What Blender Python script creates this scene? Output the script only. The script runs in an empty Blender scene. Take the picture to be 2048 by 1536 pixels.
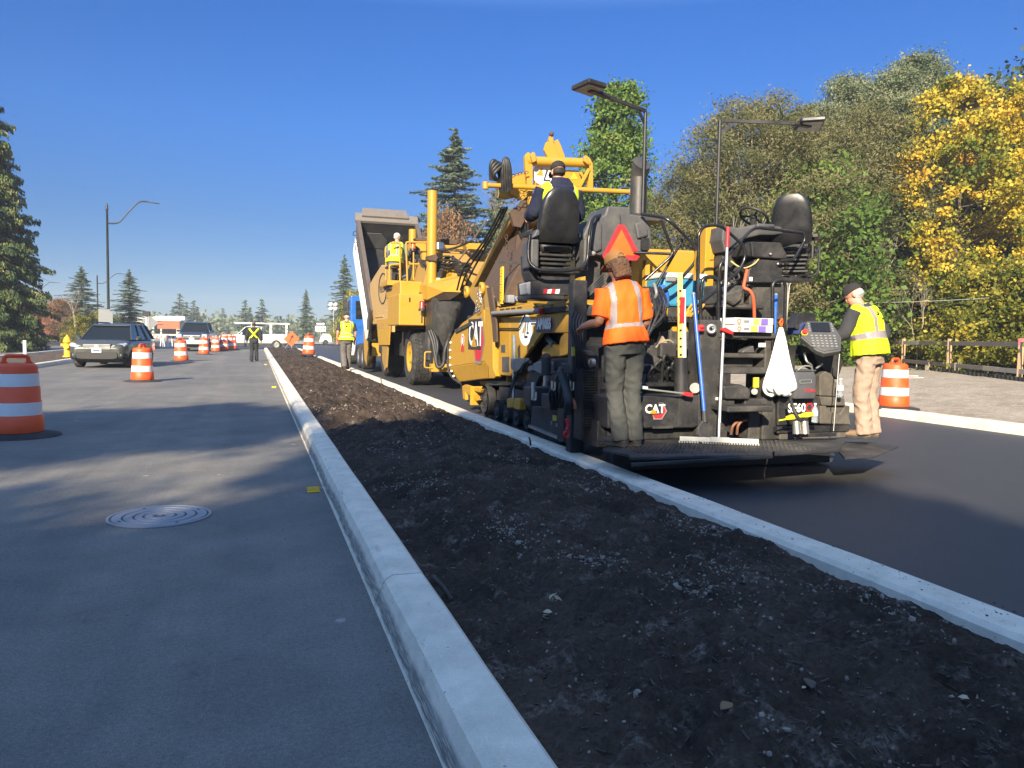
import bpy, bmesh, math, random
import numpy as np
from mathutils import Vector, Matrix, Euler, noise
R = math.radians
SC = bpy.context.scene
COL = SC.collection
# ---------------------------------------------------------------- camera, sky, sun, exposure
EYE = Vector((0, 0, 1.43))
FPX = 1540.0                                     # focal length in pixels of a 2048 wide frame
yaw, pit, rol = R(18.4), R(3.53), R(1.0)
fw = Vector((math.sin(yaw)*math.cos(pit), math.cos(yaw)*math.cos(pit), -math.sin(pit)))
rt0 = Vector((math.cos(yaw), -math.sin(yaw), 0)); up0 = rt0.cross(fw)
rt = rt0*math.cos(rol) + up0*math.sin(rol); up = up0*math.cos(rol) - rt0*math.sin(rol)
cd = bpy.data.cameras.new('camera'); cam = bpy.data.objects.new('camera', cd); COL.objects.link(cam)
cd.sensor_width = 36; cd.lens = 36*FPX/2048; cd.clip_start = 0.05; cd.clip_end = 5000
m3 = Matrix((rt, up, -fw)).transposed()
cam.matrix_world = Matrix.Translation(EYE) @ m3.to_4x4()
SC.camera = cam
SUN_EL, SUN_AZ = R(25.5), R(31)                   # shadows run 31 degrees clockwise from +Y
w = bpy.data.worlds.new('World'); SC.world = w; w.use_nodes = True
nt = w.node_tree; bg = nt.nodes['Background']
sk = nt.nodes.new('ShaderNodeTexSky'); sk.sky_type = 'NISHITA'; sk.sun_disc = False
sk.sun_elevation = SUN_EL; sk.sun_rotation = math.pi + SUN_AZ
sk.air_density = 1.0; sk.dust_density = 0.0; sk.ozone_density = 2.0; sk.altitude = 1200
# low sky darkened to deeper blue; unseen zenith brightened to lift the shade
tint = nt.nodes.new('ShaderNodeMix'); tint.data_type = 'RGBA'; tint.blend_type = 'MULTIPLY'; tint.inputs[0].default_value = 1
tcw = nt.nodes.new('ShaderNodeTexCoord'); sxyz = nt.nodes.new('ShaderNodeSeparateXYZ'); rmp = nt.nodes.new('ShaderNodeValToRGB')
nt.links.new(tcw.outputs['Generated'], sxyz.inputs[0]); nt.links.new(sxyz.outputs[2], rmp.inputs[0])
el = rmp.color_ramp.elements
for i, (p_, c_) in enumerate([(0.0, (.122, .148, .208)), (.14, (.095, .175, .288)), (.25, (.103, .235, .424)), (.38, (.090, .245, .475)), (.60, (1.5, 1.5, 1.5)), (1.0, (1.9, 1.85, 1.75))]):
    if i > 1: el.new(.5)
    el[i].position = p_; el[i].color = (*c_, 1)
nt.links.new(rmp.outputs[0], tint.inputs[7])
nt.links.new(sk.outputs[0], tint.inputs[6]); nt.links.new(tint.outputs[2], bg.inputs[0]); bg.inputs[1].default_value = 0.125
sd = bpy.data.lights.new('sun', 'SUN'); sd.energy = 5.0; sd.angle = R(0.53); sd.color = (1.0, 0.87, 0.65)
so = bpy.data.objects.new('sun', sd); COL.objects.link(so)
SDIR = Vector((math.sin(SUN_AZ)*math.cos(SUN_EL), math.cos(SUN_AZ)*math.cos(SUN_EL), -math.sin(SUN_EL)))
so.rotation_euler = SDIR.to_track_quat('-Z', 'Y').to_euler()
SC.view_settings.view_transform = 'Standard'; SC.view_settings.look = 'None'
SC.view_settings.exposure = 1.37; SC.view_settings.gamma = 1.0
SC.cycles.max_bounces = 6; SC.cycles.transparent_max_bounces = 8; SC.cycles.use_denoising = True
# ---------------------------------------------------------------- photo survey: a sight line cut with a plane of known place
def sight(px, py): return fw + rt*((px-1024)/FPX) - up*((py-768)/FPX)
def aY(px, py, y): d = sight(px, py); return EYE + d*(y/d.y)
def aX(px, py, x): d = sight(px, py); return EYE + d*(x/d.x)
def aZ(px, py, z=0.0): d = sight(px, py); return EYE + d*((z-EYE.z)/d.z)
def V(*a): return Vector(a)
# ---------------------------------------------------------------- object helpers
def tag(o, label=None, cat=None, group=None, kind=None):
    if label: o['label'] = label
    if cat: o['category'] = cat
    if group: o['group'] = group
    if kind: o['kind'] = kind
    return o
def empty(name, loc, label, cat, group=None, rz=0):
    o = bpy.data.objects.new(name, None); COL.objects.link(o); o.location = loc; o.rotation_euler = (0, 0, rz)
    o.empty_display_size = 0.2
    return tag(o, label, cat, group)
def wloc(o):
    p = Vector((0, 0, 0))
    while o is not None: p = p + o.location; o = o.parent
    return p
def copy_tree(o, parent=None):
    c = o.copy(); COL.objects.link(c); c.parent = parent
    for ch in list(o.children): copy_tree(ch, c)
    return c
def link(name, me, mats, parent=None, origin=None):
    for m in (mats if isinstance(mats, (list, tuple)) else [mats]): me.materials.append(m)
    o = bpy.data.objects.new(name, me); COL.objects.link(o)
    if parent is not None: o.parent = parent
    return o
class MB:
    """collects shapes and links them as one mesh object"""
    def __init__(s): s.v = []; s.f = []; s.m = []; s.s = []
    def add(s, vs, fs, m=0, smooth=False):
        b = len(s.v); s.v += [tuple(p) for p in vs]
        for f in fs: s.f.append([b+i for i in f]); s.m.append(m); s.s.append(smooth)
        return s
    def box(s, x0, x1, y0, y1, z0, z1, m=0):
        vs = [(x, y, z) for z in (z0, z1) for y in (y0, y1) for x in (x0, x1)]
        return s.add(vs, [(0,2,3,1),(4,5,7,6),(0,1,5,4),(2,6,7,3),(0,4,6,2),(1,3,7,5)], m)
    def obox(s, c, size, rot=None, m=0):
        rot = rot or Matrix.Identity(3); c = Vector(c); hx, hy, hz = [a/2 for a in size]
        vs = [c + rot @ Vector((x, y, z)) for z in (-hz, hz) for y in (-hy, hy) for x in (-hx, hx)]
        return s.add(vs, [(0,2,3,1),(4,5,7,6),(0,1,5,4),(2,6,7,3),(0,4,6,2),(1,3,7,5)], m)
    def bar(s, p0, p1, wd, ht, m=0, upv=(0,0,1)):
        p0 = Vector(p0); p1 = Vector(p1); d = p1-p0; y = d.normalized(); u = Vector(upv)
        if abs(y.dot(u)) > .98: u = Vector((0, 1, 0)) if abs(y.y) < .9 else Vector((1,0,0))
        x = y.cross(u).normalized(); z = x.cross(y)
        return s.obox((p0+p1)/2, (wd, d.length, ht), Matrix((x, y, z)).transposed(), m)
    def prism(s, pts, vec, m=0):
        n = len(pts); pts = [Vector(p) for p in pts]; vec = Vector(vec)
        nn = Vector((0,0,0))
        for i in range(n): nn += pts[i].cross(pts[(i+1) % n])
        if nn.dot(vec) > 0: pts = pts[::-1]
        vs = pts + [p+vec for p in pts]
        fs = [tuple(range(n)), tuple(range(2*n-1, n-1, -1))] + [(i, i+n, (i+1) % n + n, (i+1) % n) for i in range(n)]
        return s.add(vs, fs, m)
    def tube(s, pts, r, n=8, m=0, closed=False):
        pts = [Vector(p) for p in pts]; k = len(pts)
        rs = r if isinstance(r, (list, tuple)) else [r]*k
        T = []
        for i in range(k):
            a = pts[i-1] if (i > 0 or closed) else pts[i]; b = pts[(i+1) % k] if (i < k-1 or closed) else pts[i]
            T.append((b-a).normalized())
        u = T[0].orthogonal().normalized(); vs = []
        for i in range(k):
            u = (u - T[i]*u.dot(T[i]))
            u = u.normalized() if u.length > 1e-6 else T[i].orthogonal().normalized()
            v = T[i].cross(u)
            vs += [pts[i] + (u*math.cos(2*math.pi*j/n) + v*math.sin(2*math.pi*j/n))*rs[i] for j in range(n)]
        fs = []
        for i in range(k if closed else k-1):
            a = i*n; b = ((i+1) % k)*n
            fs += [(a+j, a+(j+1) % n, b+(j+1) % n, b+j) for j in range(n)]
        s.add(vs, fs, m, True)
        if not closed:
            s.add(vs[:n][::-1], [tuple(range(n))], m); s.add(vs[-n:], [tuple(range(n))], m)
        return s
    def cyl(s, p0, p1, r0, r1=None, n=16, m=0): return s.tube([p0, p1], [r0, r0 if r1 is None else r1], n, m)
    def lathe(s, prof, o=(0,0,0), ax=(0,0,1), n=24, m=0, smooth=True):
        ax = Vector(ax).normalized(); u = ax.orthogonal().normalized(); v = ax.cross(u); o = Vector(o)
        k = len(prof); vs = []
        for (r, z) in prof:
            vs += [o + ax*z + (u*math.cos(2*math.pi*j/n) + v*math.sin(2*math.pi*j/n))*max(r, 1e-4) for j in range(n)]
        fs = [(i*n+j, i*n+(j+1) % n, (i+1)*n+(j+1) % n, (i+1)*n+j) for i in range(k-1) for j in range(n)]
        return s.add(vs, fs, m, smooth)
    def ball(s, c, r, seg=14, ring=9, rot=None, m=0):
        c = Vector(c); r = (r, r, r) if not isinstance(r, (list, tuple)) else r; rot = rot or Matrix.Identity(3); vs = []
        for i in range(ring+1):
            t = math.pi*i/ring
            for j in range(seg):
                p = 2*math.pi*j/seg
                vs.append(c + rot @ Vector((r[0]*math.sin(t)*math.cos(p), r[1]*math.sin(t)*math.sin(p), -r[2]*math.cos(t))))
        fs = [(i*seg+j, i*seg+(j+1) % seg, (i+1)*seg+(j+1) % seg, (i+1)*seg+j) for i in range(ring) for j in range(seg)]
        return s.add(vs, fs, m, True)
    def loft(s, st, n=18, m=0, p=1.0):
        """closed skin through stations (centre, x half axis vector, y half axis vector)"""
        vs = []
        for (c, a, b) in st:
            c = Vector(c); a = Vector(a); b = Vector(b)
            for j in range(n):
                t = 2*math.pi*j/n; ct, sn = math.cos(t), math.sin(t)
                vs.append(c + a*(abs(ct)**p*math.copysign(1, ct)) + b*(abs(sn)**p*math.copysign(1, sn)))
        k = len(st)
        fs = [(i*n+j, i*n+(j+1) % n, (i+1)*n+(j+1) % n, (i+1)*n+j) for i in range(k-1) for j in range(n)]
        s.add(vs, fs, m, True); s.add(vs[:n][::-1], [tuple(range(n))], m, True); s.add(vs[-n:], [tuple(range(n))], m, True)
        return s
    def text(s, txt, o, xd, yd, size, m=0, thick=0.002, sx=1.0, bold=0.0, shear=0.0, align='LEFT', track=1.0):
        """raised lettering: o = baseline start, xd/yd = unit vectors along and up"""
        cu = bpy.data.curves.new('lettering', 'FONT'); cu.body = txt; cu.size = size; cu.align_x = align; cu.resolution_u = 3
        cu.offset = bold; cu.shear = shear; cu.space_character = track
        ob = bpy.data.objects.new('lettering', cu); COL.objects.link(ob)
        me = ob.to_mesh(); o = Vector(o); xd = Vector(xd); yd = Vector(yd); nn = xd.cross(yd)
        vs = [o + xd*(p.co.x*sx) + yd*p.co.y + nn*thick for p in me.vertices]
        fs = [tuple(q.vertices) for q in me.polygons]
        s.add(vs, fs, m); ob.to_mesh_clear(); bpy.data.objects.remove(ob); bpy.data.curves.remove(cu)
        return s
    def split(s, name, mats, parent=None, bev=0, seg=1):
        """every separate piece becomes a part of its own"""
        up_ = list(range(len(s.v)))
        def root(i):
            while up_[i] != i: up_[i] = up_[up_[i]]; i = up_[i]
            return i
        for f in s.f:
            a = root(f[0])
            for i in f[1:]: up_[root(i)] = a
        # cap rings are stored apart from their tubes: weld by position
        pos = {}
        for i, p in enumerate(s.v):
            k = (round(p[0], 5), round(p[1], 5), round(p[2], 5))
            if k in pos: up_[root(i)] = root(pos[k])
            else: pos[k] = i
        grp = {}
        for n_, f in enumerate(s.f): grp.setdefault(root(f[0]), []).append(n_)
        out = []
        for g in grp.values():
            mb = MB(); mp = {}
            for n_ in g:
                for i in s.f[n_]:
                    if i not in mp: mp[i] = len(mb.v); mb.v.append(s.v[i])
                mb.f.append([mp[i] for i in s.f[n_]]); mb.m.append(s.m[n_]); mb.s.append(s.s[n_])
            out.append(mb.build(name, mats, parent, bev, seg))
        return out
    def build(s, name, mats, parent=None, bev=0, seg=1, sub=0, label=None, fix=False):
        org = wloc(parent) if parent is not None else Vector((0, 0, 0))
        me = bpy.data.meshes.new(name); me.from_pydata([(p[0]-org.x, p[1]-org.y, p[2]-org.z) for p in s.v], [], s.f)
        me.polygons.foreach_set('material_index', s.m); me.polygons.foreach_set('use_smooth', s.s)
        if fix:
            bm = bmesh.new(); bm.from_mesh(me); bmesh.ops.recalc_face_normals(bm, faces=bm.faces); bm.to_mesh(me); bm.free()
        me.update(); o = link(name, me, mats, parent)
        if bev:
            md = o.modifiers.new('bevel', 'BEVEL'); md.width = bev; md.segments = seg; md.limit_method = 'ANGLE'; md.angle_limit = R(50)
        if sub:
            md = o.modifiers.new('sub', 'SUBSURF'); md.levels = sub; md.render_levels = sub
        if label: o['label'] = label
        return o
def smooth_path(pts, k=5):
    pts = [Vector(p) for p in pts]; out = []
    for i in range(len(pts)-1):
        p0 = pts[max(i-1, 0)]; p1 = pts[i]; p2 = pts[i+1]; p3 = pts[min(i+2, len(pts)-1)]
        for j in range(k):
            t = j/k
            out.append(0.5*((2*p1) + (p2-p0)*t + (2*p0-5*p1+4*p2-p3)*t*t + (3*p1-p0-3*p2+p3)*t**3))
    return out + [pts[-1]]
def round_path(pts, r=0.06, k=4):
    pts = [Vector(p) for p in pts]; out = [pts[0]]
    for i in range(1, len(pts)-1):
        a = pts[i-1]-pts[i]; b = pts[i+1]-pts[i]
        q = min(r, a.length*.45, b.length*.45); a = pts[i]+a.normalized()*q; b = pts[i]+b.normalized()*q
        for j in range(k+1):
            t = j/k; out.append(a*(1-t)**2 + pts[i]*2*t*(1-t) + b*t*t)
    return out + [pts[-1]]
# ---------------------------------------------------------------- materials
def nodes(name):
    m = bpy.data.materials.new(name); m.use_nodes = True; t = m.node_tree
    return m, t, t.nodes['Principled BSDF']
def N(t, kind, **kw):
    n = t.nodes.new(kind)
    for k, v in kw.items():
        if k.startswith('_'): n.inputs[k[1:]].default_value = v
        else: setattr(n, k, v)
    return n
def ramp(t, src, stops):
    r = t.nodes.new('ShaderNodeValToRGB'); e = r.color_ramp.elements
    while len(e) < len(stops): e.new(0.5)
    for i, (p, c) in enumerate(stops):
        e[i].position = p; e[i].color = (c, c, c, 1) if isinstance(c, (int, float)) else (*c, 1)
    t.links.new(src, r.inputs[0]); return r.outputs[0]
def mix(t, fac, a, b, mode='MIX'):
    n = t.nodes.new('ShaderNodeMix'); n.data_type = 'RGBA'; n.blend_type = mode; n.clamp_factor = True
    for sock, val in ((0, fac), (6, a), (7, b)):
        if isinstance(val, (int, float)): n.inputs[sock].default_value = val
        elif isinstance(val, tuple): n.inputs[sock].default_value = (*val, 1)
        else: t.links.new(val, n.inputs[sock])
    return n.outputs[2]
def coords(t, scale=(1,1,1), obj=True):
    tc = t.nodes.new('ShaderNodeTexCoord'); mp = t.nodes.new('ShaderNodeMapping'); mp.inputs['Scale'].default_value = scale
    t.links.new(tc.outputs['Object' if obj else 'Generated'], mp.inputs[0]); return mp.outputs[0]
def nz(t, vec, scale, detail=4, rough=.6):
    n = N(t, 'ShaderNodeTexNoise', _Scale=scale, _Detail=detail, _Roughness=rough)
    if vec is not None: t.links.new(vec, n.inputs[0])
    return n.outputs[0]
def bump(t, p, h, strength=.3, dist=.01):
    b = N(t, 'ShaderNodeBump', _Strength=strength, _Distance=dist); t.links.new(h, b.inputs['Height']); t.links.new(b.outputs[0], p.inputs['Normal'])
MATS = {}
def mat(name, col, rough=.6, metal=0.0, dirt=.25, dcol=(.16,.13,.10), scale=3.0, bmp=0.0, bs=60, spec=None, emit=None, coat=0):
    """painted / plain surface with wear: broad stains, fine speckle and an uneven sheen"""
    if name in MATS: return MATS[name]
    m, t, p = nodes(name); c = coords(t)
    a = nz(t, c, scale, 6, .65); b = nz(t, c, scale*9, 3, .7)
    f = N(t, 'ShaderNodeMath', operation='MULTIPLY_ADD'); t.links.new(a, f.inputs[0]); f.inputs[1].default_value = .7
    g = N(t, 'ShaderNodeMath', operation='MULTIPLY'); t.links.new(b, g.inputs[0]); g.inputs[1].default_value = .3
    t.links.new(g.outputs[0], f.inputs[2])
    fac = ramp(t, f.outputs[0], [(.46, 0.0), (.72, dirt*2 if dirt < .5 else 1.0)])
    col2 = mix(t, fac, col, dcol)
    v = ramp(t, a, [(.3, .88), (.7, 1.06)])
    t.links.new(mix(t, 1.0, col2, v, 'MULTIPLY'), p.inputs['Base Color'])
    rr = ramp(t, f.outputs[0], [(.35, max(rough-.08, .02)), (.7, min(rough+.22, 1))]); t.links.new(rr, p.inputs['Roughness'])
    p.inputs['Metallic'].default_value = metal
    if spec is not None: p.inputs['Specular IOR Level'].default_value = spec
    if coat: p.inputs['Coat Weight'].default_value = coat
    if bmp: bump(t, p, nz(t, c, bs, 4), bmp, .004)
    MATS[name] = m; return m
random.seed(7); np.random.seed(7)
RNG = np.random.RandomState(11)
# ================================================================ ground, roads, kerbs, soil
def asphalt_old():
    m, t, p = nodes('worn_asphalt'); c = coords(t)
    big = nz(t, c, .35, 4); fine = nz(t, c, 160, 3, .8); med = nz(t, c, 9, 5)
    lane = nz(t, coords(t, (1.15, .035, 1)), 1.1, 4)                    # long dusty wheel tracks
    lane2 = nz(t, coords(t, (6, .12, 1)), 1.6, 3)
    base = mix(t, ramp(t, big, [(.35, 0.), (.65, 1.)]), (.118, .112, .104), (.160, .150, .134))
    base = mix(t, ramp(t, lane, [(.48, 0.), (.75, .55)]), base, (.23, .205, .168))
    base = mix(t, ramp(t, lane2, [(.55, 0.), (.8, .16)]), base, (.26, .235, .19))
    base = mix(t, ramp(t, med, [(.55, 0.), (.8, .5)]), base, (.085, .083, .085))
    agg = nz(t, c, 48, 4, .8); base = mix(t, 1.0, base, ramp(t, agg, [(.3, .74), (.5, 1.0), (.7, 1.35)]), 'MULTIPLY'); blot = nz(t, c, 1.7, 5, .65); base = mix(t, 1.0, base, ramp(t, blot, [(.3, .82), (.7, 1.16)]), 'MULTIPLY')
    sp = ramp(t, fine, [(.3, .60), (.5, 1.0), (.72, 1.7)])
    col = mix(t, 1.0, base, sp, 'MULTIPLY')
    v = N(t, 'ShaderNodeTexVoronoi', _Scale=1.9, _Randomness=1.0); t.links.new(coords(t, (1, .8, 1)), v.inputs[0])
    warp = nz(t, c, 22, 3); ad = N(t, 'ShaderNodeMath', operation='MULTIPLY_ADD'); t.links.new(warp, ad.inputs[0]); ad.inputs[1].default_value = .05; t.links.new(v.outputs['Distance'], ad.inputs[2])
    spl = ramp(t, ad.outputs[0], [(.070, .62), (.086, 0.)])
    col = mix(t, spl, col, (.36, .34, .31))
    t.links.new(col, p.inputs['Base Color']); p.inputs['Roughness'].default_value = .82; p.inputs['Specular IOR Level'].default_value = .35
    bump(t, p, fine, .6, .005); return m
def asphalt_new():
    m, t, p = nodes('fresh_asphalt'); c = coords(t)
    fine = nz(t, c, 75, 4, .85); med = nz(t, coords(t, (1, .4, 1)), 4, 4)
    col = mix(t, ramp(t, fine, [(.35, 0.), (.7, 1.)]), (.026, .027, .031), (.062, .060, .061))
    col = mix(t, ramp(t, med, [(.4, 0.), (.75, .55)]), col, (.056, .054, .058))
    t.links.new(col, p.inputs['Base Color']); t.links.new(ramp(t, fine, [(.3, .45), (.7, .75)]), p.inputs['Roughness'])
    p.inputs['Specular IOR Level'].default_value = .45
    bump(t, p, fine, .8, .006); return m
def concrete(name='kerb_concrete', a=(.60, .54, .43), b=(.76, .68, .55), stain=(.17, .155, .13)):
    m, t, p = nodes(name); c = coords(t)
    base = mix(t, ramp(t, nz(t, c, 5, 5), [(.35, 0.), (.65, 1.)]), a, b)
    st = nz(t, coords(t, (3, 1.2, 9)), 2.2, 6, .7)
    base = mix(t, ramp(t, st, [(.60, 0.), (.72, .65)]), base, stain)
    sp = N(t, 'ShaderNodeTexVoronoi', _Scale=14); t.links.new(c, sp.inputs[0])
    base = mix(t, ramp(t, sp.outputs['Distance'], [(.05, .75), (.09, 0.)]), base, stain)
    if name == 'road_kerb_concrete':      # grey tyre and paver smear along the lower face
        sx = N(t, 'ShaderNodeSeparateXYZ'); t.links.new(c, sx.inputs[0]); wv = nz(t, coords(t, (1, .5, 1)), 2.5, 5, .7)
        zz = N(t, 'ShaderNodeMath', operation='MULTIPLY_ADD'); t.links.new(wv, zz.inputs[0]); zz.inputs[1].default_value = .09; t.links.new(sx.outputs[2], zz.inputs[2])
        band = ramp(t, zz.outputs[0], [(.058, 0.), (.072, 1.), (.115, .85), (.140, 0.)]); gr = ramp(t, nz(t, coords(t, (1, .25, 6)), 30, 3), [(.32, .35), (.55, 1.)])
        bf = N(t, 'ShaderNodeMath', operation='MULTIPLY'); t.links.new(band, bf.inputs[0]); t.links.new(gr, bf.inputs[1]); base = mix(t, bf.outputs[0], base, (.13, .127, .12))
    fine = nz(t, c, 190, 3, .8)
    base = mix(t, 1.0, base, ramp(t, fine, [(.3, .84), (.7, 1.12)]), 'MULTIPLY')
    t.links.new(base, p.inputs['Base Color']); p.inputs['Roughness'].default_value = .9
    bump(t, p, fine, .25, .003); return m
def soil(name, a, b, c3, fine_scale=38, patch=.6):
    m, t, p = nodes(name); c = coords(t)
    n1 = nz(t, c, 1.6, 6); n2 = nz(t, c, fine_scale, 5, .75); n3 = nz(t, c, 5.5, 5, .7)
    base = mix(t, ramp(t, n1, [(.38, 0.), (.62, 1.)]), a, b)
    pf = N(t, 'ShaderNodeMath', operation='MULTIPLY'); t.links.new(ramp(t, n3, [(patch-.06, 0.), (patch+.14, .75)]), pf.inputs[0]); t.links.new(ramp(t, n2, [(.4, .15), (.58, 1.)]), pf.inputs[1])
    base = mix(t, pf.outputs[0], base, c3)
    base = mix(t, 1.0, base, ramp(t, n2, [(.3, .55), (.7, 1.5)]), 'MULTIPLY')
    t.links.new(base, p.inputs['Base Color']); p.inputs['Roughness'].default_value = .97; p.inputs['Specular IOR Level'].default_value = .15
    bump(t, p, n2, .9, .02); return m
M_AOLD, M_ANEW, M_CONC = asphalt_old(), asphalt_new(), concrete()
M_KRD = concrete('road_kerb_concrete')
M_SOIL = soil('bark_soil', (.038, .027, .020), (.070, .049, .036), (.24, .20, .165))
M_DIRT = soil('dry_dirt', (.27, .22, .165), (.36, .30, .235), (.46, .41, .34), 30, .5)
M_FIELD = soil('field_ground', (.10, .095, .05), (.16, .13, .08), (.20, .17, .11), 6, .55)
def sheet(name, x0, x1, y0, y1, z, m, nx=1, ny=1, dz=None):
    mb = MB(); vs = []; fs = []
    for j in range(ny+1):
        for i in range(nx+1):
            x = x0+(x1-x0)*i/nx; y = y0+(y1-y0)*j/ny; vs.append((x, y, z + (dz(x, y) if dz else 0)))
    for j in range(ny):
        for i in range(nx): a = j*(nx+1)+i; fs.append((a, a+1, a+nx+2, a+nx+1))
    mb.add(vs, fs); return tag(mb.build(name, m), kind='structure')
sheet('ground', -2500, 2500, -2500, 2500, -.03, M_FIELD)
sheet('road', -7.55, .585, -60, 74, 0.0, M_AOLD, 2, 40)
sheet('new_road', 3.1, 11.75, -60, 74, 0.0, M_ANEW, 2, 40)
sheet('cross_road', -90, 60, 74.0, 96, -.004, M_ANEW, 4, 2)
sheet('side_road', -60, -11.2, 30, 74, -.008, M_AOLD, 2, 2)
# kerbs: rounded profile swept along the road, cut by contraction joints
def kerb(name, x0, x1, y0, y1, h, slope0, slope1, label, joints, m=M_CONC):
    """profile from x0 (left) to x1 (right); slope = how far each face leans in"""
    root = None; mb = MB(); r = .025
    prof = [(x0, -.02), (x0+slope0*.75, h-r), (x0+slope0+r*.8, h), (x1-slope1-r*.8, h), (x1-slope1*.75, h-r), (x1, -.02)]
    ys = [y0] + joints + [y1]
    for a, b in zip(ys, ys[1:]):
        g = .006; n = max(2, int((b-a)/.35)); k = len(prof); vs = []
        for j in range(n+1):
            y = a+g + (b-a-2*g)*j/n
            for (x, z) in prof:
                q = noise.noise((x*3, y*1.7, z*3))*.004 if z > 0 else 0
                vs.append((x+q, y, z+q))
        fs = [(j*k+i, j*k+i+1, (j+1)*k+i+1, (j+1)*k+i) for j in range(n) for i in range(k-1)]
        fs = [f[::-1] for f in fs]
        mb.add(vs, fs, 0, False); mb.add(vs[:k], [tuple(range(k))]); mb.add(vs[-k:][::-1], [tuple(range(k))])
    o = mb.build(name, m); return tag(o, label, kind='structure')
kerb('median_kerb', .575, .87, -4, 66, .165, .085, .02, 'tall pale concrete kerb along the left edge of the soil strip', [.9, 3.98, 8.6, 13.2, 17.8, 22.4, 27, 31.6, 36.2, 41, 46, 51, 56, 61], M_KRD)
kerb('median_kerb', 3.16, 3.47, -4, 66, .155, .03, .03, 'tar spotted concrete kerb between the soil strip and the new asphalt', [2.2, 6.9, 11.5, 16, 20.6, 25.2, 30, 35, 40, 45, 50, 55, 60])
kerb('roadside_kerb', 11.55, 11.95, -20, 73, .155, .05, .02, 'pale concrete kerb in front of the bare dirt shoulder', [1, 6, 9.2, 12.6, 18, 24, 30, 36, 42, 48, 54, 60, 66])
kerb('roadside_kerb', -7.75, -7.45, 8, 41.5, .15, .03, .06, 'low concrete kerb at the far edge of the left road', [12, 18, 24, 30, 36])
kerb('roadside_kerb', -11.3, -11.05, 20, 73, .16, .03, .03, 'concrete kerb of the side road behind the planting bed', [26, 32, 38, 44, 50, 56, 62, 68])
# soil strip: one sheet, mesh rows growing with distance
def soil_h(x, y):
    u = (x-.85)/(3.19-.85); mound = .10*math.sin(math.pi*min(max(u, 0), 1))**.8
    e = min(u, 1-u)*2.34; damp = min(1, max(0, e)/.25)
    h = .092 + (.02 if u < .5 else 0) + mound*1.25*(.6+.4*noise.noise((y*.15, 3, 1)))
    q = .085*noise.fractal((x*1.3, y*1.1, 0), 1, 2, 3) + .070*noise.fractal((x*4.2, y*3.6, 5), .9, 2, 4) + .038*noise.noise((x*11, y*10, 9)) + .018*noise.noise((x*31, y*29, 2))
    b = noise.noise((x*2.2, y*2.2, 7)); q += .05*max(0, b-.25)
    return max(.02, h + q*(.35+.65*damp))
def soil_strip():
    ys = [1.2]; 
    while ys[-1] < 66: ys.append(ys[-1] + max(.016, .0042*ys[-1]))
    xs = np.linspace(.852, 3.185, 112); vs = []; k = len(xs)
    for y in ys:
        for x in xs: vs.append((x, y, soil_h(x, y)))
    fs = [(j*k+i, j*k+i+1, (j+1)*k+i+1, (j+1)*k+i) for j in range(len(ys)-1) for i in range(k-1)]
    mb = MB(); mb.add(vs, fs, 0, True); o = mb.build('soil_strip', M_SOIL); return tag(o, 'dark bumpy soil strip between the two median kerbs', kind='structure')
soil_strip()
# pebbles, clods and wood chips in the soil: nobody could count them
M_PEB = mat('pebble', (.30, .255, .205), .9, 0, .5, (.07, .056, .044), 14)
M_CHIP = mat('wood_chip', (.06, .042, .034), .95, 0, .3, (.13, .10, .08), 9)
def debris():
    ico = bmesh.new(); bmesh.ops.create_icosphere(ico, subdivisions=1, radius=1); iv = np.array([v.co[:] for v in ico.verts]); jf = [[v.index for v in f.verts] for f in ico.faces]; ico.free()
    rs = np.random.RandomState(5); mb = MB(); n = 0
    clus = [(1.75, 3.95, .22), (1.55, 4.6, .25), (2.5, 3.6, .35), (2.95, 4.6, .3), (1.35, 6.3, .4), (2.6, 7.2, .5), (2.2, 10, .6), (1.5, 8.6, .4), (2.9, 3.0, .3), (2.1, 3.3, .3), (2.75, 6.1, .3), (1.2, 13, .6), (2.6, 13, .6)]
    while n < 5200:
        if rs.rand() < .72:
            c = clus[rs.randint(len(clus))]; x, y = c[0]+rs.randn()*c[2]*.45, c[1]+rs.randn()*c[2]*.7
        else: x, y = rs.uniform(.9, 3.12), 1.8 + 16*rs.rand()**1.7
        if not (.9 < x < 3.12 and y > 1.5): continue
        r = .0026 + .0055*rs.rand()**2.5 + (.012*rs.rand() if rs.rand() < .05 else 0)
        r *= (1 + y*.03)
        rot = np.array(Euler(rs.rand(3)*6).to_matrix()); sc = r*(.6+.7*rs.rand(3))
        p = (iv*(1+.18*rs.randn(len(iv), 1)))*sc @ rot.T + np.array([x, y, soil_h(x, y)+r*.35])
        mb.add(p, jf, 0, False); n += 1
    o = mb.build('gravel', M_PEB); tag(o, 'pale pebbles and grit scattered over the dark soil strip', 'gravel', kind='stuff')
    mb = MB()
    for k in range(2600):
        x, y = rs.uniform(.9, 3.12), 1.7 + 14*rs.rand()**1.8; a = rs.rand()*math.pi; l = .010+.035*rs.rand()**2; wd = .0016+.0028*rs.rand()
        z = soil_h(x, y)+.004; d = Vector((math.cos(a), math.sin(a), rs.uniform(-.25, .35)))*l
        mb.bar(V(x, y, z)-d*.5, V(x, y, z)+d*.5, wd*2, wd)
    o = mb.build('bark_mulch', M_CHIP); tag(o, 'dark bark chips and fibres lying in the soil strip', 'mulch', kind='stuff')
debris()
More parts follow.
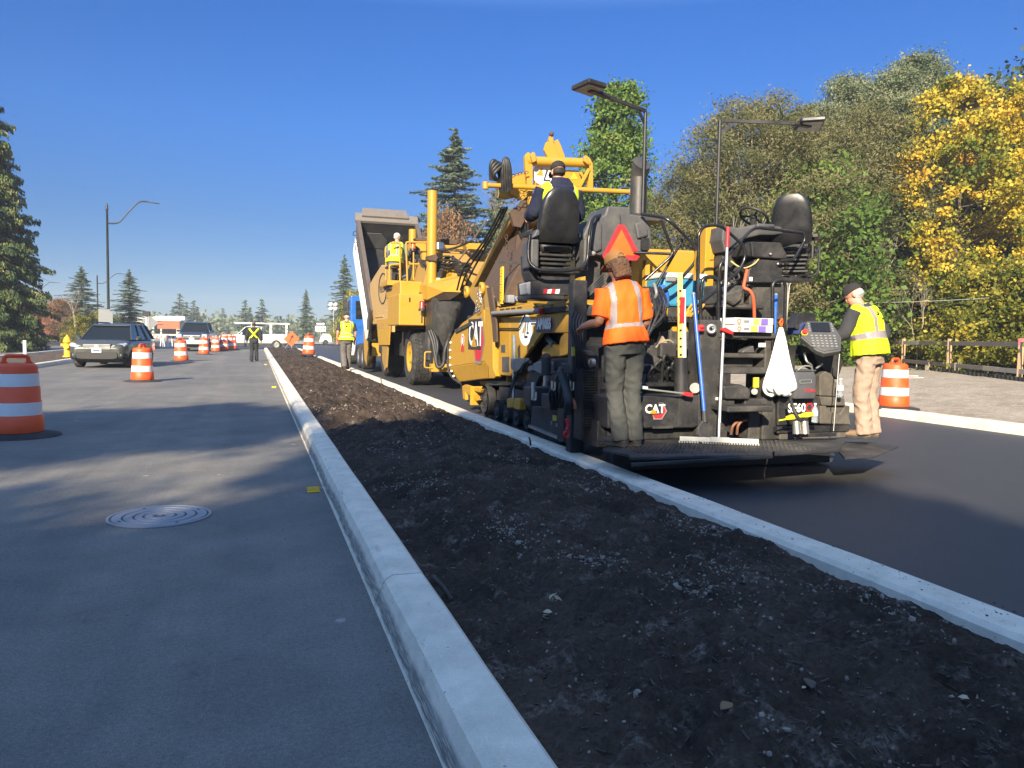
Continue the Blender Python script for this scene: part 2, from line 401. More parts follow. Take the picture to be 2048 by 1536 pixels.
# shoulder on the right climbing to the fence, planting bed on the left
def dirt_h(x, y):
    u = min(1, max(0, (x-11.9)/6)); s = u*u*(3-2*u)
    return .13 + .30*s + .03*noise.noise((x*.8, y*.8, 0)) + .02*noise.noise((x*3, y*3, 4))
sheet('dirt_shoulder', 11.93, 60, -30, 74, 0, M_DIRT, 90, 130, dirt_h)
def bed_h(x, y): return .10 + .07*noise.noise((x*.7, y*.7, 0)) + .03*noise.noise((x*3, y*3, 4))
M_BED = soil('bark_bed', (.075, .055, .042), (.12, .09, .07), (.24, .2, .16))
sheet('planting_bed', -11.07, -7.73, 12, 72, 0, M_BED, 30, 160, bed_h)
sheet('verge', -75, -16, 36, 72.5, .0, M_DIRT, 60, 40, lambda x, y: .05+.32*min(1, max(0, (-16-x)/3)) + .05*noise.noise((x*.4, y*.4, 2)))
sheet('far_verge', -160, 200, 96.5, 140, .0, M_DIRT, 60, 20, lambda x, y: .06 + .18*noise.noise((x*.1, y*.1, 2)))

# grit on the old road and crumbs of fresh asphalt on the kerb
M_GRIT = mat('road_grit', (.20, .185, .165), .9, 0, .6, (.03, .03, .03), 50); M_CRUMB = mat('asphalt_crumb', (.014, .014, .015), .6, 0, .1)
def grit():
    ico = bmesh.new(); bmesh.ops.create_icosphere(ico, subdivisions=1, radius=1); iv = np.array([v.co[:] for v in ico.verts]); jf = [[v.index for v in f.verts] for f in ico.faces]; ico.free()
    rs = np.random.RandomState(15); mb = MB()
    for k in range(1500):
        y = 1.5 + 16*rs.rand()**1.6; x = .57 - abs(rs.randn())*.05 if rs.rand() < .35 else rs.uniform(-4.5, .55); r = .0014+.0028*rs.rand()**2
        r *= 1+.05*y; mb.add((iv*(1+.2*rs.randn(len(iv), 1)))*r*np.array([1,1,.6]) + np.array([x, y, r*.3]), jf)
    tag(mb.build('road_grit', M_GRIT), 'fine grit scattered on the old road and along its kerb', 'grit', kind='stuff'); mb = MB()
    for k in range(190):
        c = [(4.2,.5),(5.2,.25),(3.4,.25),(6.3,.3),(2.6,.2),(8,1)][rs.randint(6)]; y = c[0]+rs.randn()*c[1]; x = rs.uniform(3.22, 3.44)+ .02; r = .0015+.0045*rs.rand()**3
        mb.add((iv*(1+.35*rs.randn(len(iv), 1)))*r*np.array([1.2,1.6,.5]) + np.array([x, y, .156]), jf)
    tag(mb.build('asphalt_crumbs', M_CRUMB), 'black crumbs of fresh asphalt on top of the right median kerb', 'crumbs', kind='stuff')
grit()
# where the crowns behind the photographer throw their shade: ground x, y, crown height, radius, half height, seed, clumps, leaves
SHADE = [(-.8, 2.4, 11.0, 2.4, 2.6, 1, 125, 75), (-5.0, 2.0, 11.5, 2.4, 3.0, 2, 130, 75), (1.9, 2.4, 12.0, 1.6, 2.3, 3, 140, 80), (1.2, 5.6, 13.0, 1.6, 1.3, 9, 110, 80),
         (-2.0, 12.3, 14.0, 2.4, 1.1, 4, 130, 80), (2.6, 9.5, 14.5, 1.5, 1.5, 5, 130, 80), (-7.5, 9.5, 13.0, 2.4, 1.6, 6, 140, 80), (6.3, .6, 12.5, 1.7, 1.8, 7, 110, 75), (4.4, 4.3, 13.5, 1.0, .6, 8, 45, 80)]
# ================================================================ trees and shrubs
def leaf_mat(name, stops, clump=.9, trans=.25):
    """leaf colours: each leaf its own tone, drifting from branch to branch"""
    m, t, p = nodes(name); at = N(t, 'ShaderNodeAttribute', attribute_name='tone'); c = coords(t)
    n1 = nz(t, c, clump, 3, .5)
    ad = N(t, 'ShaderNodeMath', operation='MULTIPLY_ADD'); t.links.new(n1, ad.inputs[0]); ad.inputs[1].default_value = 1.5
    sb = N(t, 'ShaderNodeMath', operation='MULTIPLY_ADD'); t.links.new(at.outputs['Fac'], sb.inputs[0]); sb.inputs[1].default_value = .55; sb.inputs[2].default_value = -.52
    t.links.new(sb.outputs[0], ad.inputs[2])
    col = ramp(t, ad.outputs[0], stops)
    t.links.new(col, p.inputs['Base Color']); p.inputs['Roughness'].default_value = .6; p.inputs['Specular IOR Level'].default_value = .25
    tr = N(t, 'ShaderNodeBsdfTranslucent'); t.links.new(col, tr.inputs[0]); ms = N(t, 'ShaderNodeMixShader'); ms.inputs[0].default_value = trans
    out = t.nodes['Material Output']; t.links.new(p.outputs[0], ms.inputs[1]); t.links.new(tr.outputs[0], ms.inputs[2]); t.links.new(ms.outputs[0], out.inputs[0])
    return m
def leaf_mesh(name, cen, size, tone, aspect=.55, nrm=None, spread=1.0, rs=None, axis=None, shape='leaf'):
    """many small leaf faces at the given centres (numpy), one face each"""
    n = len(cen); rs = rs or RNG
    d = rs.randn(n, 3) if axis is None else axis + spread*rs.randn(n, 3)
    d /= np.linalg.norm(d, axis=1)[:, None]
    q = rs.randn(n, 3); 
    if nrm is not None: q = nrm + .9*q
    w = np.cross(d, q); w /= np.linalg.norm(w, axis=1)[:, None] + 1e-9
    s = size if np.ndim(size) else np.full(n, size); s = s[:, None]
    a = d*s*.5; b = w*s*.5*aspect
    if shape == 'leaf': P = np.stack([cen-a, cen+b-a*.1, cen+a, cen-b-a*.1], 1)
    else: P = np.stack([cen-a-b*.5, cen+a*.2-b, cen+a, cen+a*.2+b], 1)
    me = bpy.data.meshes.new(name); me.vertices.add(4*n); me.vertices.foreach_set('co', P.reshape(-1).astype(np.float32))
    me.loops.add(4*n); me.loops.foreach_set('vertex_index', np.arange(4*n, dtype=np.int32))
    me.polygons.add(n); me.polygons.foreach_set('loop_start', np.arange(0, 4*n, 4, dtype=np.int32))
    at = me.attributes.new('tone', 'FLOAT', 'FACE'); at.data.foreach_set('value', np.asarray(tone, dtype=np.float32))
    me.update(); me.validate(); return me
M_BARK = mat('grey_bark', (.19, .165, .135), .9, 0, .5, (.07, .06, .05), 6, .6, 30)
M_BARKW = mat('pale_bark', (.42, .38, .32), .9, 0, .4, (.2, .17, .14), 6, .5, 30)
M_BARKB = mat('brown_bark', (.10, .07, .05), .9, 0, .4, (.05, .04, .03), 6, .6, 30)
def limbs(mb, base, top, r, targets, rs, droop=0.0, n=6, twig=.012):
    """trunk with limbs bending out to the given points"""
    base = Vector(base); top = Vector(top); k = 9; tr = []
    for i in range(k+1):
        f = i/k; p = base.lerp(top, f) + Vector((noise.noise((f*3, base.x, 1)), noise.noise((f*3, base.y, 4)), 0))*r*2.2*f
        tr.append(p)
    mb.tube(tr, [max(r*(1-i/k)**.8, twig) for i in range(k+1)], n+2)
    H = (top-base).z
    for tp in targets:
        tp = Vector(tp); h = tp.z-base.z; f = max(.08, min(.96, (h - .45*(tp.xy-base.xy).length*(1-droop) )/H)); i = min(k-1, int(f*k)); s = tr[i].lerp(tr[i+1], f*k-i)
        mid = s.lerp(tp, .5) + Vector((rs.randn()*.08, rs.randn()*.08, -.10*(tp-s).length*(1 if droop <= 0 else -1)))
        rr = max(twig*1.6, r*(1-f)*.42)
        mb.tube(smooth_path([s, mid, tp], 4), [rr*(1-.82*j/8)+twig*.3 for j in range(9)], 5)
def broadleaf(name, H, crown0, rad, prof, nclump, nleaf, leaf, mats, seed, cl_r=.55, trunk_r=.16, lean=(0,0), flat=.6, twigs=60, aspect=.6, gap=.0, lobes=None, axis=None):
    """returns a tree root at the origin: trunk and a crown of leaf clumps; prof(f) = crown radius factor at height fraction f"""
    rs = np.random.RandomState(seed); C = []
    tries = 0
    while len(C) < nclump and tries < nclump*30:
        tries += 1; f = rs.rand(); a = rs.rand()*2*math.pi; rmax = rad*prof(f)
        lob = 1 + .34*noise.noise((math.cos(a)*1.6+seed, math.sin(a)*1.6, f*4.5)) + .22*noise.noise((math.cos(a)*4+seed, math.sin(a)*4, f*10))
        q = rs.rand()**.42
        x, y, z = math.cos(a)*rmax*lob*q, math.sin(a)*rmax*lob*q, crown0 + (H-crown0)*f
        if gap and noise.noise((x*.55+seed, y*.55, z*.55)) < gap-.5: continue
        C.append((x+lean[0]*f, y+lean[1]*f, z + .25*rs.randn()))
    C = np.array(C); m = len(C); per = np.maximum(4, (nleaf*(.5+rs.rand(m)))).astype(int)
    idx = np.repeat(np.arange(m), per); n = len(idx); cr = cl_r*(.6+.8*rs.rand(m))
    off = rs.randn(n, 3)*np.array([1, 1, flat]); off *= (cr[idx]*.55)[:, None]
    cen = C[idx] + off; tone = np.clip(rs.rand(m)[idx]*.6 + rs.rand(n)*.4, 0, 1)
    me = leaf_mesh('crown', cen, leaf*(.6+.8*rs.rand(n)), tone, aspect, nrm=np.array([0, 0, .6]), rs=rs, axis=axis, spread=.8)
    root = empty(name, (0, 0, 0), None, None); root_o = link('crown', me, mats[0], root)
    mb = MB(); sel = C[rs.permutation(m)[:twigs]]
    limbs(mb, (0, 0, -.3), (lean[0]*.9, lean[1]*.9, H*.97), trunk_r, sel, rs); mb.build('trunk', mats[1], root)
    return root
def conifer(name, H, rad, seed, mats, crown0=1.0, whorl=.42, per=7, sag=.25, card=.16, dens=34, power=.9, ragged=.25, tipup=0.1, trunk_r=.22, hang=0.0, tier=.8):
    """whorled evergreen: boughs sag from a straight trunk and carry sprays of needles"""
    rs = np.random.RandomState(seed); cen = []; ax = []; tone = []; mb = MB()
    mb.tube([(0, 0, -.3), (0, 0, H*.5), (0, 0, H)], [trunk_r, trunk_r*.6, .015], 8)
    z = crown0
    while z < H-.15:
        f = (z-crown0)/(H-crown0); L0 = rad*(1-f)**power
        for k in range(per):
            a = rs.rand()*2*math.pi; L = L0*(1+ragged*rs.randn()*.6)*(1+.22*noise.noise((math.cos(a)*1.5+seed, math.sin(a)*1.5, z*.6)))
            if L < .12: L = .12
            zz = min(H-.1, z + rs.randn()*whorl*tier); dx, dy = math.cos(a), math.sin(a); lift = .22*(f-.25)
            tn = rs.rand(); nn = max(4, int(dens*L*(1+.3*f)))
            s = rs.rand(nn)**.75; y = -sag*(.5+1.1*tn)*L*s**1.4 + lift*L*s + tipup*L*s**3
            wid = .30*L*(1-s)**.7 + .06
            u = rs.randn(nn)*wid*.55
            px = dx*L*s - dy*u; py = dy*L*s + dx*u; pz = zz + y - .10*np.abs(u) + rs.randn(nn)*.04 - hang*rs.rand(nn)*.5*(.4+s)
            cen.append(np.stack([px, py, pz], 1)); 
            d = np.stack([dx*(.8+0*s) - dy*np.sign(u)*.7, dy*(.8+0*s) + dx*np.sign(u)*.7, -.25-sag-hang*1.6+0*s], 1); ax.append(d)
            tone.append(np.clip(.55*rs.rand() + .15*s + .3*rs.rand(nn), 0, 1))
            if L > .5: mb.tube([(0, 0, zz), (dx*L*.5, dy*L*.5, zz-sag*L*.38+lift*L*.5), (dx*L*.92, dy*L*.92, zz-sag*L*.86+lift*L*.92)], [.012+.014*L, .01+.007*L, .006], 4)
        z += whorl*(.8+.4*rs.rand())*(1-.35*f)
    cen = np.concatenate(cen); ax = np.concatenate(ax); tone = np.concatenate(tone); n = len(cen)
    me = leaf_mesh('crown', cen, card*(.6+.9*rs.rand(n))*2.0, tone, .34, rs=rs, axis=ax, spread=.35, nrm=np.array([0, 0, 1.2]))
    root = empty(name, (0, 0, 0), None, None); link('crown', me, mats[0], root); mb.build('trunk', mats[1], root)
    return root
def bare_tree(name, H, seed, m, spread=.35, depth=5, r=.09):
    rs = np.random.RandomState(seed); mb = MB()
    def grow(p, d, L, r, k):
        q = p + d*L + Vector(rs.randn(3))*L*.06; mb.tube([p, p.lerp(q, .5)+Vector(rs.randn(3))*L*.03, q], [r, r*.8, r*.62], 5 if k > 2 else 3)
        if k == 0: return
        for i in range(2 if rs.rand() < .45 else 3):
            e = (d + Vector(rs.randn(3))*spread*1.25 + Vector((0, 0, .12))).normalized(); grow(q, e, L*(.62+.25*rs.rand()), r*.6, k-1)
    root = empty(name, (0, 0, 0), None, None)
    grow(Vector((0, 0, -.2)), Vector((0, 0, 1)), H*.33, r, depth); mb.build('trunk', m, root); return root
def put(root, px, by, dist, label, cat='tree', group=None, s=1.0, rz=0.0, z=None, sz=None):
    """stand a tree where the photo shows it, at a believable distance"""
    d = sight(px, 690); p = Vector((d.x, d.y, 0))*dist
    root.location = (p.x, p.y, by); root.scale = (s, s, sz or s); root.rotation_euler = (0, 0, rz)
    return tag(root, label, cat, group)
# leaf palettes
L_WILLOW = leaf_mat('dull_olive_leaf', [(.15, (.055, .066, .024)), (.4, (.115, .122, .046)), (.65, (.185, .170, .072)), (.92, (.27, .215, .11))], .8, .3)
L_COTTON = leaf_mat('grey_green_leaf', [(.15, (0.070, 0.101, 0.050)), (.45, (0.140, 0.171, 0.087)), (.75, (0.231, 0.245, 0.137)), (.95, (0.336, 0.336, 0.210))], .7)
L_MAPLE = leaf_mat('autumn_maple_leaf', [(.10, (.06, .11, .018)), (.34, (.20, .22, .026)), (.52, (.46, .35, .034)), (.74, (.58, .41, .038)), (.97, (.56, .29, .045))], .55, .3)
L_GREEN = leaf_mat('green_maple_leaf', [(.15, (0.037, 0.075, 0.015)), (.45, (0.088, 0.156, 0.027)), (.75, (0.156, 0.231, 0.045)), (.95, (0.250, 0.263, 0.069))], .9)
L_SHRUB = leaf_mat('yellow_green_leaf', [(.15, (.035, .060, .010)), (.42, (.115, .135, .020)), (.68, (.29, .25, .032)), (.92, (.50, .37, .045))], .9, .3)
L_IVY = leaf_mat('dark_understory_leaf', [(.15, (.018, .030, .010)), (.5, (.046, .066, .020)), (.8, (.095, .115, .034)), (.95, (.16, .155, .05))], .8)
L_RUST = leaf_mat('rust_brown_leaf', [(.15, (0.084, 0.054, 0.026)), (.5, (0.204, 0.120, 0.060)), (.9, (0.324, 0.180, 0.096))], 1.0)
L_CEDAR = leaf_mat('cedar_frond', [(.15, (0.021, 0.039, 0.018)), (.42, (0.052, 0.083, 0.032)), (.64, (0.132, 0.161, 0.055)), (.92, (0.276, 0.253, 0.098))], .9, .15)
L_FIR = leaf_mat('fir_needles', [(.15, (0.043, 0.072, 0.052)), (.5, (0.102, 0.145, 0.099)), (.9, (0.217, 0.254, 0.167))], 1.0, .12)
def P_round(f): return (max(0, 1-(2*f-1)**2))**.5 * .95 + .05
def P_egg(f): return (max(0, 1-abs(2*f-.85)**2.2/1.45))**.6
def P_tall(f): return (min(1, f*4+.35))*(1-max(0, f-.3)/.7*.72)
def P_bush(f): return (1-f**2.2)**.5
# the wood on the right, far trees first
wil = broadleaf('willow_tree', 11.6, 1.2, 4.3, P_egg, 760, 140, .15, (L_WILLOW, M_BARKW), 21, .62, .17, twigs=130, aspect=.30)
cot = broadleaf('cottonwood_tree', 18.2, 2.5, 4.4, P_tall, 760, 100, .16, (L_COTTON, M_BARKW), 32, .66, .26, twigs=110, aspect=.5, gap=.34)
mapl = broadleaf('maple_tree', 13.2, 1.3, 4.6, P_egg, 560, 88, .150, (L_MAPLE, M_BARKB), 43, .46, .18, twigs=170, aspect=.85, gap=.50)
grn = broadleaf('maple_tree', 16.5, 3.0, 3.4, P_tall, 340, 110, .20, (L_GREEN, M_BARK), 54, .70, .22, twigs=120, aspect=.85, gap=.46)
ivy = broadleaf('alder_tree', 8.5, .4, 3.4, P_egg, 460, 95, .17, (L_IVY, M_BARK), 65, .62, .13, twigs=70, aspect=.7, gap=.2)
shr = broadleaf('shrub', 3.6, .15, 2.6, P_bush, 260, 70, .13, (L_SHRUB, M_BARKB), 76, .42, .05, twigs=90, aspect=.7, gap=.25)
rus = broadleaf('rust_shrub', 5.2, .5, 2.3, P_egg, 240, 60, .15, (L_RUST, M_BARKB), 87, .5, .07, twigs=90, aspect=.5, gap=.25)
def again(src, *a, **k):
    c = copy_tree(src); return put(c, *a, **k)
put(cot, 1800, .3, 46, 'tall grey-green cottonwood rising highest behind the yellow maple', s=.96, rz=.4)
again(cot, 1925, .3, 50, 'slim grey-green cottonwood right behind the top of the yellow maple', s=.97, rz=2.6)
again(cot, 1690, .3, 47, 'grey-green cottonwood between the brown willow and the tallest cottonwood', s=.92, rz=4.2)
again(cot, 1755, .3, 43, 'grey-green cottonwood directly left of the yellow maple top', s=.86, rz=1.2)
again(cot, 1625, .3, 45, 'lower grey-green cottonwood behind the right floodlight', s=.80, rz=3.2)
put(wil, 1490, .3, 34, 'broad olive-brown willow behind the floodlight mast of the paver', s=.98, rz=.3)
again(wil, 1590, .3, 37, 'olive-brown willow standing behind the empty black operator seat', s=1.0, rz=2.1)
again(wil, 1390, .3, 37, 'lower olive willow at the left end of the wood', s=.78, rz=3.7)
again(wil, 1700, .3, 38, 'olive willow with pale stems left of the yellow maple', s=1.05, rz=5.1)
put(mapl, 1905, .3, 36, 'bright yellow and orange autumn maple right of the machine', s=.98, sz=.98, rz=1.2)
again(mapl, 2130, .3, 34, 'yellow-green maple cut by the right edge of the photo', s=.55, rz=3.9)
again(ivy, 1725, .3, 37, 'dark green alder below the willows right of the black seat', s=1.0, rz=.5)
put(ivy, 1985, .3, 44, 'dark green alder filling in behind the yellow maple', s=1.6, rz=1.9)
again(ivy, 2080, .3, 46, 'dark green alder at the right edge behind the wood', s=1.95, rz=3.1)
again(ivy, 1805, .3, 50, 'dark green alder under the left side of the yellow maple', s=1.5, rz=4.4)
again(ivy, 1620, .3, 36, 'dark green alder behind the platform of the empty seat', s=.75, rz=2.6)
again(ivy, 1500, .3, 36, 'dark green alder behind the black engine box of the paver', s=.62, rz=5.6)
c_ = broadleaf('vine_maple_tree', 5.6, .3, 1.9, P_egg, 150, 70, .14, (L_GREEN, M_BARK), 91, .5, .07, twigs=40, aspect=.8); put(c_, 1630, .3, 33, 'small bright green vine maple left of the black empty seat', s=1.5)
c_ = broadleaf('red_leaf_tree', 6.0, .8, 1.8, P_egg, 85, 42, .14, (L_RUST, M_BARK), 92, .45, .06, twigs=50, aspect=.7, gap=.45); put(c_, 1775, .3, 38, 'thin young tree with russet leaves left of the yellow maple', s=1.25)
k = 0
fa_, fb_ = aZ(1800, 737, .36), aZ(2048, 768, .36); fd_ = (fb_-fa_).normalized(); fn_ = V(-fd_.y, fd_.x, 0) if V(-fd_.y, fd_.x, 0).x > 0 else V(fd_.y, -fd_.x, 0)
for (t_, off, s_, lab) in ((-5, 3.6, 1.3, 'yellow-green shrub behind the far left end of the wooden fence'), (-1.2, 3.3, 1.15, 'yellow-green shrub behind the fence just right of the right worker'), (2.2, 3.2, 1.1, 'yellow-green shrub behind the middle of the wooden fence'), (5.4, 3.1, 1.05, 'yellow-green shrub behind the fence below the yellow maple'), (8.4, 3.1, 1.05, 'yellow-green shrub behind the fence near the pink topped post'), (11.6, 3.3, 1.1, 'yellow-green shrub behind the fence at the right edge of the photo')):
    o = shr if k == 0 else copy_tree(shr); q_ = fa_ + fd_*t_ + fn_*off; o.location = (q_.x, q_.y, .3); o.scale = (s_, s_, s_); o.rotation_euler = (0, 0, k*1.7); tag(o, lab, 'shrub', 'yellow-green shrubs along the edge of the wood'); k += 1
for (px, ds, s_, lab) in ((1655, 42, 1.35, 'shrub behind the control panel of the screed'), (1570, 40, 1.3, 'shrub behind the white bag hanging on the screed'), (1470, 38, 1.0, 'shrub behind the black console of the paver'), (1380, 37, 1.0, 'shrub behind the blue cooler on the paver'), (1290, 36, 1.0, 'shrub behind the orange warning triangle')):
    o = copy_tree(shr); put(o, px, .3, ds, lab, 'shrub', 'yellow-green shrubs along the edge of the wood', s=s_, rz=k*1.7); k += 1
put(rus, 890, .2, 52, 'rust brown bush behind the tall yellow exhaust pipe', 'shrub', s=.95, sz=1.75)
again(rus, 1345, .2, 44, 'rust brown thicket at the left foot of the wood', 'shrub', s=1.05, rz=2)
again(rus, 1000, .2, 50, 'brown bush hidden behind the conveyor boom', 'shrub', s=.9, sz=1.3, rz=1)
put(grn, 1225, .3, 41, 'tall narrow green maple behind the exhaust stack of the paver', s=.82, rz=.6, sz=.86)
again(grn, 1165, .3, 45, 'lower green maple behind the yellow conveyor head', s=.7, sz=.58, rz=2.2)
again(grn, 1010, .3, 62, 'distant green tree behind the conveyor hoses', s=.80, sz=.66, rz=4.2)
fir = conifer('fir_tree', 20, 4.2, 3, (L_FIR, M_BARKB), 1.5, .46, 10, .24, .115, 72, .85, .75)
put(fir, 905, .2, 56, 'tall blue-green fir behind the transfer machine', s=1.05, sz=.80)
again(fir, 990, .2, 66, 'fir partly hidden behind the bare tree', s=.9, sz=.72, rz=2)
bt = bare_tree('bare_tree', 9.0, 4, M_BARK, .30, 7, .10); put(bt, 1006, .2, 58, 'leafless grey tree rising right of the tall fir', s=1.42)
bw = bare_tree('bare_sapling', 3.6, 9, M_BARKW, .30, 5, .03); put(bw, 1795, .35, 36, 'leafless pale sapling behind the fence left of the yellow shrubs', s=1.0)
c_ = copy_tree(bw); put(c_, 1835, .35, 32.5, 'leafless pale sapling beside the left fence post', s=.95, rz=2)
bb = bare_tree('bare_tree', 7.0, 14, M_BARKW, .22, 4, .085); put(bb, 1738, .3, 35, 'dead white stemmed tree standing in front of the olive willow', s=.95)
c_ = copy_tree(bb); put(c_, 1455, .3, 29.5, 'dead white stemmed tree behind the floodlight mast', s=.8, rz=2.4)
c_ = copy_tree(bb); put(c_, 1570, .3, 29, 'dead white stemmed tree behind the steering wheel', s=.8, rz=4)
for t_, off, src_, s_, lab in ((17, 6, wil, .9, 'olive willow outside the right edge of the photo, nearest the maple'), (24, 7, grn, .6, 'green maple outside the right edge of the photo'), (31, 6, ivy, 1.2, 'dark alder outside the right edge of the photo'), (20, 13, cot, .8, 'cottonwood outside the right edge of the photo'), (37, 8, wil, .9, 'olive willow farthest outside the right edge of the photo')):
    c_ = copy_tree(src_); q_ = fa_ + fd_*t_ + fn_*off; c_.location = (q_.x, q_.y, .3); c_.scale = (s_, s_, s_); c_.rotation_euler = (0, 0, t_); tag(c_, lab, 'tree')
# left side: the big cedar, two firs, shrubs
ced = conifer('cedar_tree', 19.5, 4.5, 8, (L_CEDAR, M_BARKB), .4, .34, 20, .42, .10, 120, .75, .22, .12, .3, .45, 2.6)
put(ced, -48, .2, 47, 'huge dense cedar at the left edge of the photo', s=.93, sz=.93)
again(fir, 165, .2, 84, 'fir left of the two lamp posts', s=.62, rz=.8, sz=.40)
again(fir, 260, .2, 92, 'slim fir right of the tall lamp post', s=.60, rz=2.9, sz=.42)
again(rus, 120, .2, 74, 'brown shrub at the foot of the big cedar', 'shrub', s=.75, rz=1)
again(shr, 160, .2, 70, 'yellow shrub behind the fire hydrant', 'shrub', s=.62, rz=1)
again(bw, 150, .2, 69, 'leafless shrub behind the fire hydrant', 'shrub', s=1.3, rz=1)
again(shr, 205, .2, 78, 'low green shrub behind the parked looking grey car', 'shrub', s=.8, rz=3)
# small far trees along the horizon
far = conifer('far_fir_tree', 12, 2.6, 23, (L_FIR, M_BARKB), .5, .7, 6, .2, .28, 11, .9, .3)
k = 0
for (px, ds, s_) in ((333, 190, .82), (347, 185, 1.0), (360, 200, 1.45), (374, 190, 1.15), (388, 200, 1.25), (395, 210, 1.1), (441, 230, .75), (446, 260, 1.25), (460, 230, .8), (491, 170, 1.15), (500, 180, 1.0), (517, 190, .9), (524, 175, 1.2), (556, 230, .9), (577, 240, 1.0), (583, 240, .8), (470, 300, 1.1), (420, 320, 1.0), (310, 240, 1.0), (300, 230, .9)):
    o = far if k == 0 else copy_tree(far); put(o, px, -1.5, ds, 'small dark fir far away on the horizon left of the transfer machine', 'tree', 'far firs along the horizon', s=s_*1.2, sz=s_*.72, rz=k*1.3); k += 1
again(fir, 612, .1, 118, 'lone dark fir behind the barrel on the soil strip', s=.37, sz=.40, rz=1)
again(fir, 688, .1, 105, 'fir behind the worker walking beside the transfer machine', s=.60, rz=2)
again(shr, 712, .1, 75, 'yellow-green bush between the mirror and the blue truck', 'shrub', s=.9, sz=1.35, rz=2)
def far_wood():
    rs = np.random.RandomState(77); n = 26000; px = rs.uniform(60, 1400, n); dist = rs.uniform(240, 420, n); P = []
    for i in range(n):
        d = sight(px[i], 690); d = Vector((d.x, d.y, 0)).normalized()*dist[i]
        h = 5.0 + 2.5*noise.noise((d.x*.03, d.y*.03, 0)) + 2.5*noise.noise((d.x*.12, d.y*.12, 3))
        P.append((d.x, d.y, rs.rand()**.8*h))
    me = leaf_mesh('far_wood', np.array(P), 1.6*(.6+.8*rs.rand(n)), rs.rand(n), .7, rs=rs)
    return tag(link('far_wood', me, L_COTTON), 'hazy far line of woods along the horizon', 'woods', kind='stuff')
far_wood()
# trees that stand behind the photographer and shade the foreground
S2 = Vector((math.sin(SUN_AZ), math.cos(SUN_AZ), 0)); COT = 1/math.tan(SUN_EL)
def shade_tree(gx, gy, hc, r, rz_, seed, n=150, per=70, lat=1.0):
    """crown centred at height hc so that its shadow falls about (gx, gy)"""
    b = Vector((gx, gy, 0)) - S2*hc*COT
    rs = np.random.RandomState(seed); u = rs.randn(n, 3); u /= np.linalg.norm(u, axis=1)[:, None]; u *= (rs.rand(n, 1)**.4)
    C = u*np.array([r*lat, r*lat, rz_]) + np.array([0, 0, hc]); idx = np.repeat(np.arange(n), per); m = len(idx)
    cen = C[idx] + rs.randn(m, 3)*np.array([.34, .34, .22])
    me = leaf_mesh('crown', cen, .26*(.6+.8*rs.rand(m)), rs.rand(m), .8, rs=rs, nrm=np.array([0, 0, .5]))
    root = empty('broadleaf_tree', (b.x, b.y, 0), 'leafy green tree out of frame behind the photographer shading the road', 'tree', 'trees shading the foreground')
    link('crown', me, L_GREEN, root); mb = MB(); limbs(mb, (0, 0, -.2), (0, 0, hc+rz_*.7), .22, C[:50], rs)
    o = mb.build('trunk', M_BARK); o.parent = root; return root
for a in SHADE: shade_tree(*a)
# ================================================================ the asphalt paver
YEL = mat('yellow_paint', (.44, .240, .016), .45, 0, .34, (.24, .15, .05), 3.2, .05, 40, .5)
YELD = mat('dusty_yellow_paint', (.34, .20, .040), .6, 0, .6, (.22, .15, .08), 3.5, .08, 40)
BLK = mat('black_paint', (.018, .018, .020), .45, 0, .30, (.075, .066, .058), 3.0, .08, 40)
BLKD = mat('dusty_black_steel', (.028, .027, .027), .62, 0, .45, (.10, .088, .075), 3.5, .15, 40)
GLOSS = mat('gloss_black_tube', (.012, .012, .014), .22, 0, .10, (.05, .045, .04), 4)
RUB = mat('rubber', (.022, .022, .022), .85, 0, .4, (.085, .075, .066), 6, .25, 50)
GREY = mat('grey_plastic', (.060, .060, .064), .55, 0, .25, (.13, .12, .11), 4, .08, 80)
LGREY = mat('light_grey_cast', (.23, .24, .235), .5, .2, .35, (.12, .11, .10), 5, .1, 40)
STEEL = mat('bright_steel', (.56, .56, .55), .32, .85, .3, (.25, .23, .2), 8)
RUST = mat('rusty_steel', (.085, .052, .034), .75, .1, .5, (.045, .033, .026), 3, .2, 30)
WHT = mat('white_paint', (.78, .78, .76), .5, 0, .12, (.45, .42, .36), 5)
RED = mat('red_paint', (.50, .022, .028), .45, 0, .15, (.2, .05, .04), 6)
ORA = mat('fluorescent_orange', (.95, .105, .010), .5, 0, .06, (.6, .15, .05), 5)
NAVY = mat('navy_print', (.012, .02, .06), .5, 0, .05)
LEATH = mat('black_vinyl', (.012, .012, .014), .30, 0, .10, (.04, .038, .036), 5, .06, 120, .6)
HOSE = mat('black_hose', (.016, .016, .017), .5, 0, .3, (.06, .055, .05), 8, .1, 60)
LENS = mat('lamp_lens', (.30, .30, .30), .25, .1, .1)
TAPE = mat('silver_tape', (.52, .52, .55), .4, .3, .12, (.3, .3, .3), 6)
YTAG = mat('yellow_decal', (.62, .55, .03), .5, 0, .2)
pv = empty('asphalt_paver', (5.1, 10.5, 0), 'yellow and black asphalt paver with an open operator platform and a wide black screed', 'paver')
XS = 3.80
def px_x(pts, x): return [aX(a, b, x) for a, b in pts]
def px_y(pts, y): return [aY(a, b, y) for a, b in pts]
def plate_x(mb, pts, x, t=.06, m=0): mb.prism(px_x(pts, x), (t, 0, 0), m)
def plate_y(mb, pts, y, t=.06, m=0): mb.prism(px_y(pts, y), (0, t, 0), m)
def rect_y(mb, x0, y0, x1, y1, Y, t=.3, m=0):
    a = aY((x0+x1)/2, y0, Y).z; b = aY((x0+x1)/2, y1, Y).z; l = aY(x0, (y0+y1)/2, Y).x; r = aY(x1, (y0+y1)/2, Y).x
    mb.box(l, r, Y, Y+t, b, a, m)
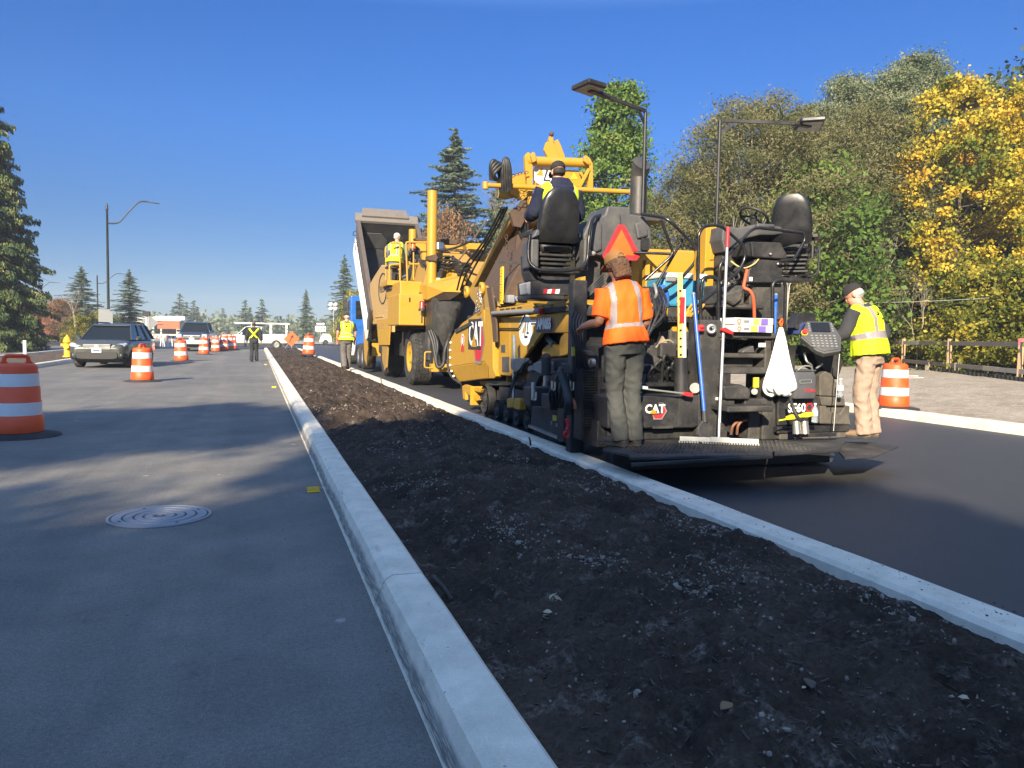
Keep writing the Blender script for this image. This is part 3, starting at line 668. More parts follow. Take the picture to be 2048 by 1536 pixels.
# hopper wing, left
mb = MB()
plate_x(mb, [(902,676),(911,661),(924,646),(953,626),(968,619),(975,722),(896,735),(896,692)], XS, .08)
mb.prism([aX(896,735,XS), aX(975,722,XS), aX(975,757,XS+.10), aX(919,764,XS+.10), aX(908,750,XS+.06)], (.08, 0, 0))
mb.build('hopper_wing', YEL, pv, .012)
h = MB(); h.tube(smooth_path([aX(899,672,XS-.02), aX(897,690,XS-.02), aX(896,735,XS-.02), aX(905,755,XS), aX(921,766,XS+.08)], 3), .025, 6)
h.build('wing_edge_strip', RUB, pv)
h = MB()
for (a, b) in ((901,685),(900,700),(900,715),(900,730),(903,742),(907,752)): h.cyl(aX(a, b, XS-.02), aX(a, b, XS)+V(.01,0,0), .022, None, 8)
h.split('edge_bolt', STEEL, pv)
h = MB(); plate_x(h, [(908,660),(940,644),(944,649),(911,666)], XS-.03, .05); h.build('grease_rail', BLKD, pv)
h = MB(); plate_x(h, [(969,616),(985,614),(986,735),(992,752),(988,757),(978,757),(977,735),(970,724)], XS-.06, .12); h.build('rib_column', YEL, pv, .01)
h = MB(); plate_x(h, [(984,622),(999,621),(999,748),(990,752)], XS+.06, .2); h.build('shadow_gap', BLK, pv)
h = MB(); h.box(4.3, 6.45, 12.3, 15.0, .45, .52); h.box(6.38, 6.46, 11.9, 15.4, .5, 1.85); h.box(3.95, 6.4, 12.1, 12.2, .6, 1.9); h.build('hopper_floor', YELD, pv, .01)
h = MB(); h.box(3.98, 6.4, 15.25, 15.33, .35, .75); h.cyl((3.95,15.5,.55), (6.35,15.5,.55), .12); h.build('push_roller', BLKD, pv)
# hopper folding bracket with its two ears and chain
h = MB(); plate_x(h, [(931,577),(971,571),(984,592),(997,612),(980,618),(962,626),(943,598)], XS+.05, .05); h.build('wing_bracket', YELD, pv, .006)
h = MB()
for (a, b) in ((930,584),(960,577)):
    c = aX(a, b, XS-.02); h.lathe([(.06,0),(.115,0),(.115,.07),(.06,.07),(.06,0)], c, (1,0,0), 16)
h.split('pivot_ear', YEL, pv)
h = MB(); plate_x(h, [(973,576),(982,574),(992,650),(993,684),(986,684),(984,650)], XS-.10, .03); h.build('strap', RUST, pv)
def chain(p, q, sagv=0.0, r=.018, name='chain', parent=pv, m=None):
    mb = MB(); p = Vector(p); q = Vector(q); n = max(4, int((q-p).length/.062)); pts = [p.lerp(q, i/n) + V(0, 0, -sagv*4*(i/n)*(1-i/n)) for i in range(n+1)]
    for i in range(n):
        a, b = pts[i], pts[i+1]; d = (b-a).normalized(); u = d.orthogonal().normalized(); v = d.cross(u); s = u if i % 2 else v; L = (b-a).length*.62
        c = (a+b)/2; mb.tube([c + d*math.cos(t)*L + s*math.sin(t)*r for t in [k*math.pi/4 for k in range(8)]], .0065, 4, 0, True)
    return mb.build(name, m or STEEL, parent)
chain(aX(957,580,XS-.06), aX(952,622,XS-.06)); chain(aX(960,581,XS-.07), aX(962,606,XS-.07)); chain(aX(962,606,XS-.07), aX(952,622,XS-.06), .05)
# engine side panel with the arched cut-out
mb = MB()
plate_x(mb, [(998,634),(1020,633),(1020,752),(996,750)], XS, .06)
mb.prism(px_x([(1020,633),(1113,626),(1143,621),(1143,666),(1084,666),(1020,752)], XS), (.06,0,0))
mb.prism(px_x([(1143,666.5),(1143,690),(1139,703),(1132,710),(1119,713),(1118,688),(1121,674),(1127,666.5)], XS), (.06,0,0))
mb.build('side_panel', YEL, pv, .01)
h = MB()
for (a, b, c_, d) in ((1002,690,1010,705),(1004,714,1018,744)): plate_x(h, [(a,b),(c_,b-.5),(c_,d),(a,d)], XS-.006, .01)
h.split('panel_grille', GREY, pv)
h = MB(); plate_x(h, [(1084,714),(1084,699),(1094,689),(1107,688),(1120,703),(1120,713)], XS+.12, .1); h.build('inner_cover', YEL, pv, .01)
h = MB(); h.box(XS+.25, 6.3, 9.25, 12.2, .45, 1.72); h.build('engine_bay', BLK, pv)
h = MB(); h.tube([aX(1096,676,XS+.2), aX(1108,690,XS+.15)], .05, 10); h.build('exhaust_elbow', LGREY, pv)
mb = MB()      # louvred shelf and rear hood corner
plate_x(mb, [(991,617),(1067,606),(1066,623),(991,632.5)], XS-.05, .35)
plate_x(mb, [(1088,625),(1088,611),(1095,603),(1113,599),(1132,598),(1143,606),(1143,620.5),(1113,625.5)], XS-.02, 2.4)
plate_x(mb, [(1067,608),(1088,611),(1088,625),(1067,623)], XS-.01, .3)
mb.build('rear_hood', YEL, pv, .015, 2)
h = MB()
for x0, x1, ya in ((1000,1008,618.2),(1011,1019,617),(1022,1030,616),(1034,1043,614.6),(1066,1074,612.4),(1078,1086,611),(1091,1103,609.5)):
    for k in (0, 5.2): plate_x(h, [(x0,ya+k),(x1,ya+k-1),(x1,ya+k+1.4),(x0,ya+k+2.4)], XS-.056, .02)
h.split('louvre', BLK, pv)
h = MB(); h.tube([aX(985,626.5,XS-.12), aX(1080,621.5,XS-.12)], .032, 8); h.build('grab_bar', LGREY, pv)
h = MB(); h.ball(aX(1082,621.5,XS-.12), .048); h.build('grab_knob', RED, pv)
h = MB(); h.tube(round_path([aX(992,642,XS-.03), aX(992,657,XS-.03), aX(1038,657,XS-.03), aX(1050,630,XS-.03)], .05), .012, 5); h.build('cable', HOSE, pv)
mb = MB(); mb.prism([aX(966,572,4.35), aX(1058,570,4.35), aX(1100,606,4.35), aX(985,616,4.35)], (1.9,0,0)); mb.build('hood', YEL, pv, .015)
mb = MB(); mb.box(4.35, 6.35, 9.9, 11.9, 1.8, aY(1350,499,9.9).z); mb.build('engine_hood', YEL, pv, .03, 2)
# lettering and emblems on the flank (letters run towards -Y as seen from the left)
TX, TY = V(0,-1,0), V(0,0,1)
def disc_x(mb, c, ry, rz, m, t=.003): 
    n = 28; mb.add([c+V(-t, ry*math.cos(2*math.pi*k/n), rz*math.sin(2*math.pi*k/n)) for k in range(n)], [tuple(range(n))[::-1]], m)
mb = MB(); c = aX(1051.5,660,XS); disc_x(mb, c, .30, .235, 0)
def tri_x(mb, pts, m, t=.006): mb.add([p+V(-t,0,0) for p in pts], [tuple(range(len(pts)))], m)
def q(c, a, b): return c + TX*a + TY*b
tri_x(mb, [q(c,-.16,-.05), q(c,-.03,.10), q(c,-.05,-.04)], 1); 
tri_x(mb, [q(c,-.05,-.12), q(c,.10,-.12), q(c,.10,-.085), q(c,-.015,-.085), q(c,.04,.12), q(c,.0,.12)], 2); tri_x(mb, [q(c,.05,-.06), q(c,.15,-.06), q(c,.15,-.03), q(c,.09,-.03), q(c,.135,.13), q(c,.095,.13)], 2)
mb.build('round_emblem', [WHT, YEL, NAVY], pv)
mb = MB(); o = aX(1076,656.5,XS); mb.text('AP1055', o, TX, TY, .185, 0, .012, .90, .016, 0.0)
a, b = aX(1075,637,XS), aX(1104,636,XS); tri_x(mb, [a+V(0,.03,.0), b+V(0,-.0,0), b+V(0,-.06,-.09), b+V(0,0,-.2), a+V(0,.03,-.2)], 1, .003)
o = aX(1062,651,XS); tri_x(mb, [o, q(o,.24,0), q(o,.24,.08), q(o,0,.08)], 0, .004); tri_x(mb, [q(o,.01,.01), q(o,.23,.01), q(o,.23,.035), q(o,.01,.035)], 2, .006)
b = aX(1105,636,XS); tri_x(mb, [b, q(b,.06,-.02), q(b,.09,-.10), q(b,.06,-.19), q(b,0,-.2), q(b,.05,-.1)], 3, .005)
mb.build('model_plate', [WHT, BLK, BLK, RED], pv)
def cat_badge(name, o, xd, yd, s, parent, mats, t=.004, sx=1.0):
    """white letters over a yellow triangle on a black tile with a red hexagon edge"""
    nn = xd.cross(yd); P = lambda a, b, k: o + xd*(a*s*sx) + yd*(b*s) + nn*(t*k); mb = MB()
    mb.add([P(.8,-.62,1), P(1.55,-.62,1), P(2.0,.2,1), P(1.62,1.05,1), P(1.2,1.05,1), P(1.2,-.1,1), P(.7,-.1,1)], [tuple(range(7))], 1)
    mb.add([P(.92,-.52,1.6), P(1.5,-.52,1.6), P(1.88,.2,1.6), P(1.58,.95,1.6), P(1.2,.95,1.6), P(1.2,-.1,1.6), P(.7,-.1,1.6)], [tuple(range(7))], 2)
    mb.add([P(-.1,-.12,2), P(1.55,-.12,2), P(1.55,1.0,2), P(-.1,1.0,2)], [(0,1,2,3)], 3)
    mb.text('CAT', P(0,.06,0), xd, yd, s*1.18, 0, t*3, sx*.76, s*.035)
    mb.add([P(.38,-.02,4), P(1.1,-.02,4), P(.72,.48,4)], [(0,1,2)], 4)
    return mb.build(name, mats, parent)
BADGE = [WHT, LGREY, RED, BLK, YEL]
o = aX(938.5,692,XS); cat_badge('maker_badge', o, TX, TY, .50, pv, BADGE, .004, 1.05)
mb = MB(); c = aX(925.5,681,XS); disc_x(mb, c, .13, .13, 0); disc_x(mb, c, .10, .10, 1, .005); mb.add([q(c,-.12,-.22)+V(-.004,0,0), q(c,.12,-.22)+V(-.004,0,0), q(c,.07,-.09)+V(-.004,0,0), q(c,-.07,-.09)+V(-.004,0,0)], [(0,1,2,3)], 1); disc_x(mb, c, .06, .07, 0, .007); mb.build('award_decal', [WHT, RED], pv)
# track with its wheels
mb = MB(); prof = []
for k in range(13): t = math.pi/2 + math.pi*k/12; prof.append(V(3.74, 13.0 - .30*math.cos(t)*-1 if False else 12.95 + .30*math.cos(t-math.pi), .31+.30*math.sin(t)))
y1, y0 = 12.95, 9.6; pr = []
for k in range(13): t = -math.pi/2 + math.pi*k/12; pr.append((y1+.30*math.cos(t), .305+.30*math.sin(t)))
for k in range(13): t = math.pi/2 + math.pi*k/12; pr.append((y0+.42*math.cos(t), .43+.42*math.sin(t)))
for xo in (3.86, 5.95):
    o_ = []; i_ = []
    n = len(pr); 
    vs = [V(xo, y, z) for y, z in pr] + [V(xo+.42, y, z) for y, z in pr]
    cy, cz = 11.3, .36; inn = [(cy+(y-cy)*.975, cz+(z-cz)*.86) for y, z in pr]
    vs += [V(xo, y, z) for y, z in inn] + [V(xo+.42, y, z) for y, z in inn]
    fs = []
    for k in range(n):
        j = (k+1) % n; fs += [(k, j, n+j, n+k), (2*n+k, 3*n+k, 3*n+j, 2*n+j), (k, 2*n+k, 2*n+j, j), (n+k, n+j, 3*n+j, 3*n+k)]
    mb.add(vs, fs)
mb.build('rubber_track', RUB, pv, fix=True)
for (y, r) in ((12.95, .27), (12.2, .17), (11.7, .17), (11.2, .17), (10.7, .17), (9.6, .36)):
    w_ = MB(); zc = .035+r if r < .3 else .43
    w_.lathe([(r*.98,0),(r,.02),(r,.12),(r*.98,.14)], (3.80,y,zc), (1,0,0), 22); wheel = w_.build('track_wheel', RUB, pv)
    w_ = MB(); w_.lathe([(.001,-.012),(r*.3,-.012),(r*.32,.0),(r*.66,.012),(r*.7,-.004),(r*.82,-.004)], (3.80,y,zc), (1,0,0), 18)
    for k in range(6): w_.cyl(V(3.785,y,zc)+V(0,math.cos(k*1.047),math.sin(k*1.047))*r*.48, V(3.81,y,zc)+V(0,math.cos(k*1.047),math.sin(k*1.047))*r*.48, .018, None, 6)
    w_.build('wheel_disc', BLKD if r < .3 else YELD, wheel)
h = MB(); h.box(3.95, 4.2, 9.9, 12.7, .32, .5); h.box(3.9, 6.3, 9.2, 12.4, .42, .6); h.build('track_frame', BLKD, pv)
mb = MB(); plate_x(mb, [(924,772),(930,769),(962,779),(960,785),(940,780),(957,800),(953,803),(930,783),(931,800),(926,798)], 3.72, .06); mb.box(3.66, 3.95, 13.35, 13.4, .18, .52); mb.build('track_scraper', YEL, pv, .006)
# tow arm, lift cylinder, grade sensor
XA = 3.62
mb = MB(); plate_x(mb, [(1040,790),(1062,745),(1090,722),(1118,716),(1135,716),(1135,735),(1110,740),(1080,752),(1052,806),(1041,808)], XA, .09); mb.build('tow_arm', BLKD, pv, .012)
mb = MB(); plate_x(mb, [(1055,733),(1074,723),(1100,724),(1100,748),(1080,748),(1066,741),(1055,744)], XA-.05, .14); mb.build('arm_bracket', LGREY, pv, .012)
mb = MB(); plate_x(mb, [(1021,717),(1045,716),(1046,726),(1039,738),(1030,745),(1021,737)], XA-.04, .10); mb.cyl(aX(1028,671,XA), aX(1029,718,XA), .032, None, 12); mb.build('sensor_bracket', LGREY, pv, .008)
mb = MB(); p, q_ = aX(1032,746,XA-.03), aX(1016,797,XA-.03); d = q_-p; 
mb.tube([p+d*(i/180) + V(.0, .035*math.cos(i*.62), .035*math.sin(i*.62)) for i in range(181)], .008, 4)
mb.tube(smooth_path([aX(1045,742,XA-.05), aX(1050,728,XA-.06), aX(1058,722,XA-.06), aX(1064,728,XA-.06)], 5), .02, 6); mb.build('coiled_cable', HOSE, pv)
mb = MB()
plate_x(mb, [(1013,797),(1024,796),(1026,800),(1026,815),(1014,816)], XA-.08, .1); plate_x(mb, [(1027,800),(1031,796),(1039,797),(1040,801),(1039,820),(1027,818)], XA-.1, .1)
mb.split('grade_sensor', YEL, pv, .012)
mb = MB(); mb.cyl(aX(1027,745,XA), aX(1027,800,XA), .022, None, 8); mb.build('sensor_post', STEEL, pv)
XC = 3.52
mb = MB(); mb.cyl(aX(1092,750,XC), aX(1089,818,XC), .034, None, 14); mb.build('lift_rod', STEEL, pv)
mb = MB(); mb.cyl(aX(1092,715,XC), aX(1092,748,XC), .062, None, 14); mb.cyl(aX(1092,748,XC), aX(1092,751,XC), .075, None, 14); mb.ball(aX(1092,716,XC), .065); mb.build('lift_cylinder', BLKD, pv)
# ------------------------------------------------ screed: extension on the left, main box, deck, extension on the right
YR = 7.10
mb = MB(); plate_x(mb, [(1064,814),(1070,812),(1126,820),(1122,876),(1060,851)], 3.42, .06); mb.build('end_gate', BLKD, pv, .01)
mb = MB(); a, b = aX(1060,852,3.41), aX(1122,877,3.41); mb.bar(a, b, .05, .035); mb.build('end_gate_ski', STEEL, pv)
mb = MB()
for (a, b) in ((1103,846),(1113,850)): plate_x(mb, [(a-1.5,b-4),(a+1.5,b-3.5),(a+1.5,b+4),(a-1.5,b+3.5)], 3.413, .02)
mb.split('gate_slot', LGREY, pv)
mb = MB(); plate_x(mb, [(1105,830),(1113,831),(1113,842),(1105,841)], 3.412, .01); aa = aY(1150,703,7.7); mb.box(aa.x-.035, aa.x+.035, 7.70, 7.72, aa.z-.05, aa.z+.05); mb.split('warning_decal', YTAG, pv)
mb = MB()   # left extension body, tall posts and the finned cooler block
rect_y(mb, 1144, 560, 1172, 905, 7.8, .14); rect_y(mb, 1128, 735, 1146, 885, 8.0, .2); rect_y(mb, 1172, 690, 1198, 742, 7.7, .25)
rect_y(mb, 1100, 790, 1128, 820, 8.4, .3); rect_y(mb, 1195, 842, 1216, 895, 7.3, .4); rect_y(mb, 1060, 775, 1108, 812, 8.9, .25)
mb.split('extension_post', BLK, pv, .012)
mb = MB()
for k in range(22): rect_y(mb, 1168, 741+k*5.2, 1195, 743.6+k*5.2, 7.45, .22)
rect_y(mb, 1170, 741, 1193, 856, 7.50, .15); rect_y(mb, 1195, 738, 1200, 880, 7.4, .25); rect_y(mb, 1163, 738, 1168, 880, 7.46, .2); mb.build('cooler_fins', BLK, pv)
mb = MB()
for k in range(7): mb.tube(smooth_path([aY(1103+k*6,815,7.9), aY(1100+k*7,785-(k%3)*9,7.7), aY(1112+k*5,760-(k%2)*14,7.8), aY(1120+k*6,735,8.2)], 4), .016, 6)
mb.tube(smooth_path([aY(1135,825,7.5), aY(1137,800,7.45), aY(1130,770,7.6), aY(1122,745,7.7)], 4), .05, 8)
for k in range(5): mb.tube(smooth_path([aY(1148+k*5,620+k*4,7.7), aY(1140+k*6,650,7.55), aY(1152+k*4,700,7.5), aY(1150+k*8,760,7.6)], 4), .014, 6)
for k in range(4): mb.tube(smooth_path([aY(1160,600+k*6,8.2), aY(1180,575+k*5,8.0), aY(1207,548+k*6,8.0)], 4), .015, 6)
mb.split('hydraulic_hose', HOSE, pv)
mb = MB()
for (a, b) in ((1066,790),(1104,770),(1141,770),(1164,775),(1160,788),(1154,835)):
    mb.tube(round_path([aY(a,b-8,7.6), aY(a,b+10,7.6), aY(a+6,b+10,7.6), aY(a+6,b-6,7.6)], .03), .012, 6)
mb.cyl(aY(1067,765,8.2), aY(1067,800,8.2), .03, None, 8); mb.cyl(aY(1180,726,7.5), aY(1188,726,7.5), .05, None, 8)
mb.split('pipe_fitting', STEEL, pv)
mb = MB(); mb.tube(smooth_path([aY(1142,797,7.5), aY(1148,806,7.45), aY(1150,817,7.45)], 4), .022, 6); mb.build('orange_hose', mat('orange_rubber', (.42,.14,.06), .6), pv)
mb = MB(); mb.tube(smooth_path([aY(1133,838,7.35), aY(1136,850,7.35), aY(1134,860,7.35)], 4), .022, 6); mb.tube([aY(1133+5*math.cos(t),869+6.5*math.sin(t),7.35) for t in [k*.7854 for k in range(8)]], .014, 6, 0, True); mb.build('red_shackle', RED, pv)
mb = MB(); plate_y(mb, [(1170,700),(1184,702),(1192,712),(1176,712)], 7.4, .1); plate_y(mb, [(1128,727),(1140,728),(1146,748),(1137,747)], 7.5, .1); mb.split('screed_control', GREY, pv, .01)
# deck
mb = MB(); z = .36
dk = [aZ(1205,898,z), aZ(1255,908,z), aZ(1262,914,z), aZ(1545,908,z), aZ(1545,880,z), aZ(1250,876,z)]
mb.prism(dk, (0,0,-.03)); mb.build('walkway', BLKD, pv, .006)
mb = MB(); a = dk[2]; b = dk[3]; mb.bar(a+V(0,-.005,-.07), b+V(0,-.004,-.026), .02, .034); mb.build('walkway_edge', BLK, pv, .006)
mb = MB(); a, b = dk[1], dk[3]; nx = 74
for i in range(nx):
    for j in range(9):
        x = 3.4 + (5.33-3.4)*i/nx; y = 6.28 + j*.075 + (.03 if i % 2 else 0); y_lo = a.y + (b.y-a.y)*((x-a.x)/(b.x-a.x)) if x > dk[2].x else 6.7
        if y > y_lo+.04: mb.obox((x, y, z+.003), (.03, .014, .008), Euler((0,0,.8 if (i+j) % 2 else -.8)).to_matrix())
mb.build('tread_pattern', BLKD, pv)
mb = MB(); dk2 = [aZ(1549,907,z), aZ(1678,899,z), aZ(1690,880,z), aZ(1549,880,z)]
mb.prism(dk2, (0,0,-.03)); mb.build('walkway', BLKD, pv, .006)
mb = MB(); z2 = .27; mb.prism([aZ(1677,903,z2), aZ(1690,916,z2), aZ(1750,912,z2), aZ(1797,892,z2), aZ(1740,884,z2), aZ(1688,884,z2)], (0,0,-.02)); mb.build('extension_plate', BLKD, pv, .004)
mb = MB(); mb.box(3.55, 5.5, 7.28, 8.5, .03, .28); mb.box(5.5, 6.35, 7.28, 8.0, .03, .28); mb.box(3.5, 6.3, 8.4, 9.3, .25, .75); mb.build('screed_plate', BLK, pv, .01)
# main rear wall, left block with badge
mb = MB(); plate_y(mb, [(1216,793),(1398,790),(1398,852),(1388,856),(1216,858)], YR, 1.1); rect_y(mb, 1216, 858, 1398, 880, YR+.12, .5); mb.build('screed_box', BLK, pv, .014)
mb = MB(); rect_y(mb, 1357.5, 794, 1358.7, 850, YR-.003, .01); rect_y(mb, 1306, 852, 1346, 857, YR-.01, .04); mb.build('door_seam', BLKD, pv)
o = aY(1289,827,YR); cat_badge('maker_badge', o, V(1,0,0), V(0,0,1), .105, pv, BADGE, .003, 1.25)
mb = MB()
plate_y(mb, [(1280,775),(1340,752),(1400,770),(1400,790),(1280,790)], YR+.35, .7); plate_y(mb, [(1276,735),(1300,728),(1390,755),(1390,762),(1276,745)], YR+.25, .12); rect_y(mb, 1276, 765, 1400, 774, YR+.2, .15)
mb.split('auger_cover', BLK, pv, .012)
mb = MB(); mb.tube([aY(1362,715,YR+.05), aY(1362,790,YR+.05)], .075, 12); mb.build('lift_post', BLK, pv)
mb = MB()
for k in range(9): mb.tube(smooth_path([aY(1290+k*11,770-(k%3)*6,YR+.3), aY(1305+k*8,735-(k%4)*8,YR+.15), aY(1330+k*7,745-(k%2)*20,YR+.3), aY(1395,725-k*5,YR+.5)], 4), .018, 6)
mb.split('hydraulic_hose', HOSE, pv)
# centre frame with steps
mb = MB()
rect_y(mb, 1398, 640, 1440, 880, YR+.02, .25); rect_y(mb, 1440, 665, 1562, 677, YR, .55); rect_y(mb, 1528, 677, 1562, 880, YR+.05, .35); rect_y(mb, 1440, 707, 1530, 716, YR+.05, .35); rect_y(mb, 1440, 735, 1535, 748, YR-.02, .35)
rect_y(mb, 1440, 815, 1452, 880, YR+.05, .4); rect_y(mb, 1498, 822, 1530, 880, YR+.1, .3); rect_y(mb, 1398, 822, 1456, 880, YR+.06, .1)
mb.split('screed_beam', BLKD, pv, .012)
mb = MB(); rect_y(mb, 1456, 813, 1548, 824, YR-.30, .32); rect_y(mb, 1440, 800, 1470, 812, YR-.05, .3); rect_y(mb, 1490, 798, 1535, 810, YR-.05, .3); mb.split('step', BLKD, pv, .01)
mb = MB(); plate_y(mb, [(1446,772),(1484,769),(1498,776),(1502,785),(1500,799),(1452,799)], YR-.1, .3); plate_y(mb, [(1452,715),(1510,715),(1506,735),(1446,735)], YR+.2, .2); mb.split('vibrator_motor', BLKD, pv, .02, 2)
mb = MB(); plate_y(mb, [(1488,700),(1508,691),(1510,706),(1484,706)], YR+.1, .1); rect_y(mb, 1448, 680, 1526, 706, YR+.5, .2); mb.build('battery_box', GREY, pv, .01)
mb = MB()
for k in range(6): mb.tube(smooth_path([aY(1450+k*12,705,YR+.4), aY(1455+k*11,690-(k%2)*6,YR+.3), aY(1475+k*9,684,YR+.35), aY(1520,688+k*2,YR+.4)], 4), .013, 5)
for t in (0,1): mb.tube(smooth_path([aY(1462+t*12,868,YR+.0), aY(1466+t*10,852,YR-.05), aY(1478+t*6,842,YR-.03), aY(1490+t*3,840,YR+.1)], 5), .016, 6, 1)
mb.split('hydraulic_hose', [HOSE, mat('brown_hose', (.22,.09,.05), .6)], pv)
mb = MB(); rect_y(mb, 1519, 686, 1531, 694, YR+.04, .02); rect_y(mb, 1433, 795, 1440, 800, YR, .02); mb.split('data_plate', WHT, pv)
mb = MB(); rect_y(mb, 1508, 755, 1518, 775, YR+.03, .02); mb.build('yellow_tag', YTAG, pv)
mb = MB(); mb.cyl(aY(1390,776,YR), aY(1390,776,YR+.1), .055, None, 16); mb.cyl(aY(1509,783,YR), aY(1509,783,YR+.1), .035, None, 12); mb.split('cap_bolt', LGREY, pv)
# right block with lettering, dusty hopper shapes and light box
mb = MB(); plate_y(mb, [(1556,795),(1640,793),(1640,848),(1556,852)], YR, .5); rect_y(mb, 1556, 852, 1700, 866, YR-.04, .5); mb.build('screed_box', BLK, pv, .012)
mb = MB(); plate_y(mb, [(1640,793),(1690,796),(1692,812),(1645,812)], YR+.01, .4); plate_y(mb, [(1641,812),(1652,812),(1668,828),(1680,828),(1690,814),(1700,836),(1703,850),(1641,848)], YR-.05, .06); rect_y(mb, 1640, 812, 1700, 850, YR+.06, .4); rect_y(mb, 1560, 864, 1702, 878, YR-.02, .4)
plate_y(mb, [(1640,792),(1640,750),(1652,742),(1664,748),(1690,795)], YR+.05, .35); mb.build('extension_hood', mat('sandy_dusty_steel', (.075,.066,.055), .75, 0, .5, (.14,.12,.095), 3.5, .15, 40), pv, .012)
mb = MB(); o = aY(1575,824,YR); mb.text('SE60', o, V(1,0,0), V(0,0,1), .135, 0, .004, .9, .004); a = aY(1618,815,YR)+V(0,-.004,0)
for r_, m_ in ((.062, 1), (.040, 2)): mb.add([a+V(r_*math.cos(k*1.047)*.95,-.002*m_,r_*math.sin(k*1.047)) for k in range(6)], [tuple(range(6))], m_)
mb.build('model_plate', [WHT, RED, BLK], pv)
mb = MB(); rect_y(mb, 1592, 866, 1674, 874, YR-.3, .04); rect_y(mb, 1560, 700, 1590, 795, YR+.2, .3); mb.split('step_rail', BLK, pv, .006)
mb = MB(); plate_y(mb, [(1604,690),(1640,700),(1676,702),(1688,725),(1676,760),(1660,745),(1640,735),(1625,705),(1604,712)], YR+.15, .3); mb.build('panel_arm', BLK, pv, .01)
mb = MB(); mb.tube(smooth_path([aY(1609,706,YR+.1), aY(1613,722,YR+.05), aY(1622,730,YR+.05), aY(1624,738,YR+.1)], 4), .014, 6); mb.cyl(aY(1632,737,YR), aY(1645,728,YR), .012, None, 6); mb.tube([aY(1679,708,YR-.15), aY(1667,862,YR-.2)], .006, 5); mb.split('guide_rod', STEEL, pv)
# remote control desk on the screed: grey tilted panel with screen, keys and stop button
RC = Matrix.Rotation(R(-22), 3, 'Z') @ Matrix.Rotation(R(52), 3, 'X'); cp = aY(1638,672,YR-.1)
def dsk(x, y, z): return cp + RC @ V(x, y, z)
mb = MB()
pts = [(-.20,-.02),(-.10,.21),(.17,.21),(.24,-.02),(.20,-.20),(.02,-.24),(-.06,-.20)]
mb.prism([dsk(a,b,0) for a, b in pts], RC @ V(0,0,-.07)); mb.prism([dsk(a*.9,b*.9,.012) for a, b in pts], RC @ V(0,0,-.02)); mb.build('control_panel', GREY, pv, .012, 2)
mb = MB(); mb.obox(dsk(.03,.11,.016), (.20,.13,.02), RC); mb.build('screen', GLOSS, pv, .004)
mb = MB()
for i in range(6):
    for j in range(5): mb.obox(dsk(-.085+i*.048, -.155+j*.036, .018), (.028,.018,.014), RC)
for j in range(4): mb.obox(dsk(.155, .06+j*.032, .016), (.022,.018,.014), RC); mb.obox(dsk(-.095, .06+j*.032, .016), (.022,.018,.014), RC)
mb.build('keys', LGREY, pv, .003)
mb = MB(); mb.cyl(dsk(-.155,.03,.01), dsk(-.155,.03,.045), .03, None, 14); mb.build('stop_button', RED, pv); mb = MB(); mb.cyl(dsk(-.155,.03,.0), dsk(-.155,.03,.018), .036, None, 14); mb.build('stop_collar', YTAG, pv)
mb = MB(); mb.prism([aY(1588,655,YR+.1), aY(1596,628,YR+.1), aY(1607,625,YR+.1), aY(1630,626,YR+.1), aY(1634,648,YR+.1), aY(1600,662,YR+.1)], (0,.05,0)); mb.prism([aY(1590,656,YR-.1), aY(1598,628,YR+.1), aY(1594,626,YR+.12), aY(1586,656,YR-.05)], (0,.1,0)); mb.build('sun_hood', BLK, pv, .006)
# ------------------------------------------------ operator platform
YP = 8.95
mb = MB(); mb.box(3.75, 6.4, YP-.15, 10.3, 1.76, 1.83); mb.box(3.75, 6.4, YP-.18, YP-.14, 1.70, 1.84); mb.build('platform', BLKD, pv, .01)
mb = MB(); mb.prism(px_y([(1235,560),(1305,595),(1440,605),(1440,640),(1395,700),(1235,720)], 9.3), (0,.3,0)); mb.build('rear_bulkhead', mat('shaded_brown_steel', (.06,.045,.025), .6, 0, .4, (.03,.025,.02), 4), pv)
mb = MB()
for pts in ([(1327,625),(1337,615),(1335,640),(1328,640)], [(1370,632),(1378,618),(1386,628),(1384,640)], [(1345,652),(1372,647),(1378,664),(1346,665)], [(1440,678),(1448,676),(1450,688),(1442,690)], [(1455,648),(1460,638),(1464,648),(1460,658)], [(1395,500),(1398,560),(1390,562)]): plate_y(mb, pts, 8.6, .06)
rect_y(mb, 1410, 456, 1428, 620, 9.0, .22); plate_y(mb, [(1420,455),(1432,447),(1436,462),(1430,510),(1428,520),(1420,520)], 8.98, .1); rect_y(mb, 1258, 495, 1278, 600, 9.5, .1); rect_y(mb, 1291, 520, 1300, 590, 9.4, .1)
for k in range(4): mb.bar(aY(1368+k*8,630,8.7), aY(1385+k*8,608,8.7), .03, .03)
plate_y(mb, [(1143,605),(1150,598),(1163,556),(1172,552),(1172,572),(1160,600),(1150,612)], 8.4, .2); mb.split('yellow_bracket', YEL, pv, .008)
mb = MB(); rect_y(mb, 1330, 638, 1440, 645, 8.5, .3)
for k in range(16): rect_y(mb, 1330+k*7, 633, 1333+k*7, 640, 8.48, .3)
mb.split('step', BLK, pv)
mb = MB(); plate_y(mb, [(1320,688),(1326,672),(1338,690)], 8.2, .1); mb.tube(smooth_path([aY(1312,695,8.1), aY(1325,683,8.05), aY(1342,682,8.05), aY(1355,700,8.1)], 5), .012, 6); mb.build('clamp', mat('tan_dust', (.30,.23,.15), .8), pv)
mb = MB(); rect_y(mb, 1322, 686, 1355, 716, 8.0, .2); rect_y(mb, 1235, 690, 1320, 770, 8.1, .4); rect_y(mb, 1340, 660, 1400, 700, 8.6, .3); mb.split('auger_drive', BLKD, pv, .02)
mb = MB()
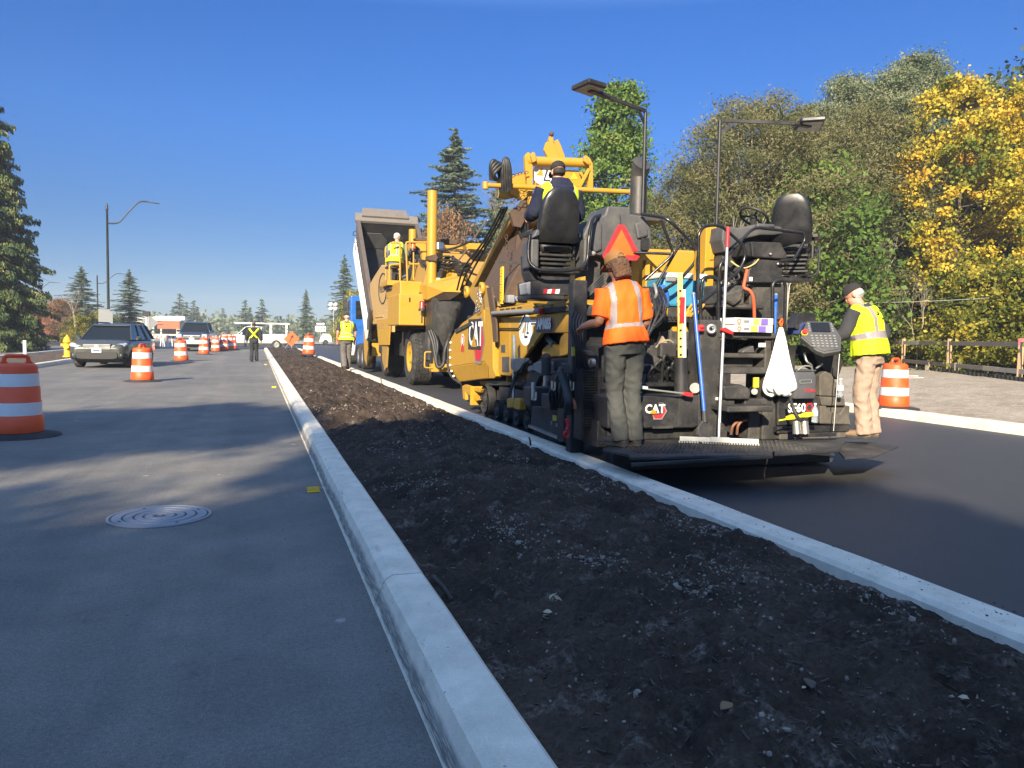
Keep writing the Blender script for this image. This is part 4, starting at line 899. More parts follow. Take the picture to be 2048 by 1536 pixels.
for k in range(8): mb.tube(smooth_path([aY(1285+k*3,690-k*5,7.9), aY(1300+k*4,640-(k%3)*12,8.0), aY(1290+k*6,600,8.2), aY(1285+k*5,575,8.6)], 4), .013+.006*(k % 2), 6)
mb.tube(smooth_path([aY(1308,568,8.3), aY(1312,580,8.2), aY(1312,592,8.2), aY(1305,603,8.3)], 4), .02, 6, 1); mb.split('hydraulic_hose', [HOSE, LGREY], pv)
# left seat, its frame and skirt (seen from behind)
def seat(name, base, rz, label=None):
    """black suspension seat facing +Y before turning; base = middle of the cushion underside"""
    rot = Matrix.Rotation(rz, 3, 'Z'); b = Vector(base); T = lambda x, y, z: b + rot @ V(x, y, z)
    st = []
    mb = MB()
    for (z_, hw, y_, d) in ((.08,.235,.03,.05),(.16,.262,.0,.075),(.32,.268,-.03,.08),(.48,.252,-.06,.078),(.60,.222,-.09,.07),(.68,.175,-.11,.06),(.725,.115,-.12,.04)):
        st.append((T(0, y_-.14, z_), rot @ V(hw,0,0), rot @ V(0,d,0)))
    mb.loft(st, 28, 0, .62); s = mb.build(name, LEATH, pv, label=label)
    mb = MB(); mb.loft([(T(0,.12,-.02), rot @ V(.24,0,0), rot @ V(0,.25,0)), (T(0,.12,.03), rot @ V(.265,0,0), rot @ V(0,.275,0)), (T(0,.12,.09), rot @ V(.25,0,0), rot @ V(0,.26,0))], 24, 0, .6); mb.build('seat_cushion', LEATH, s)
    mb = MB(); mb.obox(T(0,-.235,.545), (.40,.018,.012), rot); mb.tube([T(-.05,-.245,.545), T(.0,-.25,.55), T(.05,-.245,.545)], .012, 6)
    for k in range(2): mb.obox(T(0,-.225,.06+.0*k), (.44,.03,.03), rot)
    mb.build('seat_seam', GREY, s)
    mb = MB()
    for k in range(4): mb.obox(T(0,.08,-.06-.055*k), (.44-.02*k,.40,.03), rot)
    for sx in (-1, 1): mb.bar(T(sx*.2,-.1,-.03), T(sx*.12,.1,-.26), .03, .03); mb.obox(T(sx*.30,.06,.20), (.07,.34,.05), rot); mb.obox(T(sx*.27,.0,.05), (.03,.06,.3), rot)
    mb.obox(T(0,.08,-.27), (.46,.44,.03), rot); mb.build('seat_suspension', BLK, s, .006)
    return s
c = aY(1119,492,YP-.1); c = c + V(0,.22,-.04); seat('operator_seat', c, 0.0)
mb = MB(); YS = YP-.08
rect_y(mb, 1062, 478, 1078, 535, YS, .35); plate_y(mb, [(1062,478),(1080,470),(1080,460),(1074,458),(1068,470)], YS, .2); rect_y(mb, 1168, 478, 1178, 540, YS+.05, .3); mb.split('armrest_pod', GREY, pv, .02, 2)
mb = MB(); mb.tube(round_path([aY(1060,470,YS), aY(1056,500,YS), aY(1058,527,YS-.02), aY(1078,541,YS-.08), aY(1135,542,YS-.08), aY(1164,537,YS-.04), aY(1175,520,YS), aY(1178,470,YS), aY(1186,434,YS+.1), aY(1200,430,YS+.3)], .12), .022, 8); mb.build('seat_guard_rail', GLOSS, pv)
mb = MB(); plate_y(mb, [(1083,545),(1142,545),(1138,592),(1060,590),(1060,562),(1083,560)], YP+.05, .5); rect_y(mb, 1075, 540, 1160, 546, YP, .4); rect_y(mb, 1060, 590, 1130, 599, YP-.02, .5); plate_y(mb, [(1056,508),(1062,508),(1078,545),(1082,562),(1064,562),(1058,545)], YP+.1, .3); mb.build('seat_pedestal', BLK, pv, .012)
mb = MB(); plate_y(mb, [(1053,566),(1062,563),(1062,590),(1056,588)], YP+.04, .3); rect_y(mb, 1017, 590, 1030, 606, YP+.5, .1); plate_y(mb, [(1033,602),(1038,592),(1052,590),(1056,606)], YP+.5, .2); mb.split('pedestal_cover', mat('pale_grey_plastic', (.33,.33,.34), .5), pv, .01)
mb = MB()
for k in range(4): plate_y(mb, [(1088+k*8,578+(k%2)),(1096+k*8,578),(1094+k*8,587),(1086+k*8,587)], YP+.045, .01, k % 2)
mb.build('reflector_tape', [RED, WHT], pv)
# console left, exhaust stack, warning triangle
mb = MB()
plate_y(mb, [(1167,470),(1180,440),(1205,432),(1210,428),(1215,412),(1262,414),(1262,428),(1288,432),(1303,455),(1304,490),(1296,505),(1270,513),(1200,511),(1180,506),(1170,495)], 9.15, .6)
plate_y(mb, [(1183,446),(1196,440),(1205,448),(1205,500),(1192,505),(1180,496)], 9.11, .06); plate_y(mb, [(1270,446),(1284,442),(1297,458),(1297,472),(1276,478)], 9.11, .06)
mb.build('console', GREY, pv, .025, 2)
mb = MB(); rect_y(mb, 1283, 476, 1299, 500, 9.12, .05); mb.build('console_vent', BLK, pv); mb = MB(); mb.ball(aY(1183,507,9.1), (.06,.05,.035)); mb.build('work_lamp', LENS, pv)
mb = MB(); rect_y(mb, 1168, 505, 1200, 580, 9.3, .3); rect_y(mb, 1200, 513, 1262, 600, 9.5, .3); mb.build('console_stand', BLKD, pv)
mb = MB(); c = aY(1276,430,9.6)
for (za, zb, r0, r1) in ((c.z-.02, c.z+.50, .115, .115),): mb.cyl((c.x,9.6,za), (c.x,9.6,zb), r0, r1, 24)
mb.loft([((c.x,9.6,c.z+.50), V(.115,0,0), V(0,.115,0)), ((c.x-.005,9.58,c.z+.58), V(.115,0,-.01), V(0,.11,.05)), ((c.x-.015,9.5,c.z+.68), V(.12,0,0), V(0,.09,.1))], 24); mb.box(c.x-.22, c.x+.30, 9.35, 9.85, c.z-.10, c.z-.02); mb.build('exhaust_stack', mat('heat_dulled_steel', (.075,.072,.07), .5, .5, .4, (.12,.10,.085), 3), pv)
tri = empty; mb = MB(); YT = 9.0
mb.prism(px_y([(1205,512),(1209,519),(1273,521),(1281,511),(1249,450),(1237,449)], YT), (0,.012,0)); t_ = mb.build('warning_triangle', RED, pv)
mb = MB(); mb.prism([p+V(0,-.004,0) for p in px_y([(1216,509),(1269,511),(1243,459)], YT)], (0,.003,0)); mb.build('triangle_panel', ORA, t_)
mb = MB(); mb.cyl(aY(1243,462,YT)+V(0,.02,0), aY(1240,430,YT+.1), .008, None, 6); mb.build('triangle_bracket', BLK, t_)
# floodlights on their masts
def floodlight(top, foot, arm, head, Y, Yf):
    p = aY(*top, Y); f = aY(*foot, Yf); f.x = p.x; f.y = p.y
    mb = MB(); mb.cyl(f, p, .024, None, 10); m_ = mb.build('floodlight_mast', BLK, pv)
    mb = MB(); e = aZ(*arm, p.z); mb.bar(p, e, .035, .04); mb.bar(p.lerp(e,.18)+V(0,0,-.03), p+V(0,0,-.18), .012, .05); mb.build('mast_arm', BLK, m_)
    hd = [aZ(a, b, p.z) for a, b in head]; c = sum(hd, V(0,0,0))/4
    mb = MB(); mb.prism([c+(q-c)*1.0+V(0,0,.0) for q in hd], (0,0,.06)); mb.bar(e, c, .09, .05); mb.build('lamp_head', BLK, m_, .015, 2)
    mb = MB(); mb.prism([c+(q-c)*.84+V(0,0,-.008) for q in hd], (0,0,.02)); mb.build('lamp_lens', LENS, m_)
    print('lamp', [tuple(round(v,2) for v in q) for q in hd])
floodlight((1291,222), (1287,430), (1216,194), [(1142,181),(1178,165),(1214,176),(1183,195)], 9.35, 9.5)
floodlight((1440,241), (1432,450), (1588,247), [(1586,262),(1603,243),(1652,240),(1640,264)], 9.2, 9.1)
# hand rails
def rail(pts, Y, r=.021, rr=.12, name='hand_rail'):
    mb = MB(); mb.tube(round_path([aY(a, b, Y+d) for a, b, d in pts], rr), r, 8); return mb.build(name, GLOSS, pv)
rail([(1283,428,.4),(1335,436,0),(1392,494,0),(1393,522,0),(1360,560,0),(1312,590,0)], 8.7, .022)
rail([(1322,440,0),(1346,505,0),(1340,515,0),(1290,560,.1)], 8.75, .020); rail([(1266,505,.2),(1345,508,0)], 8.8, .018); rail([(1368,475,0),(1310,575,0)], 8.85, .018)
rail([(1396,600,0),(1397,468,0),(1408,452,0),(1440,449,0),(1488,492,0),(1491,515,0),(1478,542,0),(1395,612,0)], 8.2, .020)
rail([(1440,560,0),(1438,530,0),(1500,462,0),(1514,455,0),(1608,466,0),(1610,480,0),(1592,512,0),(1585,520,0),(1560,522,0)], 8.4, .020)
rail([(1437,660,0),(1437,560,0),(1425,553,0),(1405,556,0),(1401,600,0),(1401,690,0)], 7.3, .022, .09)
rail([(1399,690,0),(1420,696,0),(1437,690,0),(1437,655,0)], 7.3, .020, .06); rail([(1545,700,0),(1545,570,0),(1550,562,0),(1566,560,0),(1571,570,0),(1569,680,0)], 7.15, .020, .08)
# right operator station: dash, wheel, boxes, seat swung outwards
YQ = 8.7
mb = MB()
plate_y(mb, [(1446,452),(1478,455),(1512,449),(1548,452),(1582,454),(1590,464),(1548,470),(1520,470),(1480,480),(1450,505),(1444,480)], YQ, .55)
plate_y(mb, [(1515,446),(1550,448),(1552,455),(1514,455)], YQ-.05, .25); mb.build('dashboard', GREY, pv, .02, 2)
mb = MB(); rect_y(mb, 1485, 468, 1545, 490, YQ+.25, .2); rect_y(mb, 1520, 452, 1545, 478, YQ+.2, .1); mb.build('dash_underside', BLK, pv)
mb = MB(); c = aY(1508,434,YQ+.1); rw = Matrix.Rotation(R(32), 3, 'Y') @ Matrix.Rotation(R(-8), 3, 'X')
mb.tube([c + rw @ V(.19*math.cos(t), .19*math.sin(t), 0) for t in [k*2*math.pi/28 for k in range(28)]], .018, 8, 0, True); mb.ball(c, (.05,.05,.03))
for k in range(3): mb.cyl(c, c + rw @ V(.18*math.cos(k*2.1), .18*math.sin(k*2.1), 0), .014, None, 6)
mb.cyl(c, c+V(.02,.05,-.16), .035, None, 10); mb.build('steering_wheel', BLK, pv)
mb = MB(); plate_y(mb, [(1503,483),(1506,514),(1575,518),(1574,508),(1562,485)], YQ-.25, .3); plate_y(mb, [(1486,487),(1503,483),(1506,514),(1490,512)], YQ-.2, .3); mb.build('tool_box', BLK, pv, .012)
mb = MB(); plate_y(mb, [(1512,516),(1566,520),(1566,566),(1495,566),(1498,540)], YQ-.2, .35); mb.build('electrical_box', BLK, pv, .014)
mb = MB(); rect_y(mb, 1499, 554, 1505, 562, YQ-.205, .01); mb.split('data_plate', WHT, pv); mb = MB(); mb.ball(aY(1556,528,YQ-.22), .02); mb.ball(aY(1541,508,YQ-.27), .018); mb.split('latch', STEEL, pv)
mb = MB(); plate_y(mb, [(1446,505),(1482,490),(1500,520),(1490,555),(1460,560),(1446,540)], YQ+.1, .4); rect_y(mb, 1440, 570, 1490, 610, YQ-.3, .4); plate_y(mb, [(1444,590),(1490,575),(1484,600),(1470,612),(1450,600)], YQ-.36, .08); rect_y(mb, 1500, 566, 1570, 640, YQ-.1, .4); rect_y(mb, 1440, 608, 1530, 618, YQ-.3, .5)
mb.split('valve_block', BLKD, pv, .02)
mb = MB(); mb.tube(smooth_path([aY(1448,520,YQ-.1), aY(1458,520,YQ-.15), aY(1475,532,YQ-.2), aY(1490,536,YQ-.2), aY(1508,528,YQ-.22), aY(1518,517,YQ-.2)], 5), .010, 6); mb.build('yellow_cable', mat('pale_yellow_rubber', (.55,.42,.16), .5), pv)
mb = MB(); mb.tube(smooth_path([aY(1494,540,YQ-.25), aY(1490,560,YQ-.3), aY(1488,575,YQ-.32), aY(1500,582,YQ-.35), aY(1507,600,YQ-.35), aY(1509,645,YQ-.3)], 5), .022, 8); mb.build('orange_hose', mat('red_orange_rubber', (.62,.09,.025), .5), pv)
for k in range(1):
    mb = MB()
    for j in range(10): mb.tube(smooth_path([aY(1446+j*4,560-j*3,YQ+.05), aY(1455+j*4,575-(j%3)*15,YQ-.1), aY(1470+j*3,560+(j%4)*9,YQ-.15), aY(1490+j*3,600-(j%2)*20,YQ)], 4), .011+.006*(j % 2), 6)
    mb.split('hydraulic_hose', HOSE, pv)
c = aY(1600,500,YQ+.0); seat('operator_seat', c+V(-.06,.10,-.02), R(-42))
mb = MB(); mb.tube(round_path([aY(1604,520,YQ), aY(1630,512,YQ), aY(1640,490,YQ+.1), aY(1636,545,YQ), aY(1625,552,YQ), aY(1580,556,YQ)], .06), .016, 6)
for k in range(4): rect_y(mb, 1572, 525+k*9, 1610, 530+k*9, YQ+.02, .25)
rect_y(mb, 1566, 556, 1625, 562, YQ-.02, .35); mb.build('seat_carrier', BLK, pv, .004)
# ================================================================ barrels, lamps, signs, fence, vehicles
DRUM = mat('barrel_orange', (.80, .085, .012), .45, 0, .16, (.45, .16, .08), 5, .05, 40); BAND = mat('barrel_white_sheeting', (.74, .74, .74), .35, 0, .2, (.45, .43, .40), 7)
def drum(name='traffic_barrel', base=True, s=1.0):
    r = empty(name, (0,0,0), None, None); mb = MB(); H = .98
    prof = [(.285,.06),(.29,.10),(.283,.26),(.272,.27),(.268,.44),(.258,.45),(.254,.62),(.244,.63),(.240,.80),(.232,.82),(.232,.88),(.20,.915),(.12,.92),(.0,.92)]
    mb.lathe(prof, (0,0,0), (0,0,1), 32); b = mb.build('barrel_body', DRUM, r)
    for z0, z1, r0, r1 in ((.27,.44,.2725,.2685),(.63,.80,.2465,.2425)):
        mb = MB(); mb.lathe([(r0,z0+.005),(r1,z1-.005)], (0,0,0), (0,0,1), 32); mb.build('reflective_band', BAND, r)
    mb = MB(); mb.tube(round_path([V(-.13,0,.90), V(-.13,0,1.01), V(.13,0,1.01), V(.13,0,.90)], .05), .026, 8); mb.box(-.17, -.10, -.04, .04, .9, .94); mb.box(.10, .17, -.04, .04, .9, .94); mb.build('barrel_handle', DRUM, r)
    if base: mb = MB(); mb.lathe([(.0,.055),(.30,.055),(.47,.025),(.49,.0)], (0,0,0), (0,0,1), 32); mb.build('rubber_base', RUB, r)
    return r
d0 = drum(); GD = 'orange and white traffic barrels'
def dput(o, x, y, label, rz=0, z=0, tilt=(0,0), s=1.0): o.location = (x, y, z); o.rotation_euler = (tilt[0], tilt[1], rz); o.scale = (s, s, s); return tag(o, label, 'barrel', GD)
dput(d0, *aZ(36, 872).xy, 'nearest barrel, shaded, cut by the left edge of the photo', .4, s=1.05)
dput(copy_tree(d0), *aZ(285, 763).xy, 'sunlit barrel on a flat rubber base in front of the grey car', 1.2, s=1.02)
dput(copy_tree(d0), *aZ(363, 722.5).xy, 'barrel leaning slightly beside the dark pickup, third from the camera', .8, 0, (.0, -.05), 1.08)
dput(copy_tree(d0), *aZ(408, 709).xy, 'barrel right in front of the dark pickup', 2, s=1.08)
dput(copy_tree(d0), *aZ(431.5, 703.5).xy, 'dull red barrel standing in shade between the pickup and the white work truck', 2.6, s=1.05)
dput(copy_tree(d0), *aZ(448, 701.5).xy, 'far barrel left of the walker, nearest of three in a row', 3, s=1.2)
dput(copy_tree(d0), *aZ(459, 700.2).xy, 'far barrel left of the walker, middle one of three in a row', 3.5, s=1.2); dput(copy_tree(d0), *aZ(465, 699.2).xy, 'far barrel left of the walker, last of three in a row', 4, s=1.2)
p = aZ(617, 710, .22); dput(copy_tree(d0), p.x, p.y, 'barrel standing on the far end of the soil strip', 1, .22, (.03,.03), 1.15)
p = aZ(1787, 815, .15); dput(copy_tree(d0), p.x, p.y, 'barrel on the dirt shoulder behind the right worker', .3, .13, s=.98)
# street lamps
LAMPB = mat('lamp_post_black', (.020,.021,.024), .4, .2, .15, (.06,.06,.06), 3)
def street_lamp():
    r = empty('street_lamp', (0,0,0), None, None); mb = MB()
    mb.lathe([(.19,0),(.19,.12),(.15,.16),(.13,.9),(.115,1.0),(.105,1.05),(.078,8.1),(.095,8.12),(.095,8.2),(.07,8.22),(.09,8.30),(.06,8.42),(.02,8.5)], (0,0,0), (0,0,1), 16); mb.build('lamp_pole', LAMPB, r)
    mb = MB(); mb.tube(smooth_path([V(.05,0,7.35), V(.5,0,7.36), V(.9,0,7.5), V(1.5,0,8.1), V(2.1,0,8.62), V(2.5,0,8.74), V(2.95,0,8.72)], 5), .045, 8); a = mb.build('lamp_arm', LAMPB, r)
    mb = MB(); mb.loft([(V(2.85,0,8.72), V(0,.05,0), V(0,0,.035)), (V(3.0,0,8.72), V(0,.13,0), V(0,0,.045)), (V(3.4,0,8.69), V(0,.15,0), V(0,0,.035)), (V(3.65,0,8.66), V(0,.08,0), V(0,0,.02))], 14); mb.build('lamp_head', mat('lamp_head_grey', (.06,.065,.07), .5), a)
    return r
sl = street_lamp(); GL = 'black street lamps along the left road'
def lput(o, px, dep, label, s=1.0, rz=0): p = sight(px, 690); o.location = (p.x*dep, p.y*dep, .1); o.scale = (s,s,s); o.rotation_euler = (0,0,rz); return tag(o, label, 'street lamp', GL)
lput(sl, 218, 49.5, 'tallest black street lamp standing behind the grey car', .985, R(2)); sl.scale = (.84, .84, 1.10)
lput(copy_tree(sl), 196.5, 100, 'middle street lamp seen just left of the tallest one', .985, R(2)); lput(copy_tree(sl), 69, 103, 'street lamp half hidden behind the cedar', .86, R(2))
SG = mat('sign_back', (.20,.21,.22), .5, .3, .2); POST = mat('sign_post_steel', (.42,.43,.43), .45, .5, .25)
def sign(name, px, by, dep, label, cat, build):
    p = sight(px, 690); r = empty(name, (p.x*dep, p.y*dep, by), label, cat); build(r, V(p.x*dep, p.y*dep, by)); return r
def b1(r, o):
    mb = MB(); mb.box(o.x-.42, o.x+.25, o.y-.30, o.y-.27, o.z+1.55, o.z+2.6); mb.box(o.x+.02, o.x+.42, o.y-.36, o.y-.33, o.z+1.6, o.z+2.45); mb.build('sign_board', SG, r, .01); mb = MB(); mb.cyl(o+V(.05,-.25,0), o+V(.05,-.25,2.5), .04); mb.build('sign_post', POST, r)
sign('road_sign', 214, .1, 49, 'backs of two grey signs on a post by the tallest lamp', 'sign', b1)
def b2(r, o):
    mb = MB(); mb.cyl(o, o+V(0,0,2.25), .055); mb.build('sign_post', WHT, r); mb = MB(); mb.box(o.x-.2, o.x+.2, o.y-.15, o.y+.15, o.z+2.25, o.z+2.55); mb.build('sensor_box', BLK, r, .02)
sign('sensor_post', 294, 0, 46, 'white post with a small black box on top beside the grey car', 'post', b2)
def b3(r, o):
    mb = MB(); mb.prism([o+V(0,0,1.35), o+V(.75,0,2.1), o+V(0,0,2.85), o+V(-.75,0,2.1)], (0,.03,0)); mb.box(o.x-.45, o.x+.45, o.y, o.y+.03, o.z+.6, o.z+1.2); mb.build('sign_board', SG, r); mb = MB(); mb.cyl(o, o+V(0,0,2.7), .05); mb.build('sign_post', POST, r)
sign('road_sign', 299, 0, 70, 'back of a diamond shaped grey sign behind the sensor post', 'sign', b3)
def b4(r, o):
    mb = MB(); mb.box(o.x-.62, o.x+.62, o.y, o.y+.03, o.z+1.55, o.z+2.25); b = mb.build('sign_board', WHT, r); mb = MB(); mb.box(o.x-.62, o.x+.62, o.y-.0, o.y+.03, o.z+2.29, o.z+2.75); b5_ = mb.build('arrow_board', BLK, r)
    mb = MB()
    for k in range(3):
        x = o.x-.48+k*.38; y = o.y-.008; z = o.z+1.9
        mb.add([(x,y,z+.28),(x+.12,y,z+.28),(x+.28,y,z),(x+.12,y,z-.28),(x,y,z-.28),(x+.16,y,z)], [(0,5,2,1),(5,4,3,2)])
    mb.build('chevron', BLK, b); mb = MB(); y = o.y-.008; z = o.z+2.52
    mb.add([(o.x-.5,y,z-.09),(o.x+.3,y,z-.09),(o.x+.3,y,z-.17),(o.x+.55,y,z),(o.x+.3,y,z+.17),(o.x+.3,y,z+.09),(o.x-.5,y,z+.09)], [tuple(range(7))]); mb.build('arrow', WHT, b5_)
    mb = MB(); mb.cyl(o+V(0,.06,0), o+V(0,.06,2.7), .04); mb.build('sign_post', POST, r)
sign('chevron_sign', 641, .1, 98, 'white sign with three black chevrons under a one way arrow', 'sign', b4)
def b5(r, o):
    c = o+V(0,0,.78); mb = MB(); mb.prism([c+V(0,0,-.62), c+V(.62,.05,.03), c+V(.0,.1,.62), c+V(-.62,.05,-.03)], (0,.03,.0)); b = mb.build('sign_board', ORA, r); mb = MB(); q = lambda a, b_: c+V(a,-.012+.05*(b_+.62)/.62*1.0,b_)
    mb.add([q(-.22,-.28), q(-.13,-.30), q(.06,.10), q(.16,.05), q(.14,.34), q(-.10,.18), q(-.02,.14)], [tuple(range(7))]); mb.build('arrow', BLK, b); mb = MB(); mb.bar(c+V(0,.08,-.1), o+V(-.5,.4,0), .03, .03); mb.bar(c+V(0,.08,-.1), o+V(.5,.4,0), .03, .03); mb.bar(c+V(0,.06,-.5), o+V(0,-.3,0), .03, .03); mb.build('sign_stand', POST, r)
sign('road_work_sign', 583, .15, 62, 'orange diamond sign with a black arrow leaning at the far end of the soil strip', 'sign', b5)
def b6(r, o):
    mb = MB(); mb.cyl(o+V(0,0,.5), o+V(0,0,4.7), .05); mb.build('mast', POST, r)
    for k in range(4):
        mb = MB(); c = o+V(-.3+.55*(k % 2),0,4.15+.5*(k//2)); mb.lathe([(.08,.1),(.28,0),(.26,-.02),(.02,.03)], c, (.2*(k%2)-.1,-1,-.3), 12); mb.build('flood_lamp', WHT, r)
    mb = MB(); mb.prism([o+V(-1.6,0,.3), o+V(-.2,0,.3), o+V(-.2,0,.9), o+V(-.5,0,1.25), o+V(-1.2,0,1.25)], (0,1,0)); mb.build('trailer_box', WHT, r, .04)
    for k in range(2): mb = MB(); mb.cyl(o+V(-.9,k*.9-.05,.3), o+V(-.9,k*.9+.15,.3), .3); mb.build('trailer_wheel', RUB, r)
sign('light_tower', 667, .1, 90, 'white light tower trailer with a tall lamp mast in the distance', 'light tower', b6)
def hyd():
    o = aZ(135, 714, .1); o = V(o.x, o.y, .1); r = empty('fire_hydrant', o, 'yellow fire hydrant in the planting bed left of the grey car', 'hydrant'); Y = mat('hydrant_yellow', (.80,.44,.012), .4, 0, .12)
    mb = MB(); mb.lathe([(.24,0),(.24,.06),(.17,.08),(.16,.80),(.22,.82),(.22,.88),(.19,.90),(.18,1.0),(.12,1.12),(.05,1.17),(.05,1.24),(.0,1.25)], o, (0,0,1), 20); mb.build('hydrant_barrel', Y, r)
    for a in (-1, 1): mb = MB(); mb.cyl(o+V(.1*a,-.05,.66), o+V(.30*a,-.05,.66), .09, .10, 12); mb.build('nozzle', Y, r)
    mb = MB(); mb.cyl(o+V(.0,-.1,.6), o+V(0,-.32,.6), .13, .14, 14); mb.build('nozzle', Y, r); r.scale = (.84,.84,.84)
hyd()
p = aZ(50, 706, .3); mb = MB(); mb.box(-.06, .06, -.06, .06, 0, .75); o = mb.build('marker_post', WHT); o.location = (p.x, p.y, .12); tag(o, 'short white marker post by the side road kerb', 'post')
# wooden rail fence and black silt fence at the foot of the wood
f0, f1 = aZ(1800, 737, .36), aZ(2048, 768, .36); fd = (f1-f0).normalized()
WOODP = mat('new_pine', (.52,.36,.215), .8, 0, .3, (.3,.2,.12), 6, .2, 40); WOODG = mat('weathered_rail', (.30,.245,.185), .85, 0, .35, (.32,.26,.2), 5, .2, 40)
fc = empty('rail_fence', (f0.x, f0.y, .36), 'two rail wooden fence with pale pine posts in front of the wood', 'fence')
def alongf(px, z): 
    d = sight(px, 700); a = Vector((d.x, d.y)); b = Vector((fd.x, fd.y)); t = (f0.x*b.y - f0.y*b.x)/(a.x*b.y - a.y*b.x); return V(a.x*t, a.y*t, z)
for px in (1807, 1899, 2042, 2210): q = alongf(px, 0); mb = MB(); mb.box(q.x-.05, q.x+.05, q.y-.05, q.y+.05, .25, 1.62); mb.build('fence_post', WOODP, fc)
q = alongf(1915, 0); mb = MB(); mb.box(q.x-.05, q.x+.05, q.y-.05, q.y+.05, .3, .80); mb.build('stub_post', WOODG, fc); q = alongf(1873, 0); mb = MB(); mb.box(q.x-.06, q.x+.06, q.y+.3, q.y+.42, .3, .8); mb.build('stub_post', WOODG, fc)
q = alongf(2042, 0); mb = MB(); mb.box(q.x-.053, q.x+.053, q.y-.053, q.y+.053, 1.44, 1.625); mb.build('post_top_paint', mat('pink_paint', (.75,.16,.20), .7), fc)
for a, b, z, m_ in ((1786, 1798, 1.46, WOODG), (1798, 1838, 1.46, WHT), (1838, 2230, 1.46, WOODG), (1786, 1968, .70, WOODG), (1968, 2230, .70, mat('pale_pine', (.62,.52,.38), .8))):
    p0, p1 = alongf(a, z)+V(-.06,-.06,0), alongf(b, z)+V(-.06,-.06,0); mb = MB(); mb.bar(p0, p1, .04, .14); mb.build('fence_rail', m_, fc, .004)
mb = MB(); n = 60
for k in range(n):
    a, b = alongf(1786+k*8, 0), alongf(1794+k*8, 0); off = V(-.5,-.75,0); z0, z1 = .34+.05*noise.noise((k*.3,0,0)), .34+.05*noise.noise(((k+1)*.3,0,0)); mb.add([a+off+V(0,0,.15), b+off+V(0,0,.15), b+off+V(.05,.1,z1+.2), a+off+V(.05,.1,z0+.2)], [(0,1,2,3)], 0, True)
o = mb.build('silt_fence', mat('black_fabric', (.016,.017,.02), .6, 0, .2)); so_ = o.modifiers.new('thick', 'SOLIDIFY'); so_.thickness = .015; tag(o, 'low black silt fence fabric along the foot of the wooden fence', 'silt fence')
for i, (px, py) in enumerate(((1822,757),(1832,761))): q = aZ(px, py, .36); mb = MB(); mb.bar(q+V(-.3,0,.05), q+V(.35,.12,.06), .09, .05); o = mb.build('board_offcut', WHT); tag(o, ('short pale board lying on the dirt by the left fence post, the farther one', 'pale board lying on the dirt by the left fence post, the nearer one')[i], 'board')
mb = MB(); a, b = aY(1530, 598, 30), aY(2120, 584, 19); mb.tube([a.lerp(b, k/12)+V(0,0,-.25*(4*(k/12)*(1-k/12)))  for k in range(13)], .012, 5)
o = mb.build('overhead_cable', mat('grey_cable', (.35,.35,.34), .6)); tag(o, 'thin grey cable strung in front of the wood', 'cable')
# manhole cover
c = aZ(320, 1033); c = V(c.x, c.y, 0); IRON = mat('cast_iron', (.25,.25,.26), .45, .25, .25, (.2,.19,.18), 12, .3, 90)
mh = empty('manhole_cover', c, 'round cast iron manhole cover with concentric rings in the left road', 'manhole cover')
mb = MB(); mb.lathe([(.372,.002),(.372,.010),(.350,.010),(.348,.004)], c, (0,0,1), 56); mb.build('cover_frame', IRON, mh)
mb = MB(); mb.lathe([(.346,.003),(.346,.0048),(.0,.0048)], c, (0,0,1), 56, 0, False); pl_ = mb.build('cover_plate', mat('iron_groove', (.055,.055,.06), .7, .2, .3), mh)
mb = MB()
for r0, r1 in ((.338,.268),(.255,.192),(.178,.122),(.108,.05)): mb.lathe([(r0,.0045),(r0-.003,.010),(r1+.003,.010),(r1,.0045)], c, (0,0,1), 56, 0, False)
mb.text('S', c+V(-.022,-.03,.0), V(1,0,0), V(0,1,0), .085, 0, .010, 1, .003); mb.split('cover_ring', IRON, mh)
mb = MB()
for k in range(4): a = .5+k*1.571; mb.cyl(c+V(.30*math.cos(a),.30*math.sin(a),.009), c+V(.30*math.cos(a),.30*math.sin(a),.0125), .012, None, 8)
mb.build('cover_bolt', BLK, mh)
# yellow lane tabs against the kerb
YT_ = mat('yellow_plastic_tab', (.72,.42,.012), .5, 0, .25); tab = None
for (px, py, lab) in ((627, 984, 'yellow plastic lane tab lying at the kerb nearest the camera'), (548, 776, 'small yellow lane tab at the left kerb, second along the road'), (531, 730, 'tiny far yellow lane tab at the left kerb beside the walker')):
    q = aZ(px, py)
    if tab is None:
        mb = MB(); mb.prism([V(-.055,-.04,0), V(.055,-.03,0), V(.055,.04,0), V(-.055,.03,0)], (0,0,.008)); mb.prism([V(-.055,.02,.008), V(.055,.03,.008), V(.055,.04,.04), V(-.055,.03,.04)], (0,.006,0)); tab = mb.build('lane_tab', YT_, None, .002); o = tab
    else: o = tab.copy(); COL.objects.link(o)
    o.location = (q.x, q.y, .002); tag(o, lab, 'lane tab', 'yellow lane tabs along the kerb')
